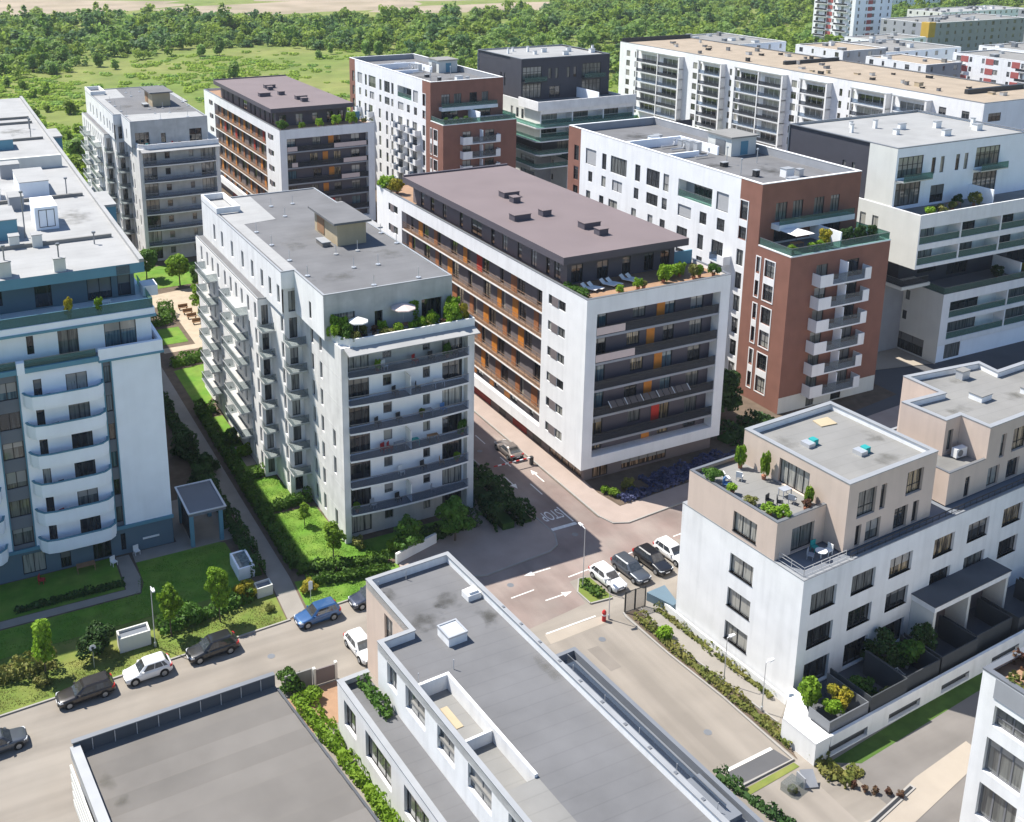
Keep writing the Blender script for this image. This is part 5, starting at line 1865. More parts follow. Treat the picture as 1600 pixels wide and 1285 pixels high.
def houses():
    T = Thing('beige_and_white_terraced_house', 'white terraced houses with beige roof storeys and garage podium at lower right', 'building', (0, 0, 0), rz=A_T, loc=(60.3, 55.7, 0))
    T.ref = (0, 0, 0)
    D, H, L_ = 14.2, 12.0, 62.0
    F = Face(T, 0, 0, L_, 0)
    cols = [(1.1, 4.2), (6.1, 9.1), (11.0, 14.0), (17.0, 19.9), (21.9, 25.0), (27.2, 30.2), (32.4, 35.4), (38, 41), (43.4, 46.4)]
    wins = []
    for a, b in cols:
        wins.append((a, b, 8.4, 10.35, dict(n=3, sill=True, pane=RND.choice(['pane_sheer', 'pane_warm', 'pane_dark']))))
        wins.append((a, b, 5.0, 6.9, dict(n=3, sill=True, pane=RND.choice(['pane_sheer', 'pane_dark', 'pane_dark']))))
    for a, b in cols[:3]:
        wins.append((a, b, 1.15, 3.6, dict(n=3, pane='pane_dark')))
    F.wall('wall', 'white', 0, H, [w for w in wins if w[1] < 60], depth=.3)
    L = Face(T, 0, D, 0, 0)
    lw = [(D - 8.0, D - 5.3, z, z + 1.85, dict(n=2, sill=True, pane='pane_curtain')) for z in (8.4, 5.0, 1.6)]
    L.wall('wall', 'white', 0, H, lw, depth=.25)
    Face(T, L_, 0, L_, D).wall('wall', 'white', 0, H)
    Face(T, L_, D, 0, D).wall('wall', 'white', 0, H)
    s = MB()
    s.box(.03, L_ - .03, .03, D - .03, H - .3, H - .05)
    T.part('terrace', s, 'slate')
    s = MB()
    s.ring([(-.02, -.02), (L_ + .02, -.02), (L_ + .02, D + .02), (-.02, D + .02)], .3, H, H + .08)
    T.part('coping', s, 'coping')
    bar_rail(T, [(.35, 3.0), (.35, .35), (5.4, .35)], H + .08, .85, 'metal_pale')
    bar_rail(T, [(5.9, .3), (60, .3)], H + .08, .5, 'metal_dark')
    # one-storey beige part with the roof terrace
    a0, a1, b0, b1, h = .0, 5.9, 3.2, 13.6, 15.6
    f = Face(T, a0, b0, a1, b0)
    f.wall('upper_wall', 'beige', H + .081, h, [(1.9, 4.6, H + .15, H + 2.5, dict(n=2, pane='pane_sheer'))], depth=.3)
    f = Face(T, a0, b1, a0, b0)
    f.wall('upper_wall', 'beige', H + .081, h, [(b1 - 8.0, b1 - 5.3, H + .5, H + 2.4, dict(n=3, sill=True, pane='pane_curtain'))], depth=.25)
    Face(T, a1, b1, a0, b1).wall('upper_wall', 'beige', H + .081, h)
    s = MB()
    s.box(a0 + .03, a1, b0 + .03, b1 - .03, h - .7, h - .45)
    T.part('roof_terrace', s, 'membrane_pale')
    s = MB()
    s.box(a0, a0 + .3, b0, b1, h, h + .1)
    s.box(a0 + .301, a1 - .01, b0, b0 + .3, h, h + .1)
    s.box(a0 + .301, a1 - .01, b1 - .3, b1, h, h + .1)
    T.part('coping', s, 'metal_trim')
    # first beige tower
    def tower(poly, h, wins_front, wins_left, extra=None):
        n = len(poly)
        for k_ in range(n):
            p, q = poly[k_], poly[(k_ + 1) % n]
            fc = Face(T, p[0], p[1], q[0], q[1])
            w = wins_front if k_ == 0 else (wins_left if k_ == n - 1 else ())
            if extra and k_ in extra:
                w = extra[k_]
            fc.wall('tower_wall', 'beige', H + .081, h, w, depth=.28)
        s = MB()
        s.prism(inset(poly, .2), h - .9, h - .55)
        T.part('tower_roof', s, 'membrane_pale')
        s = MB()
        s.ring(inset(poly, .02), .38, h - .7, h)
        T.part('parapet', s, 'white')
        s = MB()
        s.ring([(x, y) for x, y in inset(poly, -.03)], .5, h, h + .09)
        T.part('coping', s, 'coping')
    fr = [(1.3, 3.6, 14.9, 17.4, dict(n=2, tr=.33, pane='pane_sheer')), (4.2, 4.9, 14.9, 17.3, dict(n=1)), (7.6, 9.8, 15.2, 17.5, dict(n=2, tr=.33, pane='pane_warm')), (1.4, 2.1, H + .15, 14.2, dict(n=1)), (2.7, 4.6, H + .15, 14.2, dict(n=2, pane='pane_sheer')), (6.4, 8.2, H + .15, 14.3, dict(n=2)), (8.9, 9.7, H + .15, 14.3, dict(n=1))]
    tower([(5.9, 1.1), (17.4, 1.1), (17.4, 12.9), (5.9, 12.9)], 18.5, fr, [(4.3, 7.7, 15.2, 17.6, dict(n=4, pane='pane_curtain'))])
    tw2 = [(23.4, 4.5), (25.6, 4.5), (25.6, 1.5), (54, 1.5), (54, 9.2), (38.4, 9.2), (38.9, 11.6), (28.7, 13.2), (28.4, 8.8), (23.3, 9.3)]
    tower(tw2, 18.5, [(.5, 1.3, 15.2, 17.4, dict(n=1))], [], {2: [(2.0, 2.8, 14.9, 17.3, dict(n=1)), (3.9, 6.2, 15.0, 17.4, dict(n=2, tr=.33, pane='pane_warm')), (.6, 2.4, H + .15, 14.2, dict(n=2)), (3.6, 5.5, H + .15, 14.2, dict(n=2)), (9, 11.4, 15, 17.4, dict(n=2)), (13, 15, H + .15, 14.2, dict(n=2))]})
    # small terrace block in the nook of the second tower
    f = Face(T, 20.2, 1.5, 25.6, 1.5)
    f.wall('upper_wall', 'beige', H + .081, 15.3, [(2.6, 3.3, H + .15, 14.2, dict(n=1))])
    Face(T, 20.2, 9, 20.2, 1.5).wall('upper_wall', 'beige', H + .081, 15.3)
    s = MB()
    s.box(20.23, 25.57, 1.53, 4.47, 14.6, 14.85)
    s.box(20.23, 23.35, 4.471, 9, 14.6, 14.85)
    T.part('roof_terrace', s, 'membrane_pale')
    s = MB()
    s.box(20.2, 25.55, 1.5, 1.75, 15.3, 15.4)
    s.box(20.2, 20.45, 1.751, 9, 15.3, 15.4)
    T.part('coping', s, 'metal_trim')
    for x, y, sx, sy, hh, m in ((36.2, 10.6, 1.2, .8, .9, 'metal_pale'), (33.2, 6.6, 1.6, 1.4, .6, 'white'), (39.5, 4.6, 3.2, 1.6, .6, 'white'), (44, 6, 1.2, 1.2, .8, 'metal_pale')):
        roof_unit(T, x - 1.5, y, 17.95, sx, sy, hh, m, 'membrane_pale')
    for x, y in ((9.4, 8.4), (12.2, 5.0)):
        b = MB()
        b.box(x - .6, x + .2, y - .5, y + .5, 17.95, 18.35)
        o = T.part('roof_fan', b, 'metal_pale')
        b = MB()
        b.prism([(x + .2, y - .32), (x + .8, y - .32), (x + .8, y + .32), (x + .2, y + .32)], 17.96, 18.5)
        T.part('fan_hood', b, 'teal_metal', sub=o)
    for x, y, rx, ry in ((13.4, 3.2, 2.4, 1.2), (15.6, 6.5, 1.2, 1.6), (8.0, 10, 1.6, 1.6), (27.5, 6.0, 2.4, 1.2), (33.5, 10.4, 2.4, 1.0), (35.5, 5.0, 2.0, 1.6)):
        stain(T, x, y, 17.95, rx, ry, 'stain_brown')
    b = MB()
    b.prism([(13.2, 10.3), (15.0, 10.0), (15.3, 11.4), (13.5, 11.6)], 17.96, 18.05)
    T.part('timber_sheet', b, 'tan_wall')
    # front porch canopy and dark gardens on the garage podium
    s = MB()
    s.box(14.6, 25.6, -2.4, -.01, 5.15, 5.7)
    o = T.part('porch_canopy', s, 'white')
    s = MB()
    s.box(14.55, 25.65, -2.45, -.012, 5.7, 5.78)
    T.part('canopy_roof', s, 'membrane', sub=o)
    for x in (14.7, 19.6, 25.2):
        s = MB()
        s.box(x, x + .35, -2.3, -.02, 1.05, 5.149)
        T.part('porch_wall', s, 'offwhite')
    s = MB()
    s.box(15.06, 19.59, -.3, -.02, 1.05, 5.1)
    T.part('porch_recess', s, 'wall_taupe')
    s = MB()
    s.box(19.96, 25.19, -.3, -.02, 1.05, 5.1)
    T.part('porch_recess', s, 'wall_taupe')
    P = Face(T, -3.7, -5.6, 60, -5.6)
    hol = [(1.6, 6.2, .15, 1.25), (8.8, 12.8, .2, 1.35), (15.6, 19.4, .2, 1.35), (22.6, 26.6, .2, 1.35), (30, 34, .2, 1.35), (38, 42, .2, 1.35)]
    s = MB()
    P.sheet(s, 0, P.L, 0, 2.0, hol, .3)
    T.part('podium_wall', s, 'white')
    for h_ in hol:
        s = MB()
        P.box(s, h_[0] - .1, h_[1] + .1, .02, 1.5, -.45, -.28)
        T.part('garage_door', s, 'metal_dark')
    Face(T, -3.7, -2.2, -3.7, -5.6).wall('podium_wall', 'white', 0, 2.0)
    Face(T, 0, .0, -3.7, -2.2).wall('podium_wall', 'white', 0, 2.0)
    s = MB()
    s.prism([(-3.67, -5.57), (59.9, -5.57), (59.9, -.02), (-.02, -.02), (-3.67, -2.2)], .8, 1.05)
    T.part('podium_deck', s, 'membrane')
    s = MB()
    s.prism([(-3.72, -5.62), (-2.0, -5.62), (-2.0, -3.6), (-.3, -1.2), (-.3, -.05), (-3.72, -2.3)], 2.001, 2.1)
    T.part('podium_coping', s, 'white')
    s = MB()
    P.box(s, 1.72, 63.6, 1.06, 2.06, -.2, .03)
    T.part('podium_upstand', s, 'white')
    for i, (a, b, y0, hh) in enumerate(((-1.9, 2.7, -5.3, 2.0), (2.9, 7.4, -5.35, 2.35), (7.6, 12.0, -5.1, 2.2), (12.4, 17.4, -5.0, 2.2), (17.8, 23, -4.6, 2.0), (23.4, 29, -5, 2.0), (29.4, 35, -5, 2.0))):
        for xa, xb, ya, yb in ((a, b, y0, y0 + .1), (a, a + .1, y0 + .101, -1.2 if i else -3.2), (b - .1, b, y0 + .101, -1.2)):
            s = MB()
            s.box(xa, xb, ya, yb, 1.06, 1.05 + hh)
            T.part('garden_screen', s, 'metal_trim' if i == 0 else 'screen_dark')
        s = MB()
        s.box(a + .3, a + 1.5, y0 + .5, y0 + 1.4, 1.06, 1.5)
        T.part('planter', s, 'slate')
    return T


houses()


def corner_house():
    T = Thing('white_corner_house', 'white house with tall grey framed windows cut off by the right edge', 'building', (0, 0, 0), rz=math.radians(3), loc=(61.6, 40.4, 0))
    T.ref = (0, 0, 0)
    H = 14.0
    L = Face(T, 0, 0, 0, -26)
    wins = []
    for k_ in range(6):
        u = 1.2 + 4.2 * k_
        wins += [(u, u + 2.6, 10.3, 11.9, dict(n=2, tr=.4, fm='frame_grey', pane='pane_sheer', fw=.1)), (u - .2, u + 2.6, 6.4, 9.2, dict(n=3, fm='frame_grey', pane='pane_sheer', fw=.12)), (u - .2, u + 2.6, 2.6, 5.4, dict(n=3, fm='frame_grey', pane='pane_sheer', fw=.12))]
    L.wall('wall', 'white', 0, H, wins, depth=.35)
    Face(T, 22, 0, 0, 0).wall('wall', 'white', 0, H)
    Face(T, 22, -26, 22, 0).wall('wall', 'white', 0, H)
    Face(T, 0, -26, 22, -26).wall('wall', 'white', 0, H)
    s = MB()
    s.box(.03, 21.97, -25.97, -.03, H - .9, H - .6)
    T.part('terrace', s, 'deck')
    s = MB()
    s.ring([(-.03, -26.03), (22.03, -26.03), (22.03, .03), (-.03, .03)], .45, H, H + .12)
    T.part('coping', s, 'metal_trim')
    s = MB()
    L.box(s, 1.0, 22, 12.4, 13.95, .003, .06)
    T.part('wall_panel', s, 'grey_wall')
    s = MB()
    L.box(s, 4.2, 9, 4.4, 5.3, .4, .5)
    T.part('balcony_screen', s, 'white')


corner_house()


def low_house():
    """L-shaped white house with grey flat roofs in the foreground"""
    T = Thing('white_flat_roofed_house', 'white house with grey flat roof and skylight in the foreground', 'building', (0, 0, 0), rz=math.radians(4.0), loc=(27.8, 67.75, 0))
    T.ref = (0, 0, 0)
    H = 9.0
    poly = [(0, -38), (11.1, -38), (11.1, 7.9), (2.9, 7.9), (2.9, 0), (0, 0)]
    nm = len(poly)
    L = Face(T, 0, 0, 0, -38)
    wins = [(1.6, 3.2, 6.25, 8.3), (4.6, 7.6, 6.2, 8.3), (9.4, 11.8, 6.2, 8.3), (13.6, 16.6, 6.2, 8.3), (18.6, 21.4, 6.2, 8.3), (24, 27, 6.2, 8.3), (30, 33, 6.2, 8.3)]
    L.wall('wall', 'white', 0, H, [(*w, dict(n=2, fm='frame_grey', pane='pane_sheer')) for w in wins], depth=.3)
    L2 = Face(T, 2.9, 7.9, 2.9, 0)
    L2.wall('wall', 'beige', 0, H, [(3.4, 4.9, 5.4, 7.8, dict(n=2, fm='frame_dark', pane='pane_sheer')), (6.0, 7.0, 1.0, 4.6, dict(n=1))], depth=.25)
    Face(T, 2.9, 0, 0, 0).wall('wall', 'white', 0, H)
    Face(T, 11.1, 7.9, 2.9, 7.9).wall('wall', 'white', 0, H)
    Face(T, 11.1, -38, 11.1, 7.9).wall('wall', 'white', 0, H)
    Face(T, 0, -38, 11.1, -38).wall('wall', 'white', 0, H)
    ZR = H - .75
    # roof deck with two sunken bays on the left edge
    s = MB()
    s.prism([(3.35, -37.9), (11.0, -37.9), (11.0, 7.8), (3.0, 7.8), (3.0, -.1), (.1, -.1), (.1, -5.3), (3.35, -5.3)], ZR - .25, ZR)
    T.part('roof', s, 'membrane_mid')
    s = MB()
    s.box(.1, 3.349, -17.1, -5.31, H - 2.0, H - 1.75)
    T.part('sunken_roof', s, 'membrane_pale')
    s = MB()
    s.box(3.1, 3.349, -17.1, -5.31, H - 1.749, ZR + .28)
    T.part('upstand', s, 'white')
    s = MB()
    s.box(.3, 3.099, -5.56, -5.31, H - 1.749, ZR + .28)
    T.part('upstand', s, 'white')
    s = MB()
    s.box(.35, 3.05, -11.95, -11.75, H - 1.749, H - .75)
    T.part('upstand', s, 'white')
    s = MB()
    s.box(.1, 3.349, -37.9, -17.11, ZR - .25, ZR)
    T.part('roof', s, 'membrane_pale')
    s = MB()
    s.ring(poly, .3, ZR + .001, H - .001)
    T.part('parapet', s, 'white')
    s = MB()
    s.ring(inset(poly, -.04), .42, H, H + .08)
    T.part('coping', s, 'coping')
    for x, y, rx, ry in ((5.4, 1.4, 2.6, 1.7), (8.0, 2.6, 2.0, 1.8), (9.8, -1.0, 1.2, 2.0), (10.3, -8.5, .8, 2.2), (3.9, 5.6, 1.2, 1.6)):
        stain(T, x, y, ZR, rx, ry, 'stain_dark' if y > -5 else 'stain_brown')
    b = MB()
    b.box(5.0, 6.7, -2.6, -.8, ZR, ZR + .75)
    o = T.part('skylight', b, 'white')
    b = MB()
    b.ring([(4.95, -2.65), (6.75, -2.65), (6.75, -.75), (4.95, -.75)], .14, ZR + .75, ZR + .9)
    T.part('skylight_frame', b, 'metal_pale', sub=o)
    b = MB()
    b.box(5.1, 6.6, -2.5, -.9, ZR + .751, ZR + .82)
    T.part('pane', b, 'rooflight', sub=o)
    b = MB()
    b.box(9.4, 10.7, 1.6, 2.7, ZR, ZR + .55)
    b.box(9.6, 10.5, 1.75, 2.5, ZR + .551, ZR + .75)
    T.part('roof_unit', b, 'white')
    b = MB()
    b.box(1.5, 2.1, -9.6, -7.2, H - 1.749, H - 1.70)
    T.part('timber_sheet', b, 'tan_wall')
    for x, y in ((3.6, 6.9), (6.4, 7.1), (.9, -5.0), (4.0, -5.0)):
        b = MB()
        b.cyl(x, y, ZR, ZR + .9, .04, 6)
        T.part('vent_pipe', b, 'metal_pale')
    rr = random.Random(2)
    for _ in range(14):
        b = MB()
        x, y = 11.1 - .15, -1.5 - 2.6 * _
        b.box(x - .1, x + .12, y, y + .25, H + .081, H + .13)
        T.part('coping_clip', b, 'metal_trim')
    # lower storey with terrace along the left side
    TL = 5.2
    F = Face(T, -2.75, 1.8, -2.75, -38)
    lw = [(1.2, 3.3, 2.0, 4.3), (5.0, 9.2, 1.9, 4.3), (11.2, 14.8, 1.9, 4.3), (17, 20.6, 1.9, 4.3), (23, 26, 1.9, 4.3), (28.5, 32, 1.9, 4.3)]
    F.wall('lower_wall', 'white', 0, TL, [(*w, dict(n=3, fm='frame_dark', pane='pane_sheer')) for w in lw], depth=.3)
    Face(T, 0.0, 1.8, -2.75, 1.8).wall('lower_wall', 'white', 0, TL)
    s = MB()
    s.box(-2.7, -.01, -37.9, 1.75, TL - .9, TL - .65)
    T.part('terrace', s, 'membrane_mid')
    s = MB()
    s.box(-2.8, -2.3, -38, 1.85, TL, TL + .08)
    s.box(-2.299, -.02, 1.4, 1.85, TL, TL + .08)
    T.part('coping', s, 'coping')
    s = MB()
    s.box(-2.45, -2.3, -38, 1.8, TL - .64, TL - .001)
    T.part('parapet', s, 'white')
    # low annex with a glass balustrade on the right
    s = MB()
    s.box(11.15, 17.6, -38, -2.6, 0, 2.7)
    T.part('annex_wall', s, 'grey_wall')
    s = MB()
    s.box(11.2, 17.2, -37.9, -3.0, 2.701, 2.8)
    T.part('annex_roof', s, 'slate')
    s = MB()
    s.box(17.25, 17.62, -38, -2.58, 2.701, 3.5)
    s.box(11.2, 17.249, -2.95, -2.58, 2.701, 3.5)
    T.part('annex_parapet', s, 'slate')
    glass_rail(T, [(16.2, -3.4), (16.2, -22)], 2.81, 1.0, 'glass_grey')
    for k_ in range(5):
        b = MB()
        b.cyl(15.6, -5 - 4.2 * k_, 2.8, 4.1, .035, 6)
        T.part('railing_post', b, 'metal_pale')
    s = MB()
    s.box(12.5, 17.0, -22.8, -18.5, 2.801, 3.3)
    T.part('annex_roof_box', s, 'slate')
    return T


low_house()


def brown_roof():
    T = Thing('brown_roofed_low_building', 'low building with wide brown membrane roof at the bottom left', 'building', (12, 60))
    H = 6.0
    poly = [(5.1, 70.0), (7.9, 40), (24.2, 40), (20.2, 70.7)]
    for k_ in range(4):
        p, q = poly[k_], poly[(k_ + 1) % 4]
        f = Face(T, p[0], p[1], q[0], q[1])
        f.wall('wall', 'grey_wall', 0, H - .6, [(3 + 3.2 * i, 5 + 3.2 * i, 1.5, 4, dict(n=2)) for i in range(6)] if k_ == 0 else [])
    # roof membrane laid in broad overlapping sheets
    n = 17
    for i in range(n):
        t0, t1 = i / n, (i + 1.0) / n
        lp = lambda a, b, t: (a[0] + (b[0] - a[0]) * t, a[1] + (b[1] - a[1]) * t)
        l0, l1, r0, r1 = lp(poly[0], poly[1], t0), lp(poly[0], poly[1], t1), lp(poly[3], poly[2], t0), lp(poly[3], poly[2], t1)
        z = H - .55
        s = MB()
        s.poly([(*l0, z + .09), (*l1, z + .015), (*r1, z + .015), (*r0, z + .09)])
        s.poly([(*l0, z + .015), (*l0, z + .09), (*r0, z + .09), (*r0, z + .015)])
        T.part('roof_sheet', s, 'membrane_brown')
    s = MB()
    strip(s, [(20.2, 70.75), (4.9, 70.15)], .3, H - .6, H + .55)
    T.part('parapet', s, 'membrane')
    s = MB()
    strip(s, [(20.2, 70.76), (4.8, 70.16)], .42, H + .551, H + .62)
    T.part('coping', s, 'metal_trim')
    for i in range(9):
        x = 6.2 + 1.6 * i
        b = MB()
        b.box(x, x + .06, 69.95 + .04 * (x - 5), 70.0 + .04 * (x - 5), H - .5, H + .5)
        T.part('flashing', b, 'metal_pale')
    s = MB()
    strip(s, [(5.0, 70.0), (7.75, 40)], .7, H - .5, H + .35)
    T.part('parapet', s, 'coping')
    for i in range(5):
        s = MB()
        z = H - .75 - .75 * i
        strip(s, [(4.55, 69.5), (7.3, 40)], .16, z - .5, z)
        T.part('cladding_board', s, 'offwhite')
    for x, y, rx, ry in ((6.6, 66.5, .9, 1.6), (7.3, 64.0, .8, 1.0)):
        stain(T, x, y, H - .45, rx, ry, 'stain_brown')
    s = MB()
    strip(s, [(20.25, 70.2), (24.2, 40)], .18, H - .6, H - .35)
    T.part('roof_edge', s, 'membrane')
    return T


brown_roof()

# ------------------------------------------------------------------ long tan-roofed block and the quarter behind it
def tan_block():
    T = Thing('tan_roofed_apartment_block', 'long white apartment block with a tan flat roof and stacked glazed balconies', 'building', (228, 230))
    X0, X1, Y0, Y1, H = 214.0, 243.0, 160.5, 299.0, 23.9
    L = Face(T, X0, Y1, X0, Y0)
    U = lambda y: Y1 - y
    fl = [19.6 - 3.15 * i for i in range(6)]
    towers = [(265.5, 287.6), (246.2, 256.7), (221.2, 240.6), (205.2, 215.0), (186.1, 197.4), (174.3, 184.3)]
    ww = []
    ys = [295.2, 290.6, 261.0, 258.0, 244.5, 242.2, 219.6, 217.0, 202.6, 199.6, 172.2, 166.0]
    for z in fl:
        for y in ys:
            wd = 2.0 if y in (295.2, 290.6, 261.0, 242.2, 219.6, 199.6, 172.2, 166.0) else 1.0
            ww.append((U(y), U(y) + wd, z, z + 1.9, dict(n=2 if wd > 1.5 else 1, fm='frame_grey')))
    L.wall('wall', 'white_clean', 0, H, ww)
    for ya, yb in towers:
        n = 2 if yb - ya > 14 else 1
        for i, z in enumerate(fl):
            s = MB()
            L.box(s, U(yb), U(ya), z - .95, z - .7, .004, 1.7)
            o = T.part('balcony', s, 'white')
            g = MB()
            L.box(g, U(yb) + .1, U(ya) - .6, z - .69, z + .35, 1.6, 1.64)
            T.part('railing', g, 'glass_dark' if (i + int(ya)) % 3 else 'glass_grey', sub=o)
            for q in range(n):
                a = U(yb) + .4 + q * (yb - ya) / n
                L.window(a + .6, a + (yb - ya) / n - 1.2, z - .65, z + 1.6, n=4, w=.05, fm='frame_white', pane=RND.choice(['pane_sheer', 'pane_curtain', 'pane_dark']))
        s = MB()
        L.box(s, U(yb) - .1, U(ya) + .1, 22.4, 22.65, .004, 1.8)
        T.part('balcony_roof', s, 'metal_pale')
        for q in range(n + 1):
            s = MB()
            a = U(yb) + q * (yb - ya) / n
            ww_ = .35 if q < n else .55
            a = a if q < n else a - .55
            L.box(s, a, a + ww_, 2, 22.39, 1.0 if q < n else .01, 1.78)
            T.part('balcony_side', s, 'concrete_pale' if q == n else 'white')
    F = Face(T, X0, Y0, X1, Y0)
    F.wall('wall', 'white_blue', 0, H, [(1.8, 6.0, z, z + 1.9, dict(n=3, pane='pane_dark')) for z in fl[:3]])
    Face(T, X1, Y0, X1, Y1).wall('wall', 'white_clean', 0, H)
    Face(T, X1, Y1, X0, Y1).wall('wall', 'white_clean', 0, H)
    s = MB()
    s.box(X0 + .05, X1 - .05, Y0 + .05, Y1 - .05, H - .5, H - .2)
    T.part('roof', s, 'membrane_tan')
    s = MB()
    s.ring([(X0 - .02, Y0 - .02), (X1 + .02, Y0 - .02), (X1 + .02, Y1 + .02), (X0 - .02, Y1 + .02)], .35, H, H + .12)
    T.part('coping', s, 'metal_trim')
    for xa, ya, yb, hh in ((X0 + .36, Y1 - .7, Y1 - .36, 1.2), (X0 + 8, 231, 231.8, .8), (X0 + 9, 172, 173, .9)):
        s = MB()
        s.box(xa, X1 - .36, ya, yb, H - .19, H + hh)
        T.part('roof_wall', s, 'metal_dark')
    rn = random.Random(11)
    for i in range(40):
        y = 166 + 125 * (i + rn.random()) / 40
        roof_unit(T, X0 + 3 + 22 * rn.random(), y, H - .2, .6 + .9 * rn.random(), .6 + .9 * rn.random(), .4 + .7 * rn.random(), rn.choice(['metal_dark', 'metal_pale', 'tan_wall', 'metal_trim']), 'membrane_tan')
    return T


tan_block()


def simple_block(name, label, cx, cy, sx, sy, H, wall, roof, red=None, rz=0, floors=None, side='white_blue', group=None, nf=4, redstep=2):
    """far block: walls with window rows, parapet roof, roof units"""
    T = Thing(name, label, 'building', (0, 0, 0), rz=rz, loc=(cx, cy, 0), group=group)
    T.ref = (0, 0, 0)
    floors = floors or int(H / 3.1)
    x0, x1, y0, y1 = -sx / 2, sx / 2, -sy / 2, sy / 2
    rn = random.Random(int(cx * 7 + cy))
    for k_, (a, b, c, d, m) in enumerate(((x0, y1, x0, y0, wall), (x0, y0, x1, y0, side), (x1, y0, x1, y1, wall), (x1, y1, x0, y1, wall))):
        f = Face(T, a, b, c, d)
        wins = []
        if k_ < 2:
            n = max(2, int(f.L / 4.6))
            for i in range(min(floors, nf)):
                z = H - 3.1 * (i + 1) + .9
                for q in range(n):
                    u = f.L * (q + .5) / n
                    wd = 1.0 if (q + k_) % 3 else 1.7
                    wins.append((u - wd / 2, u + wd / 2, z, z + 1.6, dict(n=2, fm='frame_grey')))
        f.wall('wall', m, 0, H, wins)
        if red and k_ < 2:
            n = max(2, int(f.L / 4.6))
            for i in range(min(floors, nf)):
                z = H - 3.1 * (i + 1) + .75
                for q in range(1 if redstep > 2 else 0, n - 1, redstep):
                    s = MB()
                    u = f.L * (q + .5) / n
                    f.box(s, u + .9, u + f.L / n - .9, z, z + 1.9, .004, .05)
                    T.part('red_panel', s, red)
    s = MB()
    s.box(x0 + .05, x1 - .05, y0 + .05, y1 - .05, H - .5, H - .25)
    T.part('roof', s, roof)
    s = MB()
    s.ring([(x0 - .02, y0 - .02), (x1 + .02, y0 - .02), (x1 + .02, y1 + .02), (x0 - .02, y1 + .02)], .35, H, H + .15)
    T.part('coping', s, 'white')
    for i in range(max(3, int(sx * sy / 90))):
        roof_unit(T, x0 + 1.5 + (sx - 3) * rn.random(), y0 + 1.5 + (sy - 3) * rn.random(), H - .25, .8 + 1.6 * rn.random(), .8 + 1.4 * rn.random(), .6 + 1.0 * rn.random(), rn.choice(['metal_pale', 'white', 'metal_trim', 'membrane_pale']), 'coping')
    return T


def far_balconies(T, f, us, H, n, mat='metal_dark'):
    for i in range(n):
        z = H - 3.1 * (i + 1)
        for a, b in us:
            s = MB()
            f.box(s, a, b, z, z + .18, .004, 1.4)
            o = T.part('balcony', s, 'white')
            s = MB()
            f.box(s, a, b, z + .181, z + 1.0, 1.3, 1.38)
            T.part('railing', s, mat, sub=o)


GF = 'white blocks of the quarter behind the tan roof'
q = simple_block('white_courtyard_block', 'white flat-roofed block behind the tan roof, left end by the wood', 276, 318, 26, 34, 20, 'white_clean', 'membrane_pale', group=GF)
q = simple_block('white_courtyard_block', 'white block with grey side wall, second behind the tan roof', 292, 278, 20, 22, 20.5, 'white_clean', 'membrane_tan', group=GF, side='grey_wall')
q = simple_block('white_courtyard_block', 'white block with grey end wall in the middle behind the tan roof', 292, 247, 16, 24, 19.5, 'white_clean', 'membrane_tan', group=GF, side='grey_wall')
q = simple_block('white_courtyard_block', 'broad pale roof behind the middle white blocks', 322, 284, 40, 30, 18.6, 'white_clean', 'membrane_pale', group=GF)
q = simple_block('red_striped_apartment_block', 'white block with red wall panels behind the tan roof at right', 318, 222, 20, 46, 21.0, 'white_clean', 'membrane_pale', red='red_plaster', group=GF)
f = Face(q, -10, 23, -10, -23)
far_balconies(q, f, [(1, 5), (24, 29), (38, 44)], 21.0, 3)
q = simple_block('white_courtyard_block', 'white roof with plant boxes at the right edge behind the red panels', 352, 236, 30, 44, 20.5, 'white_clean', 'membrane_pale', group=GF)
q = simple_block('red_striped_tower', 'tall white tower with red stripes and black balconies cut off by the top edge', 414, 389, 24, 26, 42, 'white_clean', 'membrane_pale', red='red_plaster', floors=12, nf=12, redstep=3)
f = Face(q, -12, 13, -12, -13)
far_balconies(q, f, [(2, 9.5), (14.5, 22)], 42, 12)
q = simple_block('grey_apartment_block', 'grey block in shade with blue roof plant, behind the red panels', 425, 340, 62, 26, 20, 'grey_wall', 'membrane_pale', side='grey_wall')
s = MB()
s.box(-31.06, -27, -13.06, -9, 14, 20.3)
q.part('yellow_corner', s, 'yellow_wall')
q = simple_block('grey_apartment_block', 'grey block at the far right with dark balconies, top right corner', 505, 330, 60, 30, 22, 'grey_wall', 'membrane_pale', side='slate')
q = simple_block('white_courtyard_block', 'low white annex at the foot of the striped tower', 372, 330, 30, 16, 15, 'white_clean', 'membrane_pale', group=GF)
q = simple_block('far_shed', 'pale shed at the edge of the far works, top right', 640, 560, 60, 22, 8, 'offwhite', 'membrane_silver')
q = simple_block('far_shed', 'long pale hall beyond the wood at the top right corner', 560, 440, 70, 24, 12, 'offwhite', 'membrane_silver')
q = simple_block('far_shed', 'grey roofed hall among the far works at the top middle', 330, 905, 46, 18, 6, 'grey_wall', 'membrane_silver')
q = simple_block('far_shed', 'small pale hut on the far sand at the top left of middle', 265, 870, 26, 12, 6, 'offwhite', 'membrane_silver')

# ------------------------------------------------------------------ cars
def lerp(a, b, t):
    return a + (b - a) * t


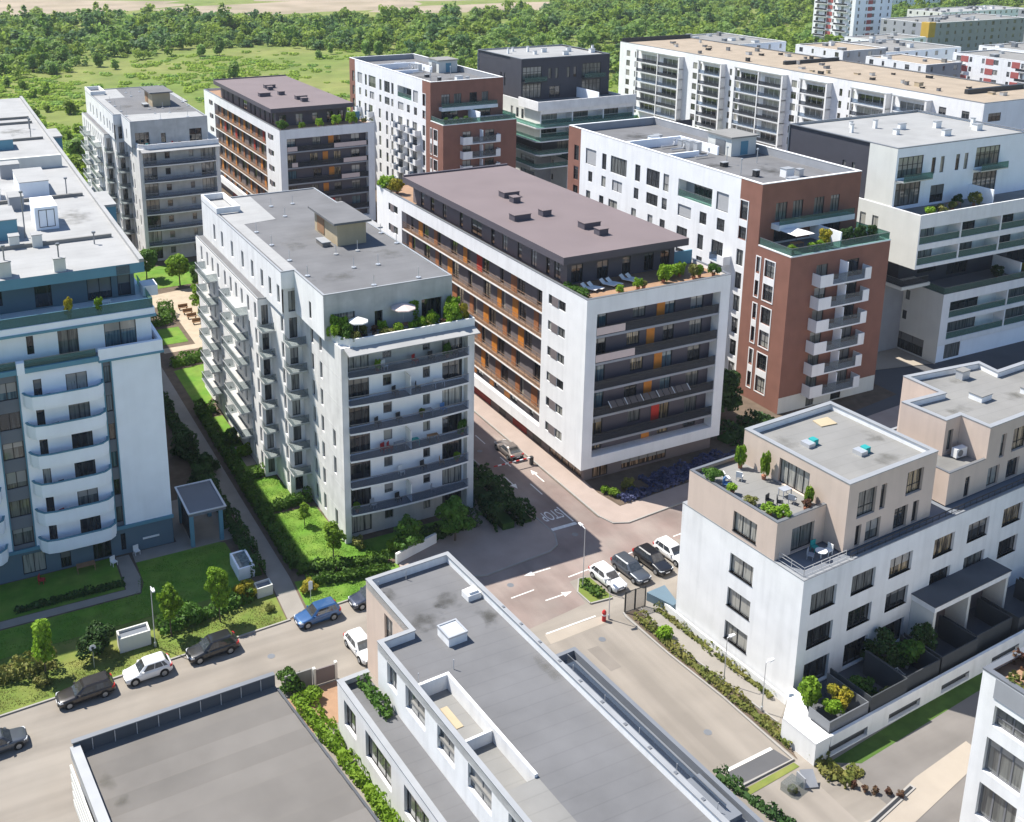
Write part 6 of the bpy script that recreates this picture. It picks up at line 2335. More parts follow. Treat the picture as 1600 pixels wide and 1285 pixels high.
def car(label, x, y, rz, paint, kind='hatch', L=4.3, W=1.8, H=1.5, group=None):
    """x forward. body shell, glazed cabin, wheels, lamps, mirrors, plates"""
    T = Thing('parked_car' if 'driv' not in label else 'moving_car', label, 'car', (0, 0, 0), rz=rz, loc=(x, y, .005), group=group)
    T.ref = (0, 0, 0)
    tall = H > 1.55
    zb = .98 if tall else .90                       # belt line
    st = [(.50, .34, .58, .33), (.485, .24, .70, .42), (.44, .20, .76, .465), (.36, .19, .80, .49), (.22, .19, zb - .03, .5), (.0, .19, zb, .5), (-.25, .19, zb + .02, .5), (-.40, .20, zb + .03, .495), (-.465, .24, zb + .02, .47), (-.495, .34, zb - .06, .42), (-.5, .42, zb - .22, .38)]
    if kind == 'sedan':
        st = [(a, b, (c if a > -.2 else c - .02), d) for a, b, c, d in st]
    b = MB()
    rings = []
    for a, z0, z1, w in st:
        hw, hh = w * W, z1 - z0
        half = [(0.0, z0), (hw * .86, z0), (hw * .97, z0 + .18 * hh), (hw, z0 + .45 * hh), (hw * .985, z0 + .72 * hh), (hw * .94, z0 + .93 * hh), (hw * .80, z1), (hw * .4, z1 + .015), (0.0, z1 + .02)]
        ring = half + [(-p, q) for p, q in half[-2:0:-1]]
        i = len(b.v)
        b.v += [(a * L, p, q) for p, q in ring]
        rings.append((i, len(ring)))
    for (i, n), (j, _) in zip(rings, rings[1:]):
        for k_ in range(n):
            b.f.append((i + k_, j + k_, j + (k_ + 1) % n, i + (k_ + 1) % n)[::-1])
            b.m.append(0)
    for (i, n), fl_ in ((rings[0], 1), (rings[-1], 0)):
        f = tuple(range(i, i + n))
        b.f.append(f if fl_ else f[::-1])
        b.m.append(0)
    body = T.part('body', b, paint, smooth=True)
    # cabin
    if kind == 'sedan':
        xs = (.20, .04, -.22, -.40)
    elif kind == 'wagon':
        xs = (.21, .05, -.40, -.475)
    else:
        xs = (.22, .07, -.36, -.465)
    xf0, xf1, xr1, xr0 = [q * L for q in xs]
    w0, w1 = .465 * W, .375 * W
    z0, z1 = zb - .02, H
    cb = MB()
    ring0 = [(xf0, -w0 * .9), (xf0 - .25, -w0), (xr0 + .2, -w0), (xr0, -w0 * .88), (xr0, w0 * .88), (xr0 + .2, w0), (xf0 - .25, w0), (xf0, w0 * .9)]
    ring1 = [(xf1, -w1 * .9), (xf1 - .2, -w1), (xr1 + .2, -w1), (xr1, -w1 * .9), (xr1, w1 * .9), (xr1 + .2, w1), (xf1 - .2, w1), (xf1, w1 * .9)]
    cb.v += [(p, q, z0) for p, q in ring0] + [(p, q, z1 - .09) for p, q in ring1] + [(lerp(p, (xf1 + xr1) / 2, .1), q * .84, z1 - .015) for p, q in ring1] + [((xf1 + xr1) / 2, 0, z1)]
    for k_ in range(8):
        j = (k_ + 1) % 8
        cb.f.append((k_, j, 8 + j, 8 + k_)[::-1])
        cb.f.append((8 + k_, 8 + j, 16 + j, 16 + k_)[::-1])
        cb.f.append((16 + k_, 16 + j, 24)[::-1])
        cb.m += [0, 0, 0]
    cabin = T.part('cabin', cb, paint, smooth=False)

    def gl(name, p00, p10, p11, p01, a, bb, lo=.06, hi=.94, o=.012):
        """panel on the quad p00 p10 p11 p01 between fractions a..bb along and lo..hi up, lifted outward"""
        P = [Vector(p) for p in (p00, p10, p11, p01)]
        nrm = (P[1] - P[0]).cross(P[3] - P[0]).normalized()
        f = lambda s, t: P[0].lerp(P[1], s).lerp(P[3].lerp(P[2], s), t) + nrm * o
        c = f(.5, .5)
        ctr = Vector(((xf0 + xr0) / 2, 0, (z0 + z1) / 2))
        if (c - ctr).dot(nrm) < 0:
            nrm = -nrm
        m = MB()
        m.poly([f(a, lo), f(bb, lo), f(bb, hi), f(a, hi)])
        T.part(name, m, 'car_glass')
    top = z1 - .09
    gl('windscreen', (xf0, -w0 * .9, z0), (xf0, w0 * .9, z0), (xf1, w1 * .9, top), (xf1, -w1 * .9, top), .04, .96)
    gl('rear_window', (xr0, w0 * .88, z0), (xr0, -w0 * .88, z0), (xr1, -w1 * .9, top), (xr1, w1 * .9, top), .07, .93, .2 if kind != 'sedan' else .08)
    for sg in (-1, 1):
        q = [(xf0 - .25, sg * w0, z0), (xr0 + .2, sg * w0, z0), (xr1 + .2, sg * w1, top), (xf1 - .2, sg * w1, top)]
        if sg > 0:
            q = [q[1], q[0], q[3], q[2]]
        for a, bb in ((.02, .44), (.47, .80), (.83, .97)):
            if sg > 0:
                a, bb = 1 - bb, 1 - a
            gl('side_window', q[0], q[1], q[2], q[3], a, bb, .12, .92)
    # wheels
    r = .34 if tall else .315
    for wx in (.315 * L, -.30 * L):
        for sg in (-1, 1):
            ar = MB()
            yy = sg * (.5 * W - .03)
            ar.tube([(wx, yy - sg * .2, r + .02), (wx, yy + sg * .036, r + .02)], r + .07, 18)
            T.part('wheel_arch', ar, 'rubber')
            wm = MB()
            wm.tube([(wx, yy - sg * .17, r), (wx, yy + sg * .05, r)], r, 18)
            w_ = T.part('wheel', wm, 'tyre')
            rm_ = MB()
            rm_.tube([(wx, yy + sg * .04, r), (wx, yy + sg * .062, r)], r * .66, 14)
            for k_ in range(5):
                t = k_ * 1.2566
                rm_.tube([(wx, yy + sg * .066, r), (wx + r * .6 * math.cos(t), yy + sg * .066, r + r * .6 * math.sin(t))], .03, 4)
            T.part('rim', rm_, 'rim', sub=w_)
    for sg in (-1, 1):
        m = MB()
        m.prism([(.492 * L, sg * .25 * W), (.475 * L, sg * .43 * W), (.415 * L, sg * .468 * W), (.44 * L, sg * .27 * W)], .60, .715)
        T.part('headlight', m, 'lamp_clear')
        m = MB()
        m.prism([(-.497 * L, sg * .27 * W), (-.487 * L, sg * .455 * W), (-.43 * L, sg * .485 * W), (-.45 * L, sg * .28 * W)], zb - .22, zb - .02)
        T.part('tail_light', m, 'lamp_red')
        m = MB()
        m.prism([(.17 * L, sg * .46 * W), (.15 * L, sg * .565 * W), (.115 * L, sg * .565 * W), (.13 * L, sg * .46 * W)], zb, zb + .13)
        T.part('mirror', m, paint)
        for dx in (.02, -.2):
            m = MB()
            m.box(dx * L, dx * L + .16, min(sg * .497 * W, sg * .512 * W), max(sg * .497 * W, sg * .512 * W), zb - .13, zb - .10)
            T.part('door_handle', m, paint)
    m = MB()
    m.box(.488 * L, .504 * L, -.26, .26, .40, .51)
    T.part('number_plate', m, 'plate')
    m = MB()
    m.box(-.508 * L, -.492 * L, -.26, .26, .55, .66)
    T.part('number_plate', m, 'plate')
    m = MB()
    m.box(.47 * L, .502 * L, -.30 * W, .30 * W, .30, .385)
    m.box(-.504 * L, -.47 * L, -.36 * W, .36 * W, .34, .46)
    T.part('bumper_trim', m, 'rubber')
    m = MB()
    m.box(.478 * L, .496 * L, -.19 * W, .19 * W, .56, .67)
    T.part('grille', m, 'rubber')
    return T


GK = 'cars parked along the kerb of the left street'
A3 = math.radians(3.4)
car('brownish black car at the kerb, leftmost of the row on the street', 7.25, 83.15, math.pi + A3, 'car_brownblack', 'wagon', 4.75, 1.85, 1.52, GK)
car('white hatchback at the kerb in front of the concrete box', 12.55, 83.55, math.pi + A3, 'car_white', 'hatch', 4.1, 1.78, 1.58, GK)
car('black sport utility car at the kerb under the second young tree', 18.4, 83.95, math.pi + A3, 'car_black', 'hatch', 4.6, 1.86, 1.64, GK)
car('bright blue car at the kerb beside the footpath', 28.55, 84.35, math.pi + A3 * 1.1, 'car_blue', 'wagon', 4.3, 1.82, 1.62, GK)
car('dark blue car half hidden behind the white flat-roofed house', 34.2, 84.75, math.pi + A3, 'car_navy', 'hatch', 4.4, 1.82, 1.6, GK)
car('white car squeezed beside the foreground white house', 30.5, 78.2, math.radians(-86), 'car_white', 'hatch', 4.3, 1.8, 1.5)
GP = 'cars parked in the bay by the junction'
car('white hatchback in the parking bay next to the planted island', 56.55, 77.15, -math.pi / 2 + .08, 'car_white', 'hatch', 4.3, 1.8, 1.5, GP)
car('grey blue estate car, second in the parking bay from the island', 59.45, 77.3, -math.pi / 2 + .08, 'car_graphite', 'wagon', 4.6, 1.84, 1.5, GP)
car('black car, third in the parking bay from the island', 62.35, 77.55, -math.pi / 2 + .08, 'car_black', 'hatch', 4.6, 1.86, 1.62, GP)
car('white car at the far end of the parking bay against the house wall', 65.1, 77.8, -math.pi / 2 + .08, 'car_white', 'wagon', 4.5, 1.82, 1.5, GP)
car('bronze saloon driving up the shaded lane past the barrier', 61.0, 104.9, math.pi / 2, 'car_bronze', 'sedan', 4.7, 1.86, 1.44)
car('dark car on the street cut off by the left edge', .15, 80.0, A3, 'car_graphite', 'hatch', 4.2, 1.8, 1.5)

# ------------------------------------------------------------------ street furniture
def lamp_post(x, y, h, label, head=0.0, arm=.5):
    T = Thing('street_lamp', label, 'lamp post', (x, y))
    b = MB()
    b.cyl(x, y, 0, h, .055, 8, 0, .035)
    b.cyl(x, y, 0, .5, .11, 8)
    T.part('pole', b, 'metal_pale')
    b = MB()
    c, s = math.cos(head), math.sin(head)
    b.tube([(x, y, h - .02), (x + c * arm, y + s * arm, h + .06)], .04, 6)
    b.prism([(x + c * arm - s * .16, y + s * arm + c * .16), (x + c * (arm + .55) - s * .11, y + s * (arm + .55) + c * .11), (x + c * (arm + .55) + s * .11, y + s * (arm + .55) - c * .11), (x + c * arm + s * .16, y + s * arm - c * .16)], h + .02, h + .13)
    T.part('lamp_head', b, 'plate')


lamp_post(13.95, 87.1, 6.3, 'tall grey street lamp beside the concrete box and white hatchback', -1.5)
lamp_post(53.9, 77.6, 6.5, 'thin grey street lamp on the planted island by the parked cars', 1.6)
lamp_post(57.05, 60.4, 4.6, 'thin lamp post on the path beside the white wall, farther one', 0, .25)
lamp_post(57.6, 56.3, 4.8, 'thin lamp post on the path beside the white wall, nearer one', 0, .25)
lamp_post(53.25, 72.2, 4.4, 'thin post beside the red bollard at the drive entrance', 3.0, .2)
lamp_post(86.6, 50.6, 4.2, 'small lamp post by the garage podium at the right edge', 1.5, .2)
T = Thing('bollard', 'red bollard with white band at the drive entrance', 'bollard', (52.7, 72.2))
b = MB()
b.cyl(52.7, 72.2, 0, .95, .2, 12)
b.cyl(52.7, 72.2, .951, 1.15, .22, 12, 0, .1)
T.part('post', b, 'bollard_red')
b = MB()
b.cyl(52.7, 72.2, .6, .75, .206, 12)
T.part('band', b, 'plate')
T = Thing('barrier_gate', 'striped barrier arm lowered across the shaded lane', 'barrier', (62.1, 101.2))
b = MB()
b.box(61.9, 62.25, 101.0, 101.4, 0, 1.1)
T.part('housing', b, 'metal_dark')
for i in range(10):
    b = MB()
    b.box(61.89 - .5 * (i + 1), 61.89 - .5 * i - .002, 101.14, 101.26, .92, 1.04)
    T.part('arm_segment', b, 'bollard_red' if i % 2 else 'plate')
T = Thing('traffic_sign', 'round sign on a thin post beside the leftmost kerb car', 'sign', (8.5, 86.6))
b = MB()
b.cyl(8.5, 86.6, 0, 2.3, .035, 6)
T.part('post', b, 'metal_pale')
b = MB()
b.tube([(8.5, 86.54, 2.1), (8.5, 86.56, 2.1)], .3, 16)
T.part('sign_face', b, 'plate')
b = MB()
b.tube([(8.5, 86.53, 2.1), (8.5, 86.538, 2.1)], .12, 12)
T.part('sign_symbol', b, 'metal_dark')
T = Thing('traffic_sign', 'pale sign panel on a post by the footpath and the blue car', 'sign', (28.9, 87.2))
b = MB()
b.cyl(28.9, 87.2, 0, 2.4, .04, 6)
T.part('post', b, 'metal_pale')
b = MB()
b.box(28.7, 29.1, 87.12, 87.155, 1.4, 2.3)
T.part('sign_face', b, 'plate')
# utility boxes, pavilion, gate
T = Thing('concrete_bin_enclosure', 'open grey concrete box standing on the verge behind the white hatchback', 'enclosure', (12.3, 88.2))
b = MB()
b.ring([(10.9, 87.5), (13.7, 87.6), (13.7, 89.0), (10.9, 88.9)], .15, 0, 1.5)
T.part('wall', b, 'offwhite')
b = MB()
b.prism([(11.08, 87.7), (13.52, 87.8), (13.52, 88.8), (11.08, 88.7)], .9, 1.25)
T.part('lid', b, 'slate')
T = Thing('glass_topped_shaft', 'white box with blue glass top between the lawn and the footpath', 'shaft', (24.7, 95.4))
b = MB()
b.ring([(23.6, 93.6), (25.3, 93.7), (25.3, 96.9), (23.6, 96.8)], .2, 0, 1.3)
T.part('wall', b, 'white_blue')
b = MB()
b.prism([(23.82, 93.85), (25.08, 93.9), (25.08, 96.65), (23.82, 96.6)], 1.1, 1.25)
T.part('pane', b, 'pane_sky')
T = Thing('meter_cabinet', 'grey cabinet and white frame at the corner of hedge and footpath', 'cabinet', (25.2, 90.6))
b = MB()
b.ring([(24.4, 89.9), (26.0, 90.0), (26.0, 91.2), (24.4, 91.1)], .12, 0, 1.1)
T.part('body', b, 'offwhite')
b = MB()
b.box(24.56, 25.84, 90.12, 91.0, .7, .9)
T.part('lid', b, 'slate')
T = Thing('entrance_pavilion', 'flat grey roofed pavilion on blue piers beside the blue and white block', 'pavilion', (22.6, 104.5))
b = MB()
b.box(20.7, 24.6, 101.4, 107.6, 3.7, 4.0)
T.part('roof', b, 'slate')
b = MB()
b.ring([(20.62, 101.32), (24.68, 101.32), (24.68, 107.68), (20.62, 107.68)], .2, 4.0, 4.1)
T.part('roof_edge', b, 'metal_pale')
for x, y in ((21.0, 101.8), (24.1, 101.8), (24.1, 107.0), (21.0, 107.0)):
    b = MB()
    b.box(x - .2, x + .2, y - .2, y + .2, 0, 3.69)
    T.part('pier', b, 'petrol')
b = MB()
b.box(21.0, 21.1, 102.1, 106.7, .1, 3.4)
T.part('glazing', b, 'glass_dark')
T = Thing('metal_gate', 'tall grey mesh gate at the end of the planted path', 'gate', (56.2, 72.3))
b = MB()
for x in (55.15, 56.3, 57.5):
    b.box(x - .05, x + .05, 72.25, 72.35, 0, 2.3)
T.part('post', b, 'metal_dark')
b = MB()
for k_ in range(22):
    x = 55.25 + k_ * .1045
    b.box(x, x + .018, 72.28, 72.32, .1, 2.2)
T.part('bars', b, 'metal_dark')
b = MB()
b.box(55.2, 57.45, 72.27, 72.33, 2.22, 2.28)
b.box(55.2, 57.45, 72.27, 72.33, .05, .1)
T.part('rail', b, 'metal_dark')
T = Thing('garden_gate', 'brown gate between the brown roof and the white house', 'gate', (25, 75.8))
b = MB()
b.box(22.6, 25.0, 75.9, 76.05, 0, 1.7)
T.part('fence_panel', b, 'membrane_pale')
b = MB()
b.box(25.3, 27.0, 75.7, 75.82, .1, 1.6)
T.part('leaf', b, 'wall_taupe')
for xa in (25.05, 27.02):
    b = MB()
    b.box(xa, xa + .23, 75.65, 75.95, 0, 1.8)
    T.part('post', b, 'offwhite')
flat('gate_paving', [(22.5, 70.5), (28.0, 71.0), (28.0, 75.6), (22.5, 75.4)], .02, 'deck')
T = Thing('retaining_wall', 'low concrete wall along the hedge at the foot of the concrete block', 'wall', (42, 90.5))
b = MB()
strip(b, [(38.9, 89.35), (44.2, 91.0)], .3, 0, 1.2)
T.part('wall', b, 'concrete_pale')
T = Thing('ramp_wall', 'white ramp wall between the side path and the white house', 'wall', (58.8, 66))
b = MB()
strip(b, [(58.9, 72.6), (59.2, 66), (60.0, 56)], .18, 0, .7)
T.part('wall', b, 'white')
b = MB()
b.prism([(58.2, 73.0), (60.5, 73.2), (59.9, 70.4), (59.2, 70.2)], .0, .9)
T.part('ramp', b, 'petrol_dark')
T = Thing('bicycle_shelter_frame', 'small glass box with a grey hatch on the pavement at the bottom right', 'frame', (54.2, 48.6))
b = MB()
b.prism([(53.2, 48.2), (54.6, 48.5), (54.4, 49.5), (53.0, 49.2)], 0, .7)
T.part('box', b, 'glass_clear')
b = MB()
b.v += [(54.7, 48.4, .1), (55.7, 48.0, .15), (55.9, 48.9, 1.0), (54.9, 49.3, 1.0)]
b.f.append((0, 1, 2, 3))
b.m.append(0)
b.box(54.65, 54.75, 48.4, 49.3, 0, .95)
T.part('hatch', b, 'grey_wall')
T = Thing('drain_channel', 'long sunken drain between the two kerbs at the bottom right', 'drain', (59, 44.9))
b = MB()
strip(b, [(56.0, 43.6), (62.3, 44.95)], .5, -.02, .10)
T.part('frame', b, 'kerb')
b = MB()
strip(b, [(56.2, 43.65), (62.1, 44.9)], .22, .101, .13)
T.part('grate', b, 'metal_dark')

# ------------------------------------------------------------------ hedges, shrubs and garden trees
hedge('clipped_hedge', [(29.4, 93.0), (29.4, 105.0), (29.5, 116), (29.6, 134)], 1.1, 1.35, 'leaf_hedge', 'long green hedge between the footpath and the sunny lawns')
hedge('clipped_hedge', [(29.7, 104.7), (35.3, 105.3)], .9, 1.2, 'leaf_hedge', 'green hedge separating the two sunny lawns by the concrete block')
hedge('clipped_hedge', [(30.3, 112.9), (32.9, 113.3)], .8, 1.1, 'leaf_hedge', 'short hedge behind the smaller sunny lawn')
hedge('clipped_hedge', [(29.2, 92.4), (33, 91.2), (38.4, 90.0)], 1.0, 1.1, 'leaf_hedge', 'hedge along the street side of the sunny lawn')
hedge('clipped_hedge', [(29.4, 90.0), (33, 89.2), (38.0, 88.3)], .8, .9, 'leaf_hedge', 'lower second hedge row nearer to the street')
hedge('loose_hedge', [(-6, 88.2), (3, 88.4), (5.5, 88.7)], 1.3, 1.5, 'leaf_olive', 'yellowish hedge at the left edge behind the verge', lump=.2)
hedge('loose_hedge', [(14.6, 88.8), (20, 89.4), (23.8, 90.2)], 1.1, 1.2, 'leaf_mid', 'green shrub row behind the two young street trees', lump=.2)
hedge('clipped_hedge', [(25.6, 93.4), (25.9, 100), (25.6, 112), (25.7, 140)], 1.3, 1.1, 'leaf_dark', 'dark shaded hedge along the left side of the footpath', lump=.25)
hedge('clipped_hedge', [(29.6, 150), (36.6, 151.2)], 1.5, 1.4, 'leaf_hedge', 'dark green hedge beyond the back lawn')
hedge('clipped_hedge', [(29.6, 132.3), (31.8, 132.6)], 1.0, 1.2, 'leaf_hedge', 'short hedge before the back lawn')
hedge('clipped_hedge', [(37.6, 160.5), (40.6, 161.5)], 2.2, 1.1, 'leaf_fresh', 'bright clipped hedge on the gravel court')
hedge('loose_hedge', [(29.4, 167.5), (33.6, 169), (34.0, 175.5)], 1.9, 1.5, 'leaf_hedge', 'bushy hedge beside the gravel court', lump=.2)
hedge('planted_border', [(55.9, 71.2), (56.0, 66), (56.6, 59), (57.0, 52)], 1.0, .55, 'leaf_olive', 'olive planting along the kerb of the drive', lump=.3, dens=30, size=.10)
hedge('planted_border', [(58.3, 71.6), (58.9, 64), (59.6, 57)], .7, .4, 'leaf_olive', 'sparse planting at the foot of the white house wall', lump=.35, dens=22, size=.10)
hedge('planted_border', [(58.0, 50.8), (57.4, 47.8), (60.0, 48.0)], 1.3, .5, 'leaf_olive', 'low yellow green shrubs at the corner of the garage podium', lump=.3)
hedge('planted_border', [(49.6, 52.6), (50.6, 48.2), (51.6, 45.0)], .9, .6, 'leaf_dark', 'dark shrubs along the slate roofed annex', lump=.4, dens=24, size=.12)
hedge('planted_border', [(54.0, 77.9), (54.6, 75.3)], 1.1, .6, 'leaf_hedge', 'small shrubs on the planted island by the parked cars', lump=.3)
hedge('garden_border', [(23.3, 75.0), (24.6, 66), (26.2, 52)], 1.3, .8, 'leaf_fresh', 'bright green border between brown roof and white house', lump=.3)
hedge('terrace_planting', [(26.9, 69.0), (27.25, 64.2)], .7, .7, 'leaf_mid', 'green planting on the terrace of the foreground house', z=4.5, lump=.3)
hedge('lavender_bed', [(66.8, 89.3), (72, 89.8), (79, 90.6), (88, 91.8)], 1.3, .55, 'lavender', 'violet flowering bed along the pavement, front row', lump=.3, dens=30)
hedge('lavender_bed', [(71.5, 91.6), (78, 92.0), (84, 92.6)], 1.5, .6, 'lavender', 'violet flowering bed close to the shop windows, back row', lump=.3, dens=30)
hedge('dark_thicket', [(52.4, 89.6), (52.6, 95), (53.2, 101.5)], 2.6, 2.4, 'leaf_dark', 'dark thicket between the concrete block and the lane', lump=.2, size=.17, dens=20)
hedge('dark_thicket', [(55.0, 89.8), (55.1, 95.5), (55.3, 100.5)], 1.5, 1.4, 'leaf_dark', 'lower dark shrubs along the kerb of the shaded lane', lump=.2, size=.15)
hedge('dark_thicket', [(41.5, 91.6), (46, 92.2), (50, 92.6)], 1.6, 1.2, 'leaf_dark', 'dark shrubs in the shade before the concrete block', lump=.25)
tree('street_tree', 'young', 4.5, 87.2, 'leftmost young bright green street tree on the verge', group='young street trees', s=.95, sz=1.3)
tree('street_tree', 'young', 15.6, 87.9, 'young bright green tree right of the tall street lamp', group='young street trees', s=.95, sz=1.25)
tree('street_tree', 'young', 20.2, 88.0, 'young bright green tree behind the black sport utility car', group='young street trees', s=.95, sz=1.3)
tree('verge_shrub', 'shrubblue', 9.0, 88.4, 'large dark green shrub on the verge left of the concrete box', 'shrub', s=1.15)
tree('verge_shrub', 'shrubolive', 4.1, 86.3, 'small olive shrub at the foot of the leftmost street tree', 'shrub', s=.9)
tree('verge_shrub', 'shrubyellow', 23.4, 90.4, 'yellow flowering shrub beside the meter cabinet', 'shrub', s=1.35)
tree('verge_shrub', 'shrub', 17.8, 89.6, 'dark rounded shrub between the two young street trees', 'shrub', s=1.0)
tree('verge_shrub', 'shrubolive', 24.9, 87.5, 'tuft of grass at the corner of verge and footpath', 'shrub', s=.6)
tree('garden_shrub', 'shrubyellow', 29.2, 88.9, 'yellowish shrub at the corner of the hedge near the blue car', 'shrub', s=1.0)
tree('garden_tree', 'young', 32.9, 100.4, 'tiny tree standing alone on the sunny lawn', s=.62)
tree('garden_tree', 'young', 33.4, 92.9, 'slender tree at the street corner of the sunny lawn', s=1.0)
tree('garden_tree', 'round', 40.6, 90.1, 'small pale leaved tree before the concrete block front', s=1.05)
tree('garden_tree', 'round', 46.2, 90.4, 'dark small tree on the shaded pavement corner', s=1.15)
tree('garden_shrub', 'shrubolive', 36.6, 94.0, 'spiky shrub at the corner of the concrete block', 'shrub', s=1.0)
tree('garden_shrub', 'shrubfresh', 31.6, 118.5, 'bright shrub by the terrace of the concrete block', 'shrub', s=1.2)
tree('garden_shrub', 'shrub', 31.0, 123.0, 'dark shrub beside the left balconies of the concrete block', 'shrub', s=1.0)
tree('garden_shrub', 'shrubfresh', 39.8, 91.6, 'bright shrub beside the pale leaved tree', 'shrub', s=1.1)
for i, (x, y, k_, s_, lb) in enumerate(((39.3, 186, 'roundfresh', 1.35, 'round tree on the far lawn of the gravel court'), (41.6, 182, 'round', 1.15, 'small round tree at the edge of the gravel court'), (39.4, 171, 'roundfresh', 1.1, 'bushy bright tree beside the benches on the gravel court'), (38.6, 164.5, 'roundfresh', 1.0, 'bright bush in front of the benches on the gravel court'), (34.6, 192, 'round', 1.4, 'broad tree in front of the farther concrete block'), (31.0, 190, 'roundfresh', 1.2, 'bright tree behind the blue trimmed roof by the court'))):
    tree('courtyard_tree', k_, x, y, lb, s=s_)
tree('dark_tree', 'dark', 90.5, 100.5, 'large dark tree in the gap between white frame block and brick block', s=1.15)
tree('dark_tree', 'dark', 53.3, 104.5, 'dark tall tree beside the shaded lane and the concrete block', s=.75)
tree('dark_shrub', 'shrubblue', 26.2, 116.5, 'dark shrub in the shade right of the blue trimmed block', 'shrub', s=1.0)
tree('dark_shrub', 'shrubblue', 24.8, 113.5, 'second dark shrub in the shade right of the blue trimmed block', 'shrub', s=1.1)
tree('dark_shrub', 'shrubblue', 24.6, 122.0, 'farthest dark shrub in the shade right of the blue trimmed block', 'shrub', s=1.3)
tree('podium_shrub', 'shrubfresh', 60.0, 53.6, 'bright green bush on the corner of the garage podium', 'shrub', s=1.15, z=1.7, sz=2.0)
tree('podium_shrub', 'shrubyellow', 62.2, 52.4, 'yellow bush on the corner of the garage podium', 'shrub', s=1.3, z=1.7)
tree('podium_shrub', 'shrubfresh', 61.0, 52.1, 'low green bush between the green and the yellow one on the podium', 'shrub', s=.9, z=1.7)
tree('drive_shrub', 'shrubfresh', 56.1, 67.6, 'taller bright shrub in the planting beside the drive', 'shrub', s=.95)
for i, (x, y) in enumerate(((58.2, 46.9), (58.6, 46.2), (59.2, 45.7), (60.0, 45.2), (60.6, 44.6))):
    tree('dwarf_shrub', 'shrubred', x, y, 'small reddish shrub in the short row on the lower pavement', 'shrub', 'reddish dwarf shrubs in a row', s=.55)
tree('path_shrub', 'shrubolive', 53.6, 48.6, 'olive tuft inside the small glass box', 'shrub', s=.55)
tree('gate_tree', 'shrub', 23.2, 76.2, 'dark climber shrub at the corner of the brown roof', 'shrub', s=1.0)
tree('gate_tree', 'shrubfresh', 24.6, 74.2, 'bright shrub by the brown garden gate', 'shrub', s=1.0)
tree('front_bed_shrub', 'shrubfresh', 66.9, 90.6, 'bright rounded bush in the violet bed', 'shrub', s=.8)
tree('front_bed_shrub', 'shrubfresh', 66.4, 91.8, 'second bright bush near the shop entrance', 'shrub', s=.7)
tree('front_bed_shrub', 'shrubolive', 69.0, 91.0, 'thin shrub standing in the violet bed', 'shrub', s=.9, sz=1.5)

# ------------------------------------------------------------------ terrace furniture and potted plants
def parasol(x, y, z, r, label, mat, h=2.35):
    T = Thing('parasol', label, 'parasol', (x, y, z))
    b = MB()
    b.cyl(x, y, z, z + h, .03, 6)
    b.cyl(x, y, z, z + .08, .3, 10)
    T.part('pole', b, 'metal_pale')
    b = MB()
    n = 8
    rim = [(x + r * math.cos(6.283 * k_ / n), y + r * math.sin(6.283 * k_ / n), z + h - .12) for k_ in range(n)]
    top = (x, y, z + h + .32)
    for k_ in range(n):
        b.poly([rim[k_], rim[(k_ + 1) % n], top])
        lo = [(p[0], p[1], p[2] - .12) for p in (rim[k_], rim[(k_ + 1) % n])]
        b.poly([lo[0], lo[1], rim[(k_ + 1) % n], rim[k_]])
    T.part('canopy', b, mat)


_POT = {}


def potted(x, y, z, kind, label, s=.5, sz=None, pot='terracotta', group=None):
    tm, cm = tree_meshes(kind, RND.randrange(3))
    if pot not in _POT:
        b = MB()
        b.cyl(0, 0, 0, .4, .17, 10, 0, .24)
        _POT[pot] = b.mesh('pot', pot)
    s, sz = s * 1.25, (sz or s) * 1.2
    o = tag(link('potted_plant', None, None, (x, y, z), RND.random() * 6), label, 'potted plant', group)
    link('pot', _POT[pot], o)
    c = link('foliage', cm, o, (0, 0, .3))
    c.scale = (s, s, sz or s)
    return o


def lounger(x, y, z, rz, label, group):
    T = Thing('sun_lounger', label, 'sun lounger', (0, 0, 0), rz=rz, loc=(x, y, z), group=group)
    T.ref = (0, 0, 0)
    b = MB()
    b.box(-.35, .35, -.95, .45, .28, .36)
    T.part('mattress', b, 'cloth_white')
    b = MB()
    b.v += [(-.35, .45, .3), (.35, .45, .3), (.35, 1.0, .78), (-.35, 1.0, .78), (-.35, .5, .24), (.35, .5, .24), (.35, 1.05, .72), (-.35, 1.05, .72)]
    b.f += [(0, 1, 2, 3), (7, 6, 5, 4), (0, 4, 5, 1), (1, 5, 6, 2), (2, 6, 7, 3), (3, 7, 4, 0)]
    b.m += [0] * 6
    T.part('backrest', b, 'cloth_white')
    for sx in (-.3, .3):
        for sy in (-.85, .85):
            b = MB()
            b.box(sx - .03, sx + .03, sy - .03, sy + .03, 0, .279)
            T.part('leg', b, 'metal_dark')


def chair(x, y, z, rz, label, mat, group=None):
    T = Thing('chair', label, 'chair', (0, 0, 0), rz=rz, loc=(x, y, z), group=group)
    T.ref = (0, 0, 0)
    b = MB()
    b.box(-.28, .28, -.27, .27, .38, .46)
    T.part('seat', b, mat)
    b = MB()
    b.box(-.28, .28, .22, .29, .461, .95)
    T.part('backrest', b, mat)
    for sx in (-.24, .24):
        for sy in (-.23, .23):
            b = MB()
            b.box(sx - .025, sx + .025, sy - .025, sy + .025, 0, .379)
            T.part('leg', b, mat)


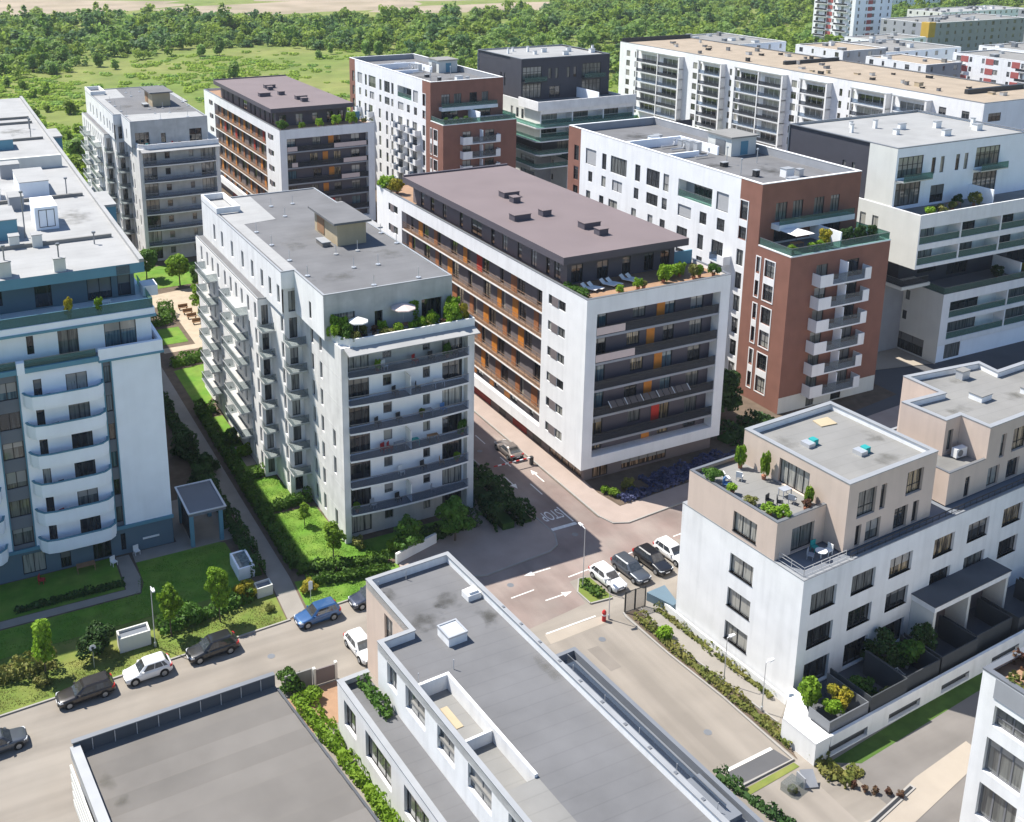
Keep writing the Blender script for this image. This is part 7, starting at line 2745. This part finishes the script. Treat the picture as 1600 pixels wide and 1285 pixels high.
def table(x, y, z, sx, sy, label, mat='wood', h=.74):
    T = Thing('table', label, 'table', (x, y, z))
    b = MB()
    b.box(x - sx / 2, x + sx / 2, y - sy / 2, y + sy / 2, z + h - .05, z + h)
    T.part('tabletop', b, mat)
    for dx in (-1, 1):
        for dy in (-1, 1):
            b = MB()
            b.box(x + dx * (sx / 2 - .06) - .03, x + dx * (sx / 2 - .06) + .03, y + dy * (sy / 2 - .06) - .03, y + dy * (sy / 2 - .06) + .03, z, z + h - .051)
            T.part('leg', b, mat)


zt = 22.16
parasol(38.1, 96.4, zt, 1.05, 'white parasol, the smaller one on the concrete block terrace', 'cloth_white', 2.3)
parasol(43.4, 97.0, zt, 1.35, 'beige pink parasol, the larger one on the concrete block terrace', 'cloth_pink', 2.7)
chair(38.6, 95.8, zt, 2.6, 'dark chair in front of the white parasol, left one', 'metal_dark')
chair(39.4, 95.7, zt, 3.6, 'dark chair in front of the white parasol, right one', 'metal_dark')
table(43.4, 96.9, zt, 1.4, .8, 'table under the beige pink parasol')
GPT = 'potted plants on the concrete block terrace'
for i, (x, y, k_, s_, sz_, lb) in enumerate(((36.2, 97.2, 'shrubfresh', .95, 1.6, 'tall bright bush in the left corner of the concrete block terrace'), (36.8, 96.2, 'shrub', .62, .85, 'green bush behind the curved corner parapet'), (37.4, 95.6, 'shrubolive', .6, .9, 'olive plant between the corner bush and the chairs'), (40.6, 95.8, 'shrubolive', .55, .7, 'olive potted plant right of the dark chairs'), (41.5, 95.7, 'shrubolive', .6, .6, 'wide pale potted plant at the middle of the parapet'), (41.0, 97.0, 'shrubfresh', .5, .8, 'small palm-like plant left of the larger parasol'), (43.9, 95.7, 'shrubfresh', .5, .7, 'bright potted plant below the larger parasol'), (44.9, 95.7, 'shrubfresh', .5, .9, 'upright potted plant right of the larger parasol'), (45.9, 95.7, 'shrubfresh', .55, 1.1, 'tall upright potted plant near the right end of the parapet'), (47.4, 95.8, 'shrubred', .6, .6, 'dark reddish potted plant near the right end of the parapet'), (48.6, 96.0, 'shrubfresh', .8, 1.5, 'large leafy potted tree at the right end of the terrace'), (49.9, 96.0, 'shrubyellow', .75, 1.2, 'yellow green potted shrub at the far right corner of the terrace'))):
    potted(x, y, zt, k_, lb, s_, sz_, group=GPT)
cl = MB()
rngc = np.random.default_rng(4)
c_ = tag(link('climbing_plant', quads_mesh('climbing_plant', leaf_arrays(rngc, 260, [(45.2, 97.7, 23.6, .35, .1, 1.4), (44.9, 97.7, 24.7, .6, .1, .3)], .1), 'leaf_fresh')), 'green climber on the rear wall of the concrete block terrace', 'climbing plant')
zw = 22.58
for i, (x, y) in enumerate(((67.2, 97.8), (68.1, 97.8), (70.0, 98.1), (70.9, 98.1), (73.0, 98.4), (73.9, 98.4))):
    lounger(x, y, zw, math.pi * 0 + .5, ['first lounger from the left on the white framed block roof terrace', 'second lounger from the left on the roof terrace', 'third lounger from the left on the roof terrace', 'fourth lounger from the left on the roof terrace', 'fifth lounger from the left on the roof terrace', 'sixth and last lounger, beside the green plants'][i], 'loungers on the roof terrace')
hedge('planter_hedge', [(65.2, 99.8), (65.3, 95.4)], .7, .8, 'leaf_mid', 'low green planter hedge at the left corner of the roof terrace', z=zw)
GR = 'potted plants on the white framed block terrace'
for x, y, k_, s_, sz_, lb in ((69.6, 95.2, 'shrubfresh', .6, .7, 'bright potted palm at the parapet, leftmost'), (72.4, 95.6, 'shrubfresh', .6, .9, 'bright potted palm before the middle loungers'), (73.2, 95.6, 'shrubolive', .5, .6, 'olive potted plant beside the palm before the middle loungers'), (76.6, 96.4, 'shrubfresh', .8, 1.5, 'tall leafy plant left of the plant group'), (78.2, 97.4, 'shrubfresh', 1.0, 1.1, 'broad bright bush in the middle of the plant group'), (79.8, 97.4, 'shrubfresh', .9, 1.1, 'second broad bright bush in the plant group'), (80.6, 95.8, 'shrubolive', .9, 1.4, 'pale variegated plant at the right of the plant group'), (81.6, 96.0, 'shrubfresh', .6, 1.1, 'upright plant beside the variegated one'), (83.4, 95.6, 'shrub', .7, .7, 'round bush alone at the right corner of the terrace')):
    potted(x, y, zw, k_, lb, s_ * .8, sz_ * .85, group=GR)
potted(65.4, 152, zw, 'shrubfresh', 'bush at the far left corner of the white framed block roof', 1.2, 1.3)
potted(65.6, 148.5, zw, 'shrubyellow', 'yellow green bush on the far left edge of the white framed block roof', 1.3, 1.4)
# planting on the farther copies
for dx, dy, nm in ((.3, 110, 'farther white framed block'),):
    for i, (x, y, k_, s_, sz_, lb) in enumerate(((65.4, 95.4, 'shrub', .8, .9, 'dark bush at the left corner of the %s terrace'), (69.6, 95.4, 'shrubfresh', .6, .8, 'small bush left of the middle on the %s terrace'), (73.5, 95.8, 'shrubfresh', .7, 1.1, 'bush in the middle of the %s terrace'), (77.5, 96.2, 'shrubfresh', 1.0, 1.3, 'large bush right of the middle on the %s terrace'), (80.5, 96.0, 'shrubfresh', 1.0, 1.6, 'tallest bush on the %s terrace'), (83.2, 95.8, 'shrubolive', .7, .7, 'olive bush at the right corner of the %s terrace'))):
        potted(x + dx, y + dy, zw, k_, lb % nm, s_, sz_)
# farther concrete block terrace: clutter
for i, (x, y, k_, m) in enumerate(((38.4, 202.4, 'c', 'teal_metal'), (39.6, 202.4, 'c', 'cloth_grey'), (43.5, 203.0, 'c', 'cloth_red'), (44.6, 202.4, 'c', 'metal_dark'), (47.5, 202.6, 'c', 'metal_dark'), (49.6, 202.2, 'c', 'cloth_white'))):
    chair(x, y, zt, i * .9, ['teal chair', 'grey chair', 'red chair', 'dark chair left of middle', 'dark chair right of middle', 'white chair'][i] + ' on the farther concrete block terrace', m)
table(41.2, 202.6, zt, 1.6, .8, 'table on the farther concrete block terrace', 'cloth_white')
# brick block terrace
zb_ = 22.0
T = Thing('square_parasol', 'square pale parasol on the nearer brick block terrace', 'parasol', (102.2, 101.6, zb_))
b = MB()
b.cyl(102.2, 101.6, zb_, zb_ + 2.2, .05, 6)
T.part('pole', b, 'metal_trim')
b = MB()
for s0, s1 in (((-1, -1), (1, -1)), ((1, -1), (1, 1)), ((1, 1), (-1, 1)), ((-1, 1), (-1, -1))):
    b.poly([(102.2 + s0[0] * 1.6, 101.6 + s0[1] * 1.6, zb_ + 2.1), (102.2 + s1[0] * 1.6, 101.6 + s1[1] * 1.6, zb_ + 2.1), (102.2, 101.6, zb_ + 2.6)])
T.part('canopy', b, 'cloth_white')
table(102.2, 101.4, zb_, 1.6, .9, 'table under the square pale parasol')
potted(105.6, 100.0, zb_, 'shrubyellow', 'bright yellow shrub on the nearer brick block terrace', 1.0, 1.35)
for x, lb in ((99.6, 'green plant at the left corner of the brick block terrace'), (102.8, 'low green plant before the square parasol'), (104.4, 'low olive plant left of the yellow shrub')):
    potted(x, 99.5, zb_, 'shrubfresh', lb, .6, .6)
for i in range(5):
    potted(109.2 + 1.3 * i, 100.2 + .5 * (i % 2), zb_, 'shrubblue', ['first', 'second', 'third', 'fourth', 'fifth'][i] + ' dark plant right of the white divider on the brick block terrace', .42, .5)
for i in range(6):
    potted(99.9 + 1.2 * i, 200.4, zb_, 'shrubolive' if i % 2 else 'shrub', ['first', 'second', 'third', 'fourth', 'fifth', 'sixth'][i] + ' plant from the left on the farther brick block terrace', .5, .5)
# stacked white block terrace
for i, (x, y, k_, s_, sz_, lb) in enumerate(((126.2, 101.0, 'shrubfresh', .8, .7, 'bright plant at the left corner of the stacked white block terrace'), (128.4, 101.2, 'shrubolive', .9, .8, 'olive plant beside the red box on the stacked white block terrace'), (131.6, 101.6, 'shrubolive', .7, .9, 'small plant in the middle of the stacked white block terrace'), (136.6, 102.0, 'shrubolive', 1.1, 1.4, 'tall grass before the white divider of the stacked white block'), (134.8, 103.4, 'shrubblue', .45, .4, 'dark round bush on the stacked white block terrace'))):
    potted(x, y, 23.5, k_, lb, s_, sz_)
chair(127.3, 101.8, 23.5, .4, 'red chair on the stacked white block terrace', 'cloth_red')
table(133.0, 102.6, 23.5, 2.4, .8, 'long brown table on the stacked white block terrace')
potted(151.0, 102.4, 10.8, 'shrubyellow', 'yellow green plant on the lower terrace beside the blue divider', 1.0, 1.0)
potted(145.5, 103.0, 10.8, 'shrubblue', 'dark bush on the lower shaded terrace', .6, .5)
# beige house terraces
cs, sn = math.cos(A_T), math.sin(A_T)
H2 = lambda u, v: (60.3 + u * cs - v * sn, 55.7 + u * sn + v * cs)
for i, (u, v, k_, s_, sz_, lb) in enumerate(((4.9, 12.2, 'shrubfresh', .45, 1.3, 'upright cypress-like plant on the beige house terrace, left one'), (5.2, 9.6, 'shrubfresh', .42, 1.6, 'upright cypress-like plant on the beige house terrace, right one'), (.9, 9.2, 'shrubfresh', .5, .5, 'small plant at the left parapet of the beige house terrace'), (.9, 7.0, 'shrubolive', .6, .4, 'low plant at the left parapet of the beige house terrace'), (1.0, 5.0, 'shrubfresh', .7, .45, 'spreading plant near the front corner of the beige house terrace'), (1.6, 4.0, 'shrubfresh', .6, .6, 'bright plant in the front corner of the beige house terrace'), (4.2, 3.9, 'shrubred', .7, .6, 'reddish plant at the front parapet of the beige house terrace'), (4.9, 4.2, 'shrubfresh', .4, 1.2, 'slim tall plant by the tower corner'), (5.4, 4.6, 'shrubolive', .45, 1.1, 'slim olive plant by the tower corner'), (.8, 11.6, 'shrub', .6, .5, 'dark plant at the rear left of the beige house terrace'))):
    x, y = H2(u, v)
    potted(x, y, 15.15, k_, lb, s_, sz_)
for u, v, a, m, lb in ((2.3, 6.2, .3, 'metal_dark', 'black armchair on the beige house terrace, left one'), (2.9, 5.6, .9, 'metal_dark', 'black armchair on the beige house terrace, right one'), (4.2, 5.4, 2.0, 'cloth_grey', 'grey sofa chair before the glazed door'), (2.0, 11.0, 1.2, 'cloth_white', 'white seat at the rear of the beige house terrace'), (3.2, 10.6, 2.2, 'cloth_white', 'second white seat at the rear of the beige house terrace'), (1.2, 10.2, .5, 'cloth_blue', 'blue draped chair on the beige house terrace')):
    x, y = H2(u, v)
    chair(x, y, 15.15, a, lb, m)
x, y = H2(4.6, 6.6)
table(x, y, 15.15, 1.0, .7, 'grey table before the glazed door of the beige house', 'cloth_grey')
x, y = H2(3.8, 1.6)
T = Thing('round_table', 'round white table on the lower corner terrace of the beige house', 'table', (x, y, 12.0))
b = MB()
b.cyl(x, y, 12.68, 12.74, .5, 16)
T.part('tabletop', b, 'white')
b = MB()
b.cyl(x, y, 12.0, 12.679, .05, 8)
T.part('leg', b, 'white')
for u, v, a, m, lb in ((3.0, 2.0, .6, 'cloth_grey', 'grey chair left of the round white table'), (4.8, 1.7, -1.5, 'cloth_white', 'white chair right of the round white table'), (4.2, 2.6, .0, 'teal_metal', 'teal chair behind the round white table')):
    x, y = H2(u, v)
    chair(x, y, 12.0, a, lb, m)
x, y = H2(24.6, 3.6)
T = Thing('air_conditioner', 'white air conditioner unit in the nook of the beige tower', 'air conditioner', (x, y, 14.86))
b = MB()
b.box(x - .7, x + .7, y - .3, y + .3, 15.0, 15.9)
T.part('case', b, 'white')
b = MB()
b.tube([(x - .2, y - .301, 15.45), (x - .2, y - .33, 15.45)], .34, 14)
T.part('fan_grille', b, 'metal_trim')
b = MB()
b.box(x - .6, x - .5, y - .25, y + .25, 14.86, 14.999)
b.box(x + .5, x + .6, y - .25, y + .25, 14.86, 14.999)
T.part('foot', b, 'metal_dark')
# balcony furniture on the nearer concrete block
fl_ = [.3 + 3.12 * i for i in range(7)]
for x, z, a, m, lb in ((40.2, 3, .4, 'cloth_red', 'red chair on the middle balcony of the concrete block, left one'), (40.9, 3, .8, 'cloth_red', 'red chair on the middle balcony of the concrete block, right one'), (44.2, 5, 1, 'metal_dark', 'black armchair on the second balcony from the top'), (47.2, 4, .2, 'cloth_blue', 'pale blue round seat on the third balcony from the top'), (44.8, 2, .3, 'metal_dark', 'black sofa seat on the second lowest long balcony'), (41.8, 1, .2, 'metal_dark', 'black sofa seat on the lowest long balcony'), (43.9, 6, .6, 'cloth_red', 'dark red cushion chair on the topmost balcony'), (45.8, 6, .2, 'metal_dark', 'black chair on the topmost balcony, right of the red one')):
    chair(x, 95.2, fl_[z] + .0, a, lb, m)
for x, z, m, lb in ((42.0, 3, 'cloth_grey', 'grey table beside the red chairs'), (43.6, 3, 'teal_metal', 'teal table on the same balcony as the red chairs'), (46.6, 5, 'white', 'white table on the second balcony from the top'), (45.2, 4, 'cloth_grey', 'grey table on the third balcony from the top'), (45.9, 3, 'wood', 'brown table at the right on the middle balcony')):
    table(x, 95.1, fl_[z], 1.2, .7, lb, m)
# garden seats and benches
for i, (x, y) in enumerate(((36.9, 173.5), (37.1, 171.0), (37.2, 168.6), (37.4, 165.8))):
    T = Thing('bench', ['farthest', 'second farthest', 'second nearest', 'nearest'][i] + ' wooden bench on the gravel court', 'bench', (x, y), group='benches on the gravel court')
    b = MB()
    b.box(x - .8, x + .8, y - .25, y + .25, .38, .48)
    T.part('seat', b, 'wood')
    b = MB()
    b.box(x - .8, x + .8, y + .2, y + .28, .481, .95)
    T.part('backrest', b, 'wood')
    for dx in (-.6, .6):
        b = MB()
        b.box(x + dx - .06, x + dx + .06, y - .2, y + .2, 0, .379)
        T.part('leg', b, 'metal_dark')
chair(12.9, 101.9, .03, .4, 'white plastic chair in the shaded garden of the blue trimmed block', 'cloth_white')
table(10.2, 102.2, .03, 1.8, .8, 'dark table in the shaded garden of the blue trimmed block', 'wood')
chair(15.4, 102.9, .03, .2, 'white chair at the corner of the shaded lawn', 'cloth_white')
chair(5.9, 101.9, .03, 1.2, 'red chair in the shaded garden at the far left', 'cloth_red')
hedge('garden_fence_hedge', [(3.0, 98.0), (13.2, 98.0)], .5, .6, 'leaf_dark', 'low dark hedge round the shaded garden')
potted(11.2, 104.4, 26.4, 'shrubyellow', 'tall yellow brown potted plant on the blue trimmed block terrace', .5, 1.1, 'offwhite')
potted(14.0, 104.5, 26.4, 'shrubfresh', 'green potted plant on the blue trimmed block terrace', .45, .9, 'offwhite')
table(14.8, 106.0, 26.36, 1.2, .7, 'pale table on the blue trimmed block terrace', 'white')
x, y = H2(8.3, -3.6)
T = Thing('drying_rack', 'pale folding drying rack on the podium garden', 'drying rack', (x, y, 1.06))
b = MB()
for k_ in range(6):
    b.tube([(x - .9 + .3 * k_, y - .4, 2.3), (x - .9 + .3 * k_, y + .4, 2.4)], .03, 4)
b.tube([(x - .9, y - .4, 2.3), (x + .7, y - .4, 2.3)], .035, 4)
b.tube([(x - .9, y + .4, 2.4), (x + .7, y + .4, 2.4)], .035, 4)
T.part('rack', b, 'metal_pale')
for dx in (-.8, .6):
    b = MB()
    b.tube([(x + dx, y - .5, 1.06), (x + dx, y + .4, 2.4)], .03, 4)
    b.tube([(x + dx, y + .5, 1.06), (x + dx, y - .4, 2.3)], .03, 4)
    T.part('leg', b, 'metal_pale')

for x, z, a, m, lb in ((38.9, 1, .3, 'metal_pale', 'pale chair at the left on the lowest long balcony'), (46.0, 1, .9, 'cloth_grey', 'grey chair at the right on the lowest long balcony'), (42.2, 2, .2, 'cloth_white', 'white chair left of middle on the second lowest long balcony'), (47.0, 2, 1.2, 'wood', 'brown chair at the right on the second lowest long balcony'), (39.6, 4, .5, 'metal_dark', 'black chair at the left on the third balcony from the top'), (42.0, 4, .2, 'metal_dark', 'black chair in the middle on the third balcony from the top'), (41.6, 5, .4, 'metal_dark', 'black chair left of the divider on the second balcony from the top'), (40.4, 6, .3, 'cloth_white', 'white chair at the left on the topmost balcony'), (48.6, 6, .3, 'metal_dark', 'black chair at the right end of the topmost balcony')):
    chair(x, 95.2, fl_[z], a, lb, m)
for x, z, k_, lb in ((37.0, 1, 'shrubfresh', 'green plant at the left end of the lowest long balcony'), (49.4, 3, 'shrub', 'green plant at the right end of the middle balcony'), (44.6, 4, 'shrubolive', 'olive plant on the third balcony from the top'), (39.6, 6, 'shrubfresh', 'green plant at the left of the topmost balcony'), (47.6, 6, 'shrub', 'dark plant at the right of the topmost balcony'), (48.8, 2, 'shrubfresh', 'bright plant at the right end of the second lowest long balcony')):
    potted(x, 95.1, fl_[z], k_, lb, .4, .6)
for x, y, k_, s_, sz_, lb in ((38.8, 97.3, 'shrubolive', .6, .8, 'olive plant behind the smaller white parasol'), (42.3, 95.6, 'shrubfresh', .6, .8, 'bright bush between the two parasols at the parapet'), (46.6, 96.6, 'shrubfresh', .6, 1.0, 'bright bush behind the parapet near the dark window'), (48.1, 95.6, 'shrubfresh', .6, .7, 'low bright bush beside the reddish plant'), (49.2, 97.0, 'shrubfresh', .8, 1.7, 'tall tree in a pot at the back of the right corner'), (40.0, 96.8, 'shrubred', .6, .7, 'reddish plant right of the white parasol')):
    potted(x, y, zt, k_, lb, s_, sz_, group=GPT)
for u, v, k_, s_, sz_, lb in ((4.4, -3.4, 'shrub', .8, .8, 'dark bush in the second podium garden'), (9.4, -1.6, 'shrubblue', .9, .9, 'dark bush by the door in the third podium garden'), (11.2, -2.6, 'shrub', .9, 1.0, 'broad bush in the corner of the third podium garden'), (13.6, -2.0, 'shrubblue', .7, .9, 'dark bush left of the porch'), (6.6, -4.6, 'shrubolive', .8, .6, 'grassy plant at the screen of the second podium garden')):
    x, y = H2(u, v)
    potted(x, y, 1.06, k_, lb, s_, sz_, 'offwhite')
hedge('yard_thicket', [(86.5, 95.5), (92, 96.5), (96.4, 98)], 3.0, 1.4, 'leaf_dark', 'dark ground planting in the gap before the brick block', lump=.25, dens=14, size=.18)
hedge('yard_thicket', [(88, 104), (93, 112), (92, 140)], 4.0, 1.5, 'leaf_dark', 'dark planting deep in the gap between white frame block and brick block', lump=.25, dens=8, size=.2)
# short grass standing on the lawns and verges
GP_ = [([(-2, 84.2), (25.6, 85.6), (25.6, 89), (-2, 88)], 7000, 1), ([(30.4, 93.4), (38.5, 91.4), (35.4, 103.6), (30.4, 103.8)], 6000, 0), ([(0, 90.5), (25, 92.5), (23.8, 101), (15.2, 101), (14, 96), (0, 95.4)], 6500, 0), ([(28.6, 86), (38.0, 86.5), (38.2, 88.8), (29, 90.6)], 2600, 0), ([(30.6, 105.6), (33.9, 106.4), (33.3, 112.2), (30.6, 112.4)], 1500, 0)]
rg_ = np.random.default_rng(8)
V, MI = [], []
for pl, n, mi in GP_:
    P4 = np.array(pl[:4] if len(pl) == 4 else pl, float)
    x0, y0 = P4.min(0)
    x1, y1 = P4.max(0)
    c = np.stack([rg_.uniform(x0, x1, n * 2), rg_.uniform(y0, y1, n * 2)], 1)
    ins = np.ones(len(c), bool)
    m_ = len(P4)
    cr = np.zeros(len(c), bool)
    for i in range(m_):
        a, b_ = P4[i], P4[(i + 1) % m_]
        cond = ((a[1] > c[:, 1]) != (b_[1] > c[:, 1])) & (c[:, 0] < (b_[0] - a[0]) * (c[:, 1] - a[1]) / (b_[1] - a[1] + 1e-9) + a[0])
        cr ^= cond
    c = c[cr]
    clump = np.sin(c[:, 0] * 1.9) + np.sin(c[:, 1] * 2.3 + c[:, 0] * .7) + rg_.normal(size=len(c)) * .8
    c = c[clump > -.6]
    k2 = len(c)
    h = rg_.uniform(.03, .08, k2)
    an = rg_.uniform(0, 6.28, k2)
    dx, dy = np.cos(an) * .035, np.sin(an) * .035
    lx, ly = rg_.normal(size=k2) * .05, rg_.normal(size=k2) * .05
    z = np.full(k2, .02)
    V.append(np.stack([np.stack([c[:, 0] - dx, c[:, 1] - dy, z], 1), np.stack([c[:, 0] + dx, c[:, 1] + dy, z], 1), np.stack([c[:, 0] + dx * .5 + lx, c[:, 1] + dy * .5 + ly, z + h], 1), np.stack([c[:, 0] - dx * .5 + lx, c[:, 1] - dy * .5 + ly, z + h], 1)], 1).reshape(-1, 3))
    MI.append(np.full(k2, mi, dtype=np.int32))
g_ = link('lawn_grass', quads_mesh('lawn_grass', np.concatenate(V), ['leaf_lawn', 'leaf_olive'], np.concatenate(MI)))
g_['kind'] = 'stuff'

for x, z, a, m, lb in ((8.6, 1, .4, 'cloth_red', 'red and pink cushioned chair on the second lowest curved balcony'), (9.4, 1, 1.0, 'cloth_white', 'white chair beside the red one on the second lowest curved balcony'), (8.8, 2, .2, 'metal_dark', 'dark chair on the third lowest curved balcony'), (9.0, 4, .5, 'cloth_grey', 'grey chair on the second curved balcony from the top'), (9.6, 4, .2, 'metal_pale', 'pale chair on the second curved balcony from the top'), (8.4, 5, .2, 'metal_dark', 'dark chair on the topmost curved balcony')):
    chair(x, 102.6, 4.25 + 3.12 * z - 1.14, a, lb, m)

hedge('roof_planting', [(62.7, 39.2), (63.2, 33)], 1.0, .5, 'leaf_olive', 'dry olive planting behind the parapet of the corner house at the right edge', z=13.4, lump=.4)
hedge('roof_planting', [(64.4, 39.4), (68, 39.6)], 1.2, .6, 'leaf_red', 'brown dry planting on the terrace of the corner house at the right edge', z=13.4, lump=.4)

hedge('terrace_planting', [(40.3, 95.5), (45, 95.45), (49.8, 95.5)], .6, .65, 'leaf_olive', 'mixed planting along the parapet of the concrete block terrace', z=zt, lump=.35, size=.09)
hedge('terrace_planting', [(36.0, 101.0), (36.1, 97.0), (37.2, 95.6)], .7, .8, 'leaf_fresh', 'bright planting round the left corner of the concrete block terrace', z=zt, lump=.3, size=.09)

# ------------------------------------------------------------------ meadow and wood
rw = np.random.default_rng(21)
NEAR = [(-150, 450), (30, 470), (59, 490), (92, 520), (125, 530), (165, 552), (182, 524), (202, 495), (218, 420), (235, 360), (300, 335), (420, 345), (520, 440), (640, 500), (1000, 520)]
FAR = [(-150, 700), (60, 755), (140, 715), (210, 668), (300, 640), (400, 650), (450, 720), (520, 800), (700, 800), (1000, 800)]
interp = lambda x, P: float(np.interp(x, [p[0] for p in P], [p[1] for p in P]))


def in_view(x, y, m=25):
    r = math.atan2(x, y)
    return -.02 - m / 400 < r < math.radians(57.5) + m / 600


temps = []
for s_ in range(7):
    g = np.random.default_rng(100 + s_)
    h = (5.2, 6.5, 8.0, 4.2, 7.0, 5.8, 9.0)[s_]
    r_ = (2.9, 3.4, 2.7, 2.8, 4.2, 3.6, 2.4)[s_]
    temps.append(leaf_arrays(g, 160, crown_lobes(g, 15, r_ * 1.15, h, .0, .85, .42), .6, up=.9, flat=.3))
V, MI = [], []
n_w = 0
while n_w < 5600:
    x = rw.uniform(-60, 980)
    a, b_ = interp(x, NEAR), interp(x, FAR)
    y = rw.uniform(a - 8, b_)
    if not in_view(x, y):
        continue
    # clearings
    cl_ = math.sin(x * .031 + 1.3) + math.sin(y * .043 + x * .012) + .6 * math.sin(x * .09 + y * .07)
    if cl_ < -1.75:
        continue
    t = temps[rw.integers(7)]
    s_ = .5 + 1.0 * rw.random() ** 1.6 + (.45 if rw.random() < .08 else 0)
    if y < a + 14:
        s_ *= .7
    an = rw.uniform(0, 6.28)
    c, s = math.cos(an) * s_, math.sin(an) * s_
    q = np.stack([t[:, 0] * c - t[:, 1] * s + x, t[:, 0] * s + t[:, 1] * c + y, t[:, 2] * s_ * rw.uniform(.6, 1.05)], 1)
    V.append(q)
    MI.append(np.full(len(t) // 4, rw.choice([0, 0, 1, 1, 2] if x < 200 else [0, 0, 0, 1, 1, 1, 2]), dtype=np.int32))
    n_w += 1
w_ = link('wood', quads_mesh('wood', np.concatenate(V), ['leaf_wood', 'leaf_meadow', 'leaf_blue'], np.concatenate(MI)))
w_['kind'] = 'stuff'
# low growth of the meadow: tussocks and saplings that read as one mass
tus = leaf_arrays(np.random.default_rng(55), 60, [(0, 0, .2, 1.2, 1.0, .45), (.9, .5, .15, .9, .8, .35), (-.8, .3, .2, .7, .9, .5), (.1, -1.0, .1, .8, .7, .3)], .30, up=1.2, flat=.25)
V = []
MI = []
while len(V) < 2600:
    x = rw.uniform(-40, 420)
    y = rw.uniform(235, 520)
    if not in_view(x, y) or y > interp(x, NEAR) + 10:
        continue
    d = math.sin(x * .06 + .4) + math.sin(y * .05 - x * .02) + .8 * math.sin(x * .17 + y * .11)
    dens = .25 + .3 * d + (.5 if x < 60 else (.05 if 130 < x < 215 else .2))
    if rw.random() > dens:
        continue
    s_ = rw.uniform(.5, 1.6) * (1.25 if x < 40 else 1.0)
    V.append(tus * np.array([s_ * 1.2, s_ * 1.2, s_ * rw.uniform(.6, 1.3)]) + np.array([x, y, 0]))
    MI.append(np.full(len(tus) // 4, rw.choice([0, 0, 0, 0, 1]), dtype=np.int32))
w_ = link('meadow_growth', quads_mesh('meadow_growth', np.concatenate(V), ['leaf_meadow', 'leaf_wood'], np.concatenate(MI)))
w_['kind'] = 'stuff'
# single shrubs and trees one can tell apart in the meadow
LBL = {'field': ('meadow_shrub', 'bright green shrub standing loose in the meadow behind the flats', 'shrub', 'loose bright shrubs of the meadow'),
       'fielddark': ('meadow_tree', 'dark rounded tree on the meadow before the wood', 'tree', 'dark rounded trees before the wood'),
       'fieldtall': ('meadow_tree', 'tall dark tree at the near edge of the wood', 'tree', 'tall trees at the edge of the wood')}
k_ = 0
while k_ < 150:
    x = rw.uniform(-40, 500)
    y = rw.uniform(225, 520)
    nb = interp(x, NEAR)
    if not in_view(x, y) or y > nb + 25:
        continue
    if x > 60 and y < 300 and x < 200:
        continue
    if 120 < x < 210 and y < 470 and rw.random() < .8:
        continue
    near_edge = y > nb - 28
    dens = .55 if near_edge else (.5 if x < 45 else .10)
    if rw.random() > dens:
        continue
    if near_edge:
        kind = rw.choice(['fielddark', 'fieldtall', 'field'], p=[.5, .25, .25])
    else:
        kind = rw.choice(['field', 'fielddark'], p=[.85, .15])
    nm, lb, ct, gp = LBL[str(kind)]
    tree(nm, str(kind), x, y, lb, ct, gp, s=float(rw.uniform(.55, 1.15)), seed=int(rw.integers(5)))
    k_ += 1
for x, y, s_ in ((36, 285, 1.3), (30, 262, 1.0), (33, 268, 1.2), (27, 240, 1.1), (30, 232, 1.2), (28, 250, .9), (37, 290, 1.1), (40, 335, .9), (60, 282, 1.2), (64, 296, 1.3), (58, 276, .9), (24, 300, .8), (34, 245, .9), (29, 222, 1.2), (31, 214, 1.0), (95, 330, .6), (108, 300, .9), (112, 312, .7), (130, 380, .8)):
    tree('meadow_shrub', 'field', x, y, LBL['field'][1], 'shrub', LBL['field'][3], s=s_ * .9)

# ------------------------------------------------------------------ the air: a thin even haze
hz = MB()
hz.box(-900, 1500, -60, 1400, -1.2, 66.0)
ho = link('haze', hz.mesh('haze', []))
ho['kind'] = 'stuff'
hm = bpy.data.materials.new('haze')
hm.use_nodes = True
for n_ in list(hm.node_tree.nodes):
    if n_.type != 'OUTPUT_MATERIAL':
        hm.node_tree.nodes.remove(n_)
pv = hm.node_tree.nodes.new('ShaderNodeVolumePrincipled')
pv.inputs['Color'].default_value = (.86, .92, 1.0, 1)
pv.inputs['Density'].default_value = .00008
hm.node_tree.links.new(pv.outputs[0], hm.node_tree.nodes['Material Output'].inputs['Volume'])
ho.data.materials.append(hm)
